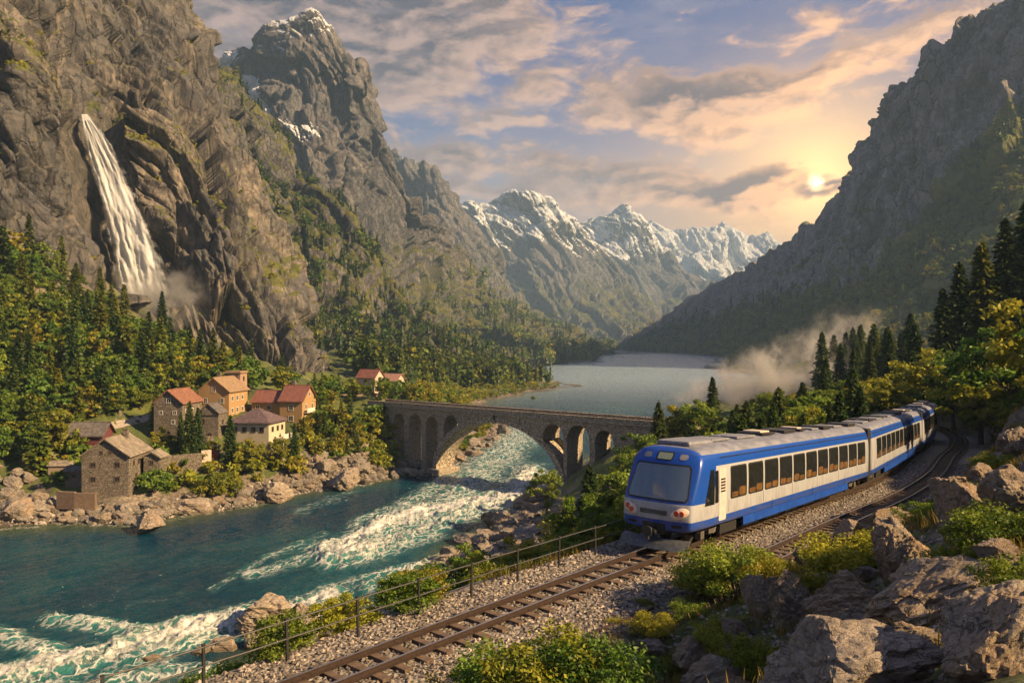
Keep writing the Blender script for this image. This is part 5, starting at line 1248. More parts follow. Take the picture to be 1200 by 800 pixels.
def carriage(parent, P0, P1, nose, wins, seed):
    d = np.array(P1)-np.array(P0); L = float(np.linalg.norm(d))-.75
    stations = np.concatenate([np.linspace(0, .16, 16), np.linspace(.16, 1, 30)[1:]]) if nose else np.linspace(0, 1, 26)
    V = []; k = len(PROF)
    for s in stations:
        xf = xfront(PROF[:, 0], PROF[:, 1]) if nose else 0*PROF[:, 0]
        x = xf+s*(L-xf); ns = nose_scale(x) if nose else 1
        dz = -(.10*(1-sstep(x, .6, 3.2)))*sstep(PROF[:, 1], 3.3, 4.0) if nose else 0
        V.append(np.stack([x, PROF[:, 0]*ns, PROF[:, 1]+dz], 1))
    V0 = V[0]; caps = []
    V = np.vstack(V); Fq = grid_faces(len(stations), k); ex = []
    for i in range(len(stations)-1): ex.append((i*k+k-1, (i+1)*k+k-1, (i+1)*k, i*k))
    F_ = [tuple(f) for f in Fq]+ex; VV = [tuple(v) for v in V]
    if nose:
        prev = list(range(k)); base_ring = V0
        for q in np.linspace(1, 0.02, 26)[1:]:
            y = base_ring[:, 1]*q; z = 2.2+(base_ring[:, 2]-2.2)*q; x = xfront(y, z); b = len(VV)
            VV += [(float(a), float(c), float(e)) for a, c, e in zip(x, y, z)]
            cur = list(range(b, b+k)); F_ += [(prev[i], prev[(i+1) % k], cur[(i+1) % k], cur[i]) for i in range(k)]; prev = cur
        F_.append(tuple(prev))
    else: F_.append(tuple(range(k)))
    F_.append(tuple(range((len(stations)-1)*k, len(stations)*k))[::-1])
    body = mesh_obj('carriage', VV, F_, PAINT_N if nose else PAINT, parent, smooth=True)
    body.location = P0; rz = math.atan2(d[1], d[0]); body.rotation_euler = (0, -math.asin(d[2]/np.linalg.norm(d)), rz)
    for side in (-1, 1):
        for (a, b) in wins:
            Vp, Fp = wall_patch(a-.06, b+.06, 1.76, 3.10, side, .012, .12); w_ = mesh_obj('window', Vp, Fp, BLACK, body)
            Vp, Fp = wall_patch(a, b, 1.82, 3.04, side, .020, .09)
            mb = MB().add(Vp, Fp, 0); b0 = mesh_obj('window', mb.V, mb.F, TG, body); 
            # glass joined into the window part: frame and pane are one window
            me = w_.data; nv = len(me.vertices); Va = np.array([v.co[:] for v in me.vertices]); Vb = np.array([v.co[:] for v in b0.data.vertices])
            Fa = [tuple(p.vertices) for p in me.polygons]; Fb = [tuple(i+nv for i in p.vertices) for p in b0.data.polygons]
            bpy.data.objects.remove(b0); bpy.data.objects.remove(w_)
            wo = mesh_obj('window', np.vstack([Va, Vb]), Fa+Fb, [BLACK, PANE], body, midx=[0]*len(Fa)+[1]*len(Fb))
            ms = MB(); hs = (b-a)/2  # amber humps paint a warm ground reflection into the lower pane
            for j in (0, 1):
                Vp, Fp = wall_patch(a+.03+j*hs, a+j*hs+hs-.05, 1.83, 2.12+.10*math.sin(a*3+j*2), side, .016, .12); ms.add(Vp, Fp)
            ms.build('amber_reflection', REFL_PAINT, wo)
        if nose:
            Vp, Fp = wall_patch(2.55, 3.25, 1.0, 3.10, side, .015, .07); mesh_obj('door', Vp, Fp, simple('door_paint', (0.50, 0.47, 0.45), .4, .15), body)
            # cab side window, a slanted dark pane
            V4 = []
            for (x, z) in ((1.35, 1.72), (2.05, 1.72), (2.05, 3.08), (1.78, 3.08)):
                V4.append((x, side*(ywall(z)*nose_scale(x)+.012), z))
            Vc = []; Fc = []
            for i in range(9):
                z = 1.72+1.36*i/8; xa = 1.25+.52*max(0, (z-1.72)/1.36)**1.0; 
                for x in (xa, (xa+2.1)/2, 2.1): Vc.append((x, side*(ywall(z)*float(nose_scale(x))+.014), z))
            for i in range(8):
                for j in (0, 1): Fc.append((i*3+j, i*3+j+1, i*3+j+4, i*3+j+3))
            mesh_obj('cab_window', Vc, Fc, TG, body)
            Vp, Fp = wall_patch(2.16, 2.48, 1.75, 3.02, side, .013, .06); mesh_obj('door_window', Vp, Fp, TG, body)
            mb = MB()
            for k_ in range(5): mb.box((2.9, side*(ywall(2.6-.12*k_)+.02), 2.65-.12*k_), (.42, .02, .06))
            mb.build('vent', BLACK, body)
        mb = MB()
        for x in np.arange(4.2, L-4, 2.6): mb.box((x, side*1.18, .52), (1.7, .22, .40), bev=.03)
        mb.build('underfloor_box', METAL_D, body)
        mb = MB(); mb.box(((5.2+L-4.4)/2, side*1.50, .68), (L-4.4-5.2, .06, .36), bev=.02); mb.build('skirt', simple('skirt_paint', (.010, .06, .34), .35, .25, 3), body)
        mb = MB()
        for x in np.arange(8.5 if nose else 6.0, L-2, 5.8): mb.box((x, side*(ywall(1.2)+.002), 1.05), (.015, .01, .5))
        for x in np.arange(3.55 if nose else .9, L-.4, 3.84): mb.box((x, side*(ywall(1.5)+.002), 1.5), (.012, .01, .5))
        mb.build('panel_seam', BLACK, body)
    bogie(3.0 if nose else 2.3, body); bogie(L-2.3, body)
    rg = R_(seed); x = 3.6 if nose else 1.5
    if nose:
        mb = MB(); mb.box((2.65, 0, 4.02), (2.3, 1.5, .22), bev=.10); mb.build('roof_fairing', GREYM, body)
    while x < L-1.4:
        ln = rg.uniform(1.0, 2.2); kind = rg.randint(3)
        if kind == 0: MB().box((x+ln/2, rg.uniform(-.25, .1), 4.10), (ln, 1.35, .16), bev=.03).build('roof_unit', METAL_D, body)
        elif kind == 1:
            mb = MB().box((x+ln/2, -.35, 4.08), (ln, .8, .10), bev=.02)
            for j in range(4): mb.box((x+ln*(j+.5)/4, .35, 4.07), (ln/5, .5, .08), bev=.015)
            mb.build('roof_unit', GREYM, body)
        else:
            mb = MB().box((x+ln/2, -.1, 4.11), (ln*.8, 1.3, .10), bev=.02, m=0).box((x+ln/2, -.1, 4.19), (ln*.55, .9, .08), bev=.02, m=1); mb.build('roof_unit', [METAL_D, PANEL], body)
        x += ln+rg.uniform(.5, 1.2)
    # gutter line
    for side in (-1, 1): MB().box((L/2+1.2*nose, side*(ywall(3.5)+.01), 3.50), (L-3.2*nose, .03, .035)).build('gutter', METAL_D, body)
    if not nose:
        MB().box((-.38, 0, 2.2), (.9, 3.0, 3.3), bev=.08).build('gangway', BLACK, body)
    if nose:
        Vp, Fp = front_patch(-1.33, 1.33, 1.92, 3.28, .012, .10, .10); mesh_obj('windscreen_frame', Vp, [f[::-1] for f in Fp], BLACK, body)
        Vp, Fp = front_patch(-1.27, 1.27, 1.98, 3.22, .020, .10, .08); ws = mesh_obj('windscreen', Vp, [f[::-1] for f in Fp], TW, body, smooth=True)
        Vp, Fp = front_patch(-.36, .36, 3.40, 3.72, .02, 0, .03, 4, 4); mesh_obj('display_frame', Vp, [f[::-1] for f in Fp], BLACK, body)
        Vp, Fp = front_patch(-.31, .31, 3.44, 3.68, .03, 0, .02, 4, 4); mesh_obj('destination_display', Vp, [f[::-1] for f in Fp], DISP, body)
        for sy in (-1, 1):
            mb = MB(); V_ = []; N_ = 20
            for ring, (ra, pr) in enumerate(((.27, .005), (.25, .035), (.0, .05))):
                for k_ in range(N_):
                    a = 2*math.pi*k_/N_; y = sy*1.06+math.cos(a)*ra*1.25; z = 1.50+math.sin(a)*ra*.78+math.cos(a)*ra*.35*sy; V_.append((float(xfront(y, z))-pr, y, z))
            Fh = [(r_*N_+i, r_*N_+(i+1) % N_, (r_+1)*N_+(i+1) % N_, (r_+1)*N_+i) for r_ in (0, 1) for i in range(N_)]
            mesh_obj('headlight', V_, Fh, LAMPW, body, smooth=True)
            for q_, (oy, oz) in enumerate(((-.09, -.02), (.10, .04))):
                MB().tube((float(xfront(sy*1.06+oy, 1.5))-.065, sy*1.06+oy, 1.50+oz+oy*.3*sy), (float(xfront(sy*1.06+oy, 1.5)), sy*1.06+oy, 1.50+oz+oy*.3*sy), .105, sides=14).build('lamp_lens', LAMP, body)
            Vp, Fp = front_patch(sy*.78-.17, sy*.78+.17, 3.46, 3.66, .015, 0, .06, 4, 4); mesh_obj('upper_lamp', Vp, [f[::-1] for f in Fp], GREYM, body)
            Vp, Fp = front_patch(sy*.95-.2, sy*.95+.2, .95, 1.06, .02, 0, .04, 4, 3); mesh_obj('step_recess', Vp, [f[::-1] for f in Fp], BLACK, body)
            a = (float(xfront(sy*.2, 1.9))-.09, sy*.25, 1.86); b = (float(xfront(sy*.5, 2.35))-.10, sy*(.02 if sy > 0 else .62), 2.02)
            MB().tube(a, b, .014, sides=5).tube(b, (b[0]+.03, b[1]+.33, b[2]+.03), .016, sides=5).build('wiper', BLACK, body)
        mb = MB()
        for k_ in range(6): 
            z = 1.40+k_*.03; mb.box((float(xfront(0, z))-.01, 0, z), (.03, 1.15, .012))
        mb.build('grille', METAL_D, body)
        # coupler recess, coupler and plough
        MB().box((.16, 0, .86), (.30, .95, .42), bev=.03).build('coupler_recess', BLACK, body)
        MB().box((-.12, 0, .80), (.5, .26, .26), bev=.04).tube((-.38, 0, .80), (-.46, 0, .80), .19, sides=14).box((-.40, .0, .60), (.12, .10, .25)).box((-.25, .22, .8), (.2, .1, .12)).box((-.25, -.22, .8), (.2, .1, .12)).build('coupler', METAL_D, body)
        mb = MB(); yy = np.linspace(-1.45, 1.45, 13); V_ = []; F2 = []
        for z, x_ in ((.50, .02), (.34, -.20), (.13, -.34)):
            for y in yy: V_.append((x_+.30*(abs(y)/1.45)**2.2, y*(1 if z < .4 else .97), z))
        nb_ = len(V_); V_ += [(x_+.07, y, z) for x_, y, z in V_]
        for r_ in range(2):
            for i in range(12): a = r_*13+i; F2.append((a, a+13, a+14, a+1)); F2.append((a+nb_, a+1+nb_, a+14+nb_, a+13+nb_))
        for i in range(12): F2.append((26+i, 26+i+nb_, 27+i+nb_, 27+i))
        for r_ in range(2):
            for e in (0, 12): F2.append((r_*13+e, r_*13+e+nb_, r_*13+e+13+nb_, r_*13+e+13))
        mesh_obj('snow_plough', V_, F2, simple('plough_steel', (0.10, 0.105, 0.11), .45, .4, 6, .3, Metallic=.4), body)
    return body
troot = empty('passenger_train', (0, 0, 0), 0, 'blue and white passenger train of three carriages rounding the bend', 'train')
P_0, P_1, P_2 = np.array([5.4, 29.6, -8.03]), np.array([21.7, 50.0, -9.42]), np.array([36.4, 71.3, -10.38]); P_3 = np.array([48.3, 90.0, -11.1])
w1 = [(3.75+1.92*k, 3.75+1.92*k+1.60) for k in range(11)]; w2 = [(1.9+2.0*k, 1.9+2.0*k+1.66) for k in range(11)]; w3 = [(1.5+1.85*k, 1.5+1.85*k+1.52) for k in range(9)]
carriage(troot, P_0, P_1, True, w1, 51); carriage(troot, P_1, P_2, False, w2, 52); carriage(troot, P_2, P_3, False, w3, 53)

# ------------------------------------------------------------------ stone bridge
A_ = np.array([-28.8, 175.4]); B_ = np.array([25.5, 131.4]); LB = float(np.linalg.norm(B_-A_)); bd = (B_-A_)/LB
broot = empty('stone_bridge', (float(A_[0]), float(A_[1]), -14.0), math.atan2(bd[1], bd[0]), 'old stone arch bridge crossing the river with one great arch', 'bridge')
def s_of(px):   # distance along the bridge seen at a photo column
    k = (px-600)/F0; return (k*A_[1]-A_[0])/(bd[0]-k*bd[1])
WB = 2.6
sa_, sb_ = s_of(521), s_of(667); sm_ = (sa_+sb_)/2; hw_ = (sb_-sa_)/2; zsp = -13.6; ztop = -2.05
def intr(s):
    u = np.clip(abs(s-sm_)/hw_, 0, 1); return zsp+(ztop-zsp)*np.sqrt(1-u**2.0)
small = [(471, 484), (489, 504), (509, 523), (530, 546.5), (646, 669.5), (674, 700), (706.5, 728)]
small = [(s_of(a), s_of(b)) for a, b in small]; 
DZ = -0.55
def wall_low(s):
    """underside of the masonry at s (None-free): arch soffits over openings, else the ground or the ring"""
    for a, b in small:
        if a < s < b:
            r = (b-a)/2; zc = -3.6 if a < sm_-hw_*.9 or a > sm_+hw_*.3 else -3.3
            return max(zc+math.sqrt(max(r*r-(s-(a+b)/2)**2, 0)), ext(s)), True
    return ext(s), False
def ext(s):
    if abs(s-sm_) < hw_+1.3:
        u = min(abs(s-sm_)/(hw_+1.3), 1); return zsp+(ztop+1.05-zsp)*math.sqrt(1-u**2.0)
    return -16.0
brk = sorted(set([0.0, LB]+[q for ab in small for q in ab]+[sm_-hw_-1.3, sm_+hw_+1.3]))
def strips(s0, s1, lo, hi, y0, y1, n_):
    mb = MB(); ss_ = np.linspace(s0, s1, n_+1)
    for a, b in zip(ss_[:-1], ss_[1:]):
        e = 1e-4; la, lb = lo(a+e), lo(b-e)
        ha, hb = hi(a+e), hi(b-e)
        if ha-la < .02 and hb-lb < .02: continue
        V = [(a, y0, la), (b, y0, lb), (b, y0, hb), (a, y0, ha), (a, y1, la), (b, y1, lb), (b, y1, hb), (a, y1, ha)]
        F_ = [(0, 1, 2, 3), (5, 4, 7, 6), (1, 0, 4, 5)]
        if a == ss_[0]: F_.append((0, 3, 7, 4))
        if b == ss_[-1]: F_.append((1, 5, 6, 2))
        mb.add(V, F_)
    return mb
# piers and spandrel walls: one part per stretch of wall
for a, b in zip(brk[:-1], brk[1:]):
    if b-a < .05: continue
    mid = (a+b)/2; z_, opening = wall_low(mid)
    nm = 'small_arch' if opening else ('pier' if mid < sa_-1 or mid > sb_+1 else 'spandrel_wall')
    mb = strips(a, b, lambda s: wall_low(min(max(s, a+1e-3), b-1e-3))[0], lambda s: DZ, -WB, WB, max(8, int((b-a)/.35)))
    if nm == 'pier' and b-a < 6: mb.box((mid, 0, -4.05), (b-a+.25, 2*WB+.25, .3))
    if mb.V: mb.build(nm, STONEB, broot)
mb = strips(sm_-hw_-1.3, sm_+hw_+1.3, lambda s: intr(s) if abs(s-sm_) < hw_ else -16.0, lambda s: ext(s), -WB-.10, WB+.10, 70)
mb.build('main_arch', masonry('arch_stone', (0.38, 0.31, 0.23), (0.58, 0.49, 0.38), (0.09, 0.07, 0.05), 1.3, (1, 1, 1), .1, .10), broot)
rs = MB().box(((small[0][0]+small[3][0])/2, 0, 0), (.01, .01, .01))
MB().box((LB/2+2, 0, DZ+.17), (LB+10, 2*WB+.7, .34), bev=.05).build('deck', STONEB, broot)
for sy in (-1, 1):
    mb = MB().box((LB/2+2, sy*(WB+.08), DZ+.34+.36), (LB+10, .36, .72)); mb.box((LB/2+2, sy*(WB+.08), DZ+.34+.76), (LB+10.1, .50, .10), bev=.02)
    mb.build('parapet', STONEB, broot)
MB().box((LB/2+2, 0, DZ+.42), (LB+10, 2*WB-.3, .10)).build('roadway', simple('bridge_road', (.22, .18, .14), .95, .3, 3), broot)
for s in (sm_-hw_-.4, sm_+hw_+.4): MB().box((s, 0, -15.6), (3.6, 2*WB+1.2, 5.6), bev=.25).build('abutment', STONEB, broot)
MB().box((sm_-.0, -WB-.16, DZ-.35), (.5, .2, 1.1), bev=.03).build('keystone', METAL_D, broot)

# ------------------------------------------------------------------ houses
def window(mbp, face, u, z, w_, h_, W_, L_, fm, parent, pane=GLASSD):
    """face: f (-Y), r (+X), l (-X), b (+Y)"""
    mf = MB(); mp = MB(); t_ = .07
    def P(a, o_, zz, sa, so, sz):
        if face == 'f': return (a, -L_/2-o_, zz), (sa, so, sz)
        if face == 'b': return (a, L_/2+o_, zz), (sa, so, sz)
        if face == 'r': return (W_/2+o_, a, zz), (so, sa, sz)
        return (-W_/2-o_, a, zz), (so, sa, sz)
    for dz in (-1, 1):
        c, s = P(u, .02, z+dz*(h_/2), w_+.16, .10, t_*1.5); mf.box(c, s)
    for du in (-1, 1):
        c, s = P(u+du*w_/2, .015, z, t_*1.4, .09, h_); mf.box(c, s)
    c, s = P(u, .012, z, .05, .06, h_); mf.box(c, s)
    c, s = P(u, .0, z, w_, .04, h_); mp.box(c, s)
    f = mf.build('window', fm, parent); mp.build('pane', pane, f); return f
def house(name, label, px, py, d, W_, L_, hw, hr, yaw, wallm, roofm, wins=(), hip=False, fm=FRAMEW, found=3.0, chim=None, gx=False, wall2=None, cat='house', over=.4, loc=None, root=None, at=(0, 0, 0), door=None):
    """ridge along local Y (or X when gx); base centre under photo pixel (px, py) at distance d"""
    if root is None:
        p = W(px, py, d) if loc is None else np.array(loc); root = empty(name, tuple(p), rad(-yaw), label, cat)
    ox, oy, oz = at; t_ = .18
    holder = root
    def tr(mb): mb.V = [(x+ox, y+oy, z+oz) for x, y, z in mb.V]; return mb
    mb = MB()
    if hip: mb.box((0, 0, hw/2-found/2), (W_, L_, hw+found))
    elif gx:
        mb.prism([(-L_/2, -found), (L_/2, -found), (L_/2, hw), (0, hw+hr), (-L_/2, hw)], -W_/2, W_/2, 'x')
    else: mb.prism([(-W_/2, -found), (W_/2, -found), (W_/2, hw), (0, hw+hr), (-W_/2, hw)], -L_/2, L_/2, 'y')
    wall = tr(mb).build('wall', wallm, root)
    mb = MB(); o_ = over
    if hip:
        r0 = max(0, (L_-W_)/2) if L_ > W_ else 0; rx = max(0, (W_-L_)/2); zb = hw-.02; zt = hw+hr
        a, b = W_/2+o_, L_/2+o_
        V = [(-a, -b, zb), (a, -b, zb), (a, b, zb), (-a, b, zb), (-rx, -r0, zt), (rx, -r0, zt), (rx, r0, zt), (-rx, r0, zt), (-a, -b, zb-.16), (a, -b, zb-.16), (a, b, zb-.16), (-a, b, zb-.16)]
        mb.add(V, [(0, 1, 5, 4), (1, 2, 6, 5), (2, 3, 7, 6), (3, 0, 4, 7), (8, 9, 1, 0), (9, 10, 2, 1), (10, 11, 3, 2), (11, 8, 0, 3), (11, 10, 9, 8)])
    else:
        hwid = (L_ if gx else W_)/2; k = hr/hwid; ln = (W_ if gx else L_)/2+o_
        for s in (-1, 1):
            e = hwid+o_; poly = [(0, hw+hr+.02), (s*e, hw-k*o_+.02), (s*e, hw-k*o_+.02+t_), (0, hw+hr+.02+t_*1.15)]
            mb.prism(poly, -ln, ln, 'x' if gx else 'y')
        mb.box((0, 0, hw+hr+t_+.03), (.30 if not gx else 2*ln, 2*ln if not gx else .30, .12))
    roof = tr(mb).build('roof', roofm, root)
    if chim:
        cx, cy_ = chim; tr(MB().box((cx, cy_, hw+hr*.75), (.7, .7, hr*.9+1.0)).box((cx, cy_, hw+hr*1.2+.55), (.85, .85, .15))).build('chimney', STONE, roof)
    for w0 in wins:
        f = window(None, w0[0], w0[1], w0[2], w0[3], w0[4], W_, L_, fm, root)
        f.location = at
    if door:
        face, u, dw, dh = door; mbd = MB()
        c = (u, -L_/2-.02, dh/2) if face == 'f' else (W_/2+.02, u, dh/2); s = (dw, .08, dh) if face == 'f' else (.08, dw, dh); tr(mbd.box(c, s)).build('door', FRAMEB, root)
    return root
g3 = lambda us, zs, w_, h_, f='f': [(f, u, z, w_, h_) for z in zs for u in us]
h1 = house('stone_house', 'grey rubble stone house with slab roof at the water edge', 137, 574, 129, 7.4, 8.6, 6.4, 2.6, -4, STONE, R_SLAB, g3((-1.9, 1.9), (2.6, 4.9), .8, .75)+g3((-.6, .8), (6.9,), .45, .5)+g3((-2.4, -.4, 1.6), (4.9,), .7, .8, 'r')+g3((-1.4, 1.2), (2.7,), .7, .8, 'r'), fm=FRAMEB, over=.45, found=4, chim=(.8, 1.6))
house('garden_shed', 'small lean-to of stone against the slab roofed stone house', 182, 549, 131, 2.6, 3.2, 2.2, .8, -4, STONE, R_SLAB, [('f', .0, 1.3, .6, .7)], fm=FRAMEB, cat='shed', door=None)
house('stone_house', 'stone house with orange red roof above the dark spruces', 209, 499, 152, 5.6, 8.2, 4.9, 2.3, 3, STONE, R_RED, g3((-1.4, 1.3), (3.0,), .7, .7)+[('f', .1, 5.3, .8, .9), ('f', 1.0, 1.2, .7, .8)]+g3((-2.5, 0, 2.4), (3.2,), .7, .8, 'r'), fm=FRAMEW)
house('village_house', 'ochre house with broad tan roof in front of the square tower', 262, 493, 163, 6.6, 8.6, 6.6, 2.6, 6, P_OCH, R_TAN, g3((-1.8, 1.8), (2.3, 4.6), .8, 1.0)+[('f', 0, 6.9, .7, 1.1)]+g3((-2.8, -.6, 1.8), (2.5, 5.0), .9, 1.0, 'r'), fm=FRAMEW, chim=(-1.2, .5))
tw = empty('stone_tower', tuple(W(277, 482, 172)), rad(-6), 'square stone tower rising behind the tan roofed house', 'tower')
MB().box((0, 0, 2.4), (3.4, 3.4, 12.4)).build('wall', plaster('tower_plaster', (0.34, 0.22, 0.15), .6), tw); MB().box((0, 0, 8.75), (3.9, 3.9, .35), bev=.05).box((0, 0, 9.0), (3.5, 3.5, .2)).build('roof', R_TAN, tw)
for face, u in (('f', -.7), ('f', .8), ('r', 0)): window(None, face, u, 7.4, .6, .9, 3.4, 3.4, FRAMEB, tw)
rt = house('ruined_tower', 'half ruined grey stone tower left of the cream house', 249, 522, 148, 4.0, 3.6, 6.4, 1.7, 4, STONE, R_GREY, [('f', .3, 2.0, .7, 1.2), ('r', 0, 4.6, .6, .9), ('f', -.9, 4.9, .5, .8)], fm=FRAMEB, cat='ruin', over=.2)
MB().box((0.2, -1.86, 6.0), (3.9, .1, .14)).box((-1.2, -1.86, 6.6), (.12, .1, 1.5), 0).box((1.4, -1.86, 6.6), (.12, .1, 1.4), 0).build('beam', WOOD_D, rt)
MB().box((-.3, -2.5, 1.0), (1.6, 1.2, 2.2)).build('annex', STONE, rt)
h6 = house('village_house', 'cream house with dark purple hipped roof above the golden bushes', 302, 516, 150, 8.0, 7.2, 3.9, 2.4, 8, P_CREAM, R_PURP, g3((-2.8, -.9, .9, 2.6), (2.5,), .8, .9)+g3((-2.0, .2, 2.2), (2.5,), .8, .9, 'r')+g3((-1.0, 1.2), (.5,), .8, .8, 'r'), hip=True, fm=FRAMEB, over=.55)
MB().box((5.1, 0.2, .6), (2.2, 4.2, .15)).box((6.1, -1.8, -.4), (.15, .15, 2)).box((6.1, 2.1, -.4), (.15, .15, 2)).box((6.15, .2, 1.1), (.06, 4.2, .8)).build('balcony', FRAMEW, h6)
h7 = house('village_house', 'large ochre house with crimson roof and cross gable on the right', 322, 494, 168, 7.5, 6.4, 4.6, 2.1, 8, P_OCH, R_CRIM, g3((-2.4, .2), (1.3, 3.4), .9, 1.0), gx=True, fm=FRAMEW, chim=None)
house(None, None, 0, 0, 0, 5.0, 7.4, 5.2, 2.9, 0, P_OCH, R_CRIM, [('f', 0, 1.4, 1.0, 1.1), ('f', 0, 3.7, 1.0, 1.1), ('r', -1.8, 1.4, .8, 1.0), ('r', 1.6, 1.4, .8, 1.0), ('r', -1.8, 3.8, .8, 1.1), ('r', 1.6, 3.8, .8, 1.1), ('r', 0, 6.4, .8, .9)], gx=True, fm=FRAMEW, root=h7, at=(5.6, -.5, -.2), chim=(-1.2, .6))
MB().box((8.6, -1.5, 2.4), (.9, 4.2, .12)).box((9.0, -1.5, 2.9), (.05, 4.2, .8)).build('balcony', FRAMEW, h7)
house('barn', 'small barn with grey roof and maroon board wall', 106, 530, 141, 6.0, 4.6, 3.6, 1.8, -6, WOOD_M, R_GREY, [('f', 1.6, .8, 1.2, 1.0)], gx=True, fm=FRAMEW, over=.55, cat='barn')
house('garden_shed', 'tiny dark board shed left of the slab roofed stone house', 90, 564, 128, 2.6, 2.4, 1.9, .5, -6, WOOD_G, R_GREY, [('f', 0, 1.1, .7, .6)], gx=True, fm=FRAMEB, cat='shed', over=.25)
house('garden_shed', 'low tan hut with boarded front near the left shore', 73, 556, 130, 3.4, 2.4, 1.7, .5, -6, plaster('weathered_boards', (.30, .22, .16), .5), R_SLAB, [], gx=True, cat='shed', over=.2)
house('far_cottage', 'white walled cottage with bright red roof behind the bridge head', 434, 452, 228, 6.0, 5.5, 2.6, 2.2, 20, P_PINK, R_CRIM, [('f', 0, 1.4, .9, .9), ('r', 0, 1.4, .9, .9)], gx=True, fm=FRAMEB)
house('far_cottage', 'pink roofed cottage right of the bright red roof', 456, 453, 234, 8.0, 5.5, 2.0, 1.9, 20, P_PINK, roofmat('roof_faded_pink', (.34, .17, .13), (.46, .26, .20), 9, .2), [('f', -1.6, 1.2, .9, .8), ('f', 1.6, 1.2, .9, .8)], gx=True, fm=FRAMEB)
hut = empty('roadside_hut', tuple(W(411, 473, 186)), rad(-8), 'low tan hut with a flat roof left of the bridge head', 'hut')
MB().box((0, 0, .6), (4.0, 3.0, 2.6)).build('wall', P_OCH, hut); MB().box((0, 0, 2.05), (4.8, 3.8, .3), bev=.04).build('roof', R_TAN, hut); MB().box((-.6, -1.53, .9), (.9, .06, 1.7)).build('door', FRAMEB, hut); window(None, 'f', 1.0, 1.2, .8, .7, 4.0, 3.0, FRAMEW, hut)
for (px, py, d, w_, lab, rm, pm_) in [(869, 425, 930, 9, 'tiny white farmhouse on the far right shore', R_CRIM, P_CREAM), (640, 421, 1090, 12, 'tiny brown farm building on the second headland', R_TAN, P_OCH), (668, 421, 1085, 12, 'tiny pale farm building near the tip of the second headland', R_CRIM, P_CREAM), (712, 409.5, 2150, 26, 'tiny pale building at the far end of the lake', R_TAN, P_CREAM)]:
    x_ = (px-600)/F0*d; house('farmhouse', lab, 0, 0, 0, w_, w_*.7, w_*.38, w_*.22, 15, pm_, rm, [], gx=True, loc=(x_, d, max(float(height(x_, d)[0]), WZ+.5)), found=3)
def wall_run(label, pts_, h_, th, mat_, name='garden_wall'):
    mb = MB(); c0 = np.mean(pts_, axis=0)
    for a, b in zip(pts_[:-1], pts_[1:]):
        a = np.array(a)-c0; b = np.array(b)-c0; m_ = (a+b)/2; mb.box((m_[0], m_[1], m_[2]+h_/2-1), (np.hypot(*(b-a)[:2])+.1, th, h_+2), math.atan2(b[1]-a[1], b[0]-a[0]))
    o = mb.build(name, mat_); o.location = tuple(c0); return tag(o, label, 'wall')
wall_run('stone field wall running right from the lean-to', [W(188, 548, 134), W(212, 546, 136), W(236, 543, 138)], 2.0, .5, STONE)
wall_run('plastered low wall between the field wall and the gate', [W(236, 541, 139), W(247, 538, 140)], 1.9, .4, P_PINK)
wall_run('brick retaining wall of the terrace left of the stone house', [W(68, 580, 121.5), W(88, 582, 121), W(112, 583, 121)], .7, .6, masonry('terrace_brick', (.20, .13, .09), (.34, .24, .17), (.12, .08, .06), 4, (1, 1, 2), .1, .05), 'retaining_wall')
gt = empty('timber_gate', tuple(W(252, 538, 141)), 0, 'small roofed timber gate right of the plastered wall', 'gate')
for x_ in (-.7, .7): MB().box((x_, 0, .8), (.16, .3, 3.2)).build('post', WOOD_D, gt)
MB().box((0, 0, 2.5), (2.0, .8, .18)).build('roof', WOOD_G, gt); MB().box((0, 0, .9), (1.2, .08, 1.7)).build('door', WOOD_M, gt)
# village lane
lane = [(128, 500), (150, 496), (168, 490), (180, 484)]
V = []; F_ = []
cl = [ground_at(x, y) for x, y in lane]
cl = resample(catmull([c for c in cl if c is not None], 8), 1.0)
dd = np.gradient(cl, axis=0); nn = np.stack([dd[:, 1], -dd[:, 0]], 1); nn /= np.linalg.norm(nn, axis=1)[:, None]
for i, c in enumerate(cl):
    for o_ in (-1, 0, 1):
        x, y = c[0]+nn[i, 0]*o_, c[1]+nn[i, 1]*o_; V.append((x, y, float(height(x, y)[0])+.06))
tag(mesh_obj('path', V, grid_faces(len(cl), 3), simple('lane_gravel', (.32, .27, .22), .95, .3, 3), smooth=True), 'pale lane climbing through grass behind the barn', 'path', kind='structure')
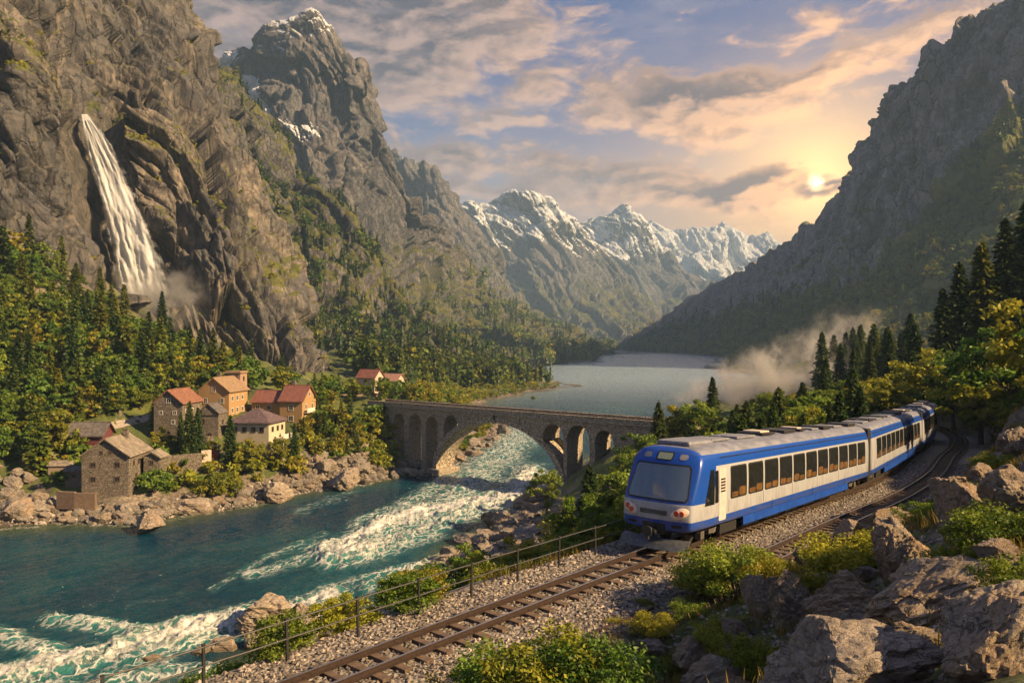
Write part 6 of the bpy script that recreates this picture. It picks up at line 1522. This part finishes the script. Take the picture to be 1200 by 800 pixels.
# ------------------------------------------------------------------ boulders
def boulder_mat(name, sc_, warm=0.0):
    m, t = new_mat(name); p = t.obj(); orr = t.orand(); q = t.v('ADD', p, t.v('SCALE', t.comb(orr, t.m('MULTIPLY', orr, 3.1), t.m('MULTIPLY', orr, 7.7)), 40.0))
    n1 = t.noise(q, 1.3*sc_, 8, .68, .4); n2 = t.noise(q, 6*sc_, 7, .72); strat = t.noise(t.mapping(q, (0, 0, 0), (.5, .2, 0), (.35, .35, 2.2)), 2.2*sc_, 7, .68, .5)
    e1 = t.vor(t.v('ADD', t.mapping(q, (0, 0, 0), (.3, .5, .2), (1, 1, 1.8)), t.v('SCALE', t.noise(q, 1.6*sc_, 4, .6, 0, 1), 1.1/sc_)), 1.15*sc_, 'DISTANCE_TO_EDGE')
    e2 = t.vor(t.v('ADD', q, t.v('SCALE', t.noise(q, 4*sc_, 4, .6, 0, 1), .5/sc_)), 3.6*sc_, 'DISTANCE_TO_EDGE')
    c = t.ramp(t.m('MULTIPLY_ADD', strat, .5, t.m('MULTIPLY', n1, .5)), [(.30, (0.10, 0.088, 0.078)), (.43, (0.22, 0.19, 0.165)), (.55, (0.36, 0.31, 0.255)), (.70, (0.54, 0.46, 0.38))])
    hue = t.m('FRACT', t.m('MULTIPLY', orr, 5.7)); c = t.mix(t.m('MULTIPLY', t.ss(t.noise(q, .5*sc_, 4, .6), .40, .62), .55), c, t.mix(hue, (0.48, 0.27, 0.12), (0.22, 0.20, 0.205)))
    lich = t.ss(t.noise(q, 2.6*sc_, 6, .75), .60, .68); c = t.mix(t.m('MULTIPLY', lich, .5), c, (0.30, 0.27, 0.13))
    k1 = t.ss(e1, .0, .022); k2 = t.ss(e2, .0, .04)
    c = t.mix(t.m('MULTIPLY', t.m('SUBTRACT', 1., k1), .6), c, (0.06, 0.045, 0.035)); c = t.mix(t.m('MULTIPLY', t.m('SUBTRACT', 1., k2), .25), c, (0.05, 0.04, 0.03))
    c = t.mix(t.m('MULTIPLY', n2, .25), c, (.08, .065, .055))
    z_ = t.xyz(t.pos())[2]; wet = t.m('SUBTRACT', 1., t.ss(t.m('ADD', z_, t.m('MULTIPLY', n1, .6)), WZ+.45, WZ+1.0)); c = t.mix(t.m('MULTIPLY', wet, .75), c, (0.035, 0.030, 0.02))
    if warm: c = t.mix(.30, c, (0.17, 0.155, 0.125))
    else: c = t.mix(.22, c, (0.46, 0.33, 0.20))
    h = t.m('ADD', t.m('ADD', t.m('MULTIPLY', k1, .55), t.m('MULTIPLY', k2, .18)), t.m('ADD', t.m('MULTIPLY', strat, 1.1), t.m('MULTIPLY', n2, .45)))
    princ(t, c, t.mix(wet, (.88,)*3, (.3,)*3), t.bump(h, 1.0, .16/sc_)); return m
ROCK_B, ROCK_S = boulder_mat('boulder_stone', 1.5), boulder_mat('shore_stone', .6, .5)
def boulder_data(seed, sub=5, cuts=16, lo=.50, hi=.86, amp=.07):
    rg = R_(seed); bm = bmesh.new(); bmesh.ops.create_icosphere(bm, subdivisions=sub, radius=1.0)
    V = np.array([v.co[:] for v in bm.verts]); F_ = np.array([[v.index for v in f.verts] for f in bm.faces]); bm.free()
    for k in range(cuts):
        n_ = rg.normal(0, 1, 3)*np.array([1, 1, .8]); n_ /= np.linalg.norm(n_); o_ = rg.uniform(lo, hi); d = V@n_-o_; V = V-np.outer(np.maximum(d, 0), n_)*.97
    N = unit(V); a = np.arctan2(N[:, 1], N[:, 0]); 
    D = fbm(V*1.6, 4, .5, seed=seed)*amp*1.3+ridged(V*np.array([2, 2, 5.]), 4, .55, seed=seed+3)*amp*.45+facet((V[:, 0]+V[:, 2]*.4)*3.2, (V[:, 1]+V[:, 2]*.8)*3.2, seed, 1.6, .35)*amp*.75+facet(V[:, 0]*8+V[:, 2]*3, V[:, 1]*7+V[:, 2]*5, seed+4, 1.5, .3)*amp*.28
    V = V+N*D[:, None]; V /= np.abs(V).max(0)
    o = mesh_obj('boulder', V, F_, ROCK_B, smooth=False, link=False); me = o.data; bpy.data.objects.remove(o); return me
BIG = [boulder_data(100+k, 6, 15+k % 5, .42, .84, .075) for k in range(9)]
MED = [boulder_data(130+k, 4, 14, .5, .86, .07) for k in range(10)]
for me in MED: me.materials[0] = ROCK_S
def put_boulder(me, c, size, rot, label, group=None, mat_=None):
    o = bpy.data.objects.new('boulder', me); COL.objects.link(o); o.location = tuple(float(q) for q in c); o.scale = tuple(float(q) for q in size); o.rotation_euler = rot
    return tag(o, label, 'boulder', group)
near_rocks = [ # centre px, py, width, height, roll, depth ratio, label
 (978, 800, 225, 118, 10, .9, 'big flat orange grey slab at the bottom edge right of the middle'),
 (1160, 742, 215, 118, 34, .8, 'huge cracked grey slab in the bottom right corner'),
 (1092, 702, 190, 66, 30, .9, 'long tilted grey slab lying above the corner slab'),
 (992, 708, 96, 76, 8, .8, 'blocky brown boulder left of the long tilted slab'),
 (1056, 655, 66, 96, 24, .8, 'tall pointed leaning boulder on the rocky slope'),
 (1079, 682, 62, 48, 20, .8, 'small wedge rock at the foot of the tall pointed boulder'),
 (1132, 612, 90, 100, 12, .8, 'tall fissured block above the pointed boulder'),
 (1196, 590, 76, 84, 15, .8, 'orange brown block at the right edge beside the fissured block'),
 (1036, 611, 66, 32, 6, .8, 'flat pale boulder close to the second track'),
 (993, 626, 38, 32, 0, .8, 'small orange boulder next to the second track'),
 (893, 702, 46, 54, 5, .8, 'squarish boulder behind the low green bush'),
 (925, 709, 56, 74, 12, .8, 'upright brown boulder left of the blocky one'),
 (944, 740, 46, 32, 10, .8, 'dark small rock under the upright brown boulder'),
 (812, 770, 52, 40, 20, .8, 'dark grey rock near the bottom bush'),
 (762, 757, 44, 27, 10, .8, 'grey flat stone right of the big bottom bush'),
 (860, 746, 44, 38, 0, .8, 'rounded brown rock in the middle of the stony slope'),
 (948, 655, 34, 30, 0, .8, 'small brown rock left of the green trackside bush'),
 (908, 684, 26, 20, 0, .8, 'small grey stone on top of the squarish boulder'),
 (1117, 574, 36, 28, 20, .8, 'pale rock in the yellow grass beside the bend'),
 (1185, 520, 54, 44, 20, .8, 'weathered block high on the slope at the right edge'),
 (1150, 560, 40, 32, 0, .8, 'brown rock between yellow bushes on the upper slope'),
 (1060, 755, 90, 50, 20, .8, 'grey rock wedged between the flat slab and the corner slab'),
 (835, 800, 80, 50, 12, .8, 'brown stone at the bottom edge left of the flat slab'),
 (1015, 672, 36, 28, 0, .8, 'small brown stone left of the pointed boulder'), (1170, 655, 60, 40, 25, .8, 'grey rock in the grass right of the long slab'),
 (880, 655, 30, 20, 0, .8, 'low stone at the near end of the second track')]
for k, (px, py, w_, h_, roll, dr, lab) in enumerate(near_rocks):
    g = ground_at(px, min(py+h_*.38, 870), 2.5); d = g[1] if g is not None else 10; sc_ = d/F0
    a, b = w_*sc_/2*1.08, h_*sc_/2*1.12; c = W(px, py, d+a*dr*.35)
    put_boulder(BIG[k % 9], c, (a, a*dr, b), (rad(10*math.sin(k*3)), -rad(roll), rad(25*math.sin(k*1.7))), lab)
rgb_ = R_(321)
def shore(poly, n, lo, hi, label, group, spacing, flat=.7, minz=WZ-.05):
    pts = poly_points(poly, n, rgb_, minz, 62, 400, spacing)
    for p in pts:
        s = rgb_.uniform(lo, hi)*(1 if rgb_.rand() < .8 else 1.5); put_boulder(MED[rgb_.randint(10)], p+np.array([0, 0, s*.15]), (s*rgb_.uniform(.8, 1.35), s, s*rgb_.uniform(.55, .9)), (rgb_.normal(0, .25), rgb_.normal(0, .25), rgb_.rand()*6.28), label, group)
shore([(-60, 612), (-60, 560), (0, 548), (40, 555), (62, 590), (60, 612)], 40, .8, 1.9, 'large rock in the heap on the left shore at the picture edge', 'boulders heaped at the far left shore', 1.5)
shore([(60, 612), (60, 596), (110, 592), (190, 588), (230, 580), (262, 576), (300, 572), (345, 560), (345, 578), (300, 590), (262, 597), (215, 602), (165, 615), (100, 613)], 120, .45, 1.15, 'weathered boulder on the shore below the stone house and golden bushes', 'boulders on the village shore', .8)
shore([(345, 578), (340, 552), (370, 535), (420, 530), (460, 545), (465, 558), (430, 567), (390, 572)], 70, .6, 1.6, 'weathered boulder on the shore just left of the bridge', 'boulders left of the bridge', 1.3)
shore([(452, 556), (470, 545), (500, 548), (520, 556), (470, 562)], 14, .8, 2.0, 'rock at the foot of the left bridge piers', 'rocks at the left bridge foot', 1.3)
shore([(640, 592), (665, 585), (655, 615), (610, 650), (570, 680), (500, 712), (470, 712), (500, 668), (540, 640), (585, 610), (622, 590)], 85, .5, 1.35, 'grey brown rock on the near shore beyond the fence', 'rocks on the near shore', .9)
shore([(535, 543), (546, 520), (570, 500), (604, 489), (596, 505), (578, 520), (556, 537)], 30, .6, 1.7, 'rock on the river bank seen through the great arch', 'rocks seen through the arch', 1.4)
stand([(535, 535), (546, 512), (575, 492), (600, 487), (592, 497), (560, 522)], 14, [(1, BSH_S, 1.5, 3, 'green bush on the bank seen through the great arch', 'shrub', 'bushes seen through the arch')], 2.0, 150, 420)
for (px, py, w_, h_, k, lab) in [(172, 613, 48, 26, 3, 'large pale rounded boulder in the water below the slab roofed house'), (228, 592, 44, 20, 5, 'long pale boulder at the waterline right of the rounded one'), (325, 578, 44, 22, 2, 'brown boulder at the waterline below the golden tree'),
      (405, 562, 40, 26, 6, 'dark grey boulder at the shore bend left of the bridge'), (575, 608, 34, 20, 1, 'dark boulder sticking out of the rapids on the near shore'), (528, 658, 46, 20, 4, 'orange brown flat boulder at the edge of the near shore'),
      (500, 685, 24, 14, 7, 'small dark rock left of the orange flat boulder'), (555, 668, 24, 18, 8, 'grey round rock behind the fence on the near shore'), (655, 573, 40, 26, 2, 'grey blocky boulder under the bank trees'), (620, 585, 48, 24, 9, 'brown slab boulder at the river edge near the lone small tree'),
      (308, 722, 68, 46, 0, 'big pointed brown boulder standing in the white water'), (350, 726, 60, 34, 3, 'broad boulder right of the pointed one in the white water'), (262, 754, 32, 18, 5, 'dark wet boulder in the rapids left of the fence'), (238, 760, 26, 10, 6, 'low wet rock at the left end of the rapids group'), (180, 770, 26, 8, 1, 'nearly drowned rock in the lower rapids'), (300, 752, 36, 16, 2, 'wet rock between fence and pointed boulder'), (365, 748, 30, 18, 7, 'grey stone on the shore behind the fence'), (690, 568, 30, 20, 4, 'grey rock half hidden under the bank trees')]:
    zb = min(py+h_*.45, 795); d = 28*F0/(zb-400); sc_ = d/F0; a, b = w_*sc_/2, h_*sc_/2
    put_boulder(BIG[k % 9], W(px, py, d+a*.3), (a*1.05, a*.85, b*1.15), (.1*math.sin(k), rad(6*math.sin(k*2.)), rad(40*k)), lab).data = BIG[k % 9]
# rubble between the boulders
pl = poly_points([(-60, 616), (-60, 565), (60, 585), (110, 590), (190, 586), (262, 574), (345, 556), (400, 530), (460, 545), (462, 560), (390, 574), (345, 580), (300, 592), (262, 599), (215, 604), (165, 616), (100, 614)], 1500, rgb_, WZ-.05, 20, 300)
pr = poly_points([(640, 592), (670, 585), (655, 620), (610, 655), (570, 684), (500, 714), (470, 714), (500, 668), (540, 640), (585, 610), (622, 590)], 900, rgb_, WZ-.05, 62, 300)
stones('rubble', np.vstack([pl, pl+rgb_.normal(0, .5, pl.shape)*np.array([1, 1, .1])]), .15, .5, BALL, 'small rubble stones between the boulders of the left shore', 8, 'rubble')
stones('rubble', np.vstack([pr, pr+rgb_.normal(0, .4, pr.shape)*np.array([1, 1, .1])]), .12, .40, BALL, 'small rubble stones between the rocks of the near shore', 9, 'rubble')
XY = np.column_stack([rgb_.uniform(2, 26, 16000), rgb_.uniform(6, 34, 16000)]); sd_, _z = line_dist(XY[:, 0], XY[:, 1]); XY = XY[(sd_ > 2.2) & (sd_ < 14)]
keep = fbm(xy0(XY[:, 0]/2.2, XY[:, 1]/2.2), 3) > -.05; XY = XY[keep]
stones('rubble', np.column_stack([XY, height(XY[:, 0], XY[:, 1])+.01]), .03, .11, BALL, 'broken stones scattered over the near slope below the boulders', 10, 'rubble')

# ------------------------------------------------------------------ grass and foreground bushes
def grass_mesh(XY, hlo, hhi, wd, per, seed, label, mat_=F_GRASS):
    rg = R_(seed); n_ = len(XY)*per; base = np.repeat(np.column_stack([XY, height(XY[:, 0], XY[:, 1])]), per, axis=0); base[:, :2] += rg.normal(0, .07, (n_, 2))
    a = rg.rand(n_)*6.28; h = rg.uniform(hlo, hhi, n_); ln = rg.uniform(.15, .7, n_)*h; u = np.stack([np.cos(a), np.sin(a), 0*a], 1); s = np.stack([-np.sin(a), np.cos(a), 0*a], 1)
    w_ = wd*(.6+.8*rg.rand(n_))[:, None]; up = np.array([0, 0, 1.])
    mid = base+u*(ln*.35)[:, None]+up*(h*.6)[:, None]; tip = base+u*ln[:, None]+up*h[:, None]
    V = np.stack([base-s*w_, base+s*w_, mid+s*w_*.6, mid-s*w_*.6, tip], 1).reshape(-1, 3); k = np.arange(n_)*5
    o = mesh_obj('grass', V, [np.stack([k, k+1, k+2, k+3], 1), np.stack([k+3, k+2, k+4], 1)], mat_, attrs={'tint': np.repeat(np.clip(rg.normal(.45, .22, n_), 0, 1), 5)})
    return tag(o, label, 'grass', kind='stuff')
XY = np.column_stack([rgb_.uniform(-1, 32, 14000), rgb_.uniform(5, 42, 14000)]); sd_, _z = line_dist(XY[:, 0], XY[:, 1])
k1 = fbm(xy0(XY[:, 0]/1.6, XY[:, 1]/1.6, 5), 3)
sel = (np.hypot(XY[:, 0], XY[:, 1]) > 8.5) & (((sd_ > 6.3) | ((sd_ > 3.6) & (XY[:, 1] < 26))) & (k1 > -.02)); grass_mesh(XY[sel], .10, .38, .011, 9, 3, 'dry golden grass tufts between the boulders on the near slope')
sel = (sd_ < -2.4) & (sd_ > -5.5) & (k1 > -.25); grass_mesh(XY[sel], .12, .42, .014, 8, 4, 'yellow green grass growing along the foot of the fence')
XY = np.column_stack([rgb_.uniform(20, 75, 9000), rgb_.uniform(38, 120, 9000)]); sd_, _z = line_dist(XY[:, 0], XY[:, 1]); sel = (sd_ > 6.4) & (sd_ < 30); grass_mesh(XY[sel], .2, .6, .03, 7, 5, 'rough golden grass on the slope beside the railway bend')
for (px, py, h_, wd, lab) in [(548, 838, 1.25, 1.1, 'leafy yellow green bush at the bottom edge, left one of the group'), (602, 845, 1.55, 1.1, 'leafy yellow green bush at the bottom edge, second of the group'), (655, 850, 1.75, 1.1, 'tallest leafy bush at the bottom edge of the picture'), (705, 838, 1.45, 1.1, 'leafy yellow green bush at the bottom edge, right one of the group'),
      (640, 800, 1.0, 1.2, 'low green bush behind the tallest bottom bush'), (825, 700, 1.35, 1.1, 'green bush between the gravel and the stony slope'), (866, 702, 1.75, 1.1, 'taller green bush right beside the near end of the second track'), (897, 690, 1.1, 1.0, 'small green bush left of the squarish boulder'),
      (1003, 668, 1.25, 1.35, 'dark green bush behind the blocky brown boulder'), (768, 745, .75, 1.2, 'small round green bush on the gravel slope'), (842, 752, .85, 1.1, 'small yellow green bush left of the rounded brown rock'), (880, 790, .95, .9, 'green plant growing against the flat orange slab'),
      (755, 708, .32, 1.2, 'tiny orange tuft on the gravel'), (722, 730, .3, 1.2, 'tiny yellow tuft left of the scrap rail'), (808, 722, .6, 1.3, 'low yellow green plant at the gravel edge'), (1088, 612, .7, 1.3, 'bright yellow bush left of the fissured block'), (1104, 596, .5, 1.4, 'golden bush below the pale rock by the bend'), (1170, 552, .9, 1.5, 'golden bush at the right edge of the upper slope'),
      (1178, 650, .9, 1.3, 'dark green bush right of the fissured block'), (1120, 672, .6, 1.3, 'low orange green plant behind the long tilted slab'), (1195, 690, .55, 1.2, 'dark green plant in the gap above the corner slab'), (1040, 760, .5, 1.1, 'small green weed in the gap between the bottom slabs'), (955, 690, .55, 1.1, 'yellow weed between upright and blocky boulders'), (918, 668, .6, 1.2, 'yellow green bush at the edge of the second track'), (790, 790, .55, 1.2, 'low green plant left of the dark grey rock'), (1150, 600, .7, 1.2, 'orange yellow plant on top of the fissured block slope')]:
    one(px, py, BSH_N, h_, lab, 'shrub', wide=wd, dmin=2.5)

# ------------------------------------------------------------------ waterfall
cpx, cpy = to_px(CL_P)
def cliff_depth(px, py):
    k = np.argmin((cpx-px)**2+(cpy-py)**2+np.where(CL_P[..., 1] > 330, 1e4, 0)); return CL_P.reshape(-1, 3)[k][1]
mw, t = new_mat('falling_water'); fx, fy, _ = t.xyz(t.attr('flow', 'Vector'))
st = t.noise(t.comb(t.m('MULTIPLY', fx, 14.0), t.m('MULTIPLY', fy, 1.6), 0.0), 1.0, 8, .7, .5); st2 = t.noise(t.comb(t.m('MULTIPLY', fx, 6.0), t.m('MULTIPLY', fy, 7.0), 4.0), 1.0, 8, .75, 1.6)
fe = t.m('ADD', fx, t.m('MULTIPLY', t.m('SUBTRACT', t.noise(t.comb(t.m('MULTIPLY', fx, 3.0), t.m('MULTIPLY', fy, 9.0), 9.0), 1.0, 6, .7), .5), .42))
edge = t.m('MULTIPLY', t.ss(fe, 0.02, .30), t.m('SUBTRACT', 1., t.ss(fe, .70, .98)))
al = t.ss(t.m('ADD', t.m('MULTIPLY', t.m('ADD', st, st2), .5), t.m('MULTIPLY_ADD', edge, .50, -.44)), .26, .60)
al = t.m('MULTIPLY', al, t.m('SUBTRACT', 1., t.m('MULTIPLY', t.ss(fy, .80, 1.0), .9)))
db = t.node('ShaderNodeBsdfDiffuse', {'Color': (.82, .83, .86, 1)}); trn = t.node('ShaderNodeBsdfTranslucent', {'Color': (.8, .82, .86, 1)}); mx = t.N.new('ShaderNodeMixShader'); mx.inputs[0].default_value = .4; t.L.new(db.outputs[0], mx.inputs[1]); t.L.new(trn.outputs[0], mx.inputs[2])
tp = t.N.new('ShaderNodeBsdfTransparent'); m2 = t.N.new('ShaderNodeMixShader'); t.put(m2.inputs[0], al); t.L.new(tp.outputs[0], m2.inputs[1]); t.L.new(mx.outputs[0], m2.inputs[2]); t.L.new(m2.outputs[0], t.out.inputs[0])
wf = empty('waterfall', tuple(W(160, 350, 262)), 0); tag(wf, 'tall white waterfall dropping down the left cliff', 'waterfall', kind='structure')
vs = np.linspace(0, 1, 160); us = np.linspace(0, 1, 50)
pcx = np.interp(vs, [0, .1, .3, .55, .8, 1], [99, 110, 128, 146, 160, 172]); phw = np.interp(vs, [0, .08, .3, .55, .8, 1], [6, 17, 27, 35, 42, 46]); ppy = 134+226*vs
dep = np.array([min(cliff_depth(a, b) for a in (x-q, x, x+q)) for x, b, q in zip(pcx, ppy, phw*.8)]); dep = sm(np.minimum.accumulate(sm(dep, 8)), 6)
dep[:6] += np.linspace(2.5, 0, 6)
for layer, (off_, wsc, seed) in enumerate(((1.0, 1.0, 1), (2.6, .72, 5), (4.2, .95, 9))):
    V = []; fl_ = []
    U, VV_ = np.meshgrid(us, vs, indexing='ij'); cxg = pcx[None]+(U*2-1)*phw[None]*wsc+layer*1.5*VV_; dg_ = dep[None]-off_*(.15+VV_)+fbm(xy0(U*9+seed, VV_*5), 4, .55)*1.3*(.2+VV_)
    P_ = np.stack([(cxg-600)/F0*dg_, dg_, (400-ppy[None])/F0*dg_], -1)-np.array(wf.location[:])
    mesh_obj('water_sheet', P_, grid_faces(50, 160), mw, wf, smooth=True, attrs={'flow': np.stack([U+seed*3.7*0, VV_+0*U, 0*U], -1).reshape(-1, 3)})
# ------------------------------------------------------------------ mist: volumes
def mist(name, c, size, dens, sc_, label, seed, thr=.5, col=(.99, .98, .97), lean=0.0):
    m, t = new_mat(name+'_air'); o_ = t.obj(); p = t.v('ADD', t.mapping(o_, scale=tuple(sc_*s/max(size) for s in size)), (seed*3.3, seed*1.7, 0))
    r = t.v('LENGTH', o_, out=1); n_ = t.noise(p, 1.0, 6, .62, .6)
    f = t.m('MULTIPLY', t.m('SUBTRACT', 1., t.ss(r, .35, .98)), t.ss(t.m('ADD', n_, t.m('MULTIPLY', r, -.16)), thr-.10, thr+.16))
    v_ = t.N.new('ShaderNodeVolumePrincipled'); v_.inputs['Color'].default_value = (*col, 1); t.put(v_.inputs['Density'], t.m('MULTIPLY', f, dens)); v_.inputs['Anisotropy'].default_value = .2; t.L.new(v_.outputs[0], t.out.inputs['Volume'])
    bm = bmesh.new(); bmesh.ops.create_icosphere(bm, subdivisions=3, radius=1.0); V = np.array([v.co[:] for v in bm.verts]); F_ = [[v.index for v in f_.verts] for f_ in bm.faces]; bm.free()
    o = mesh_obj(name, V, F_, m, smooth=True); o.location = tuple(c); o.scale = tuple(s/2 for s in size); o.rotation_euler = (0, lean, 0); return tag(o, label, 'mist', kind='stuff')
mist('mist', W(893, 450, 220), (70, 40, 26), .42, 5.0, 'low sunlit mist drifting over the trees behind the train', 1, .46, lean=-.35)
mist('mist', W(965, 405, 300), (75, 40, 30), .08, 4.5, 'thin mist rising in front of the right mountain slope', 2, .47, lean=-.4)
mist('spray', W(190, 350, 258), (40, 20, 30), .20, 3.5, 'white spray cloud at the foot of the waterfall', 3, .42)
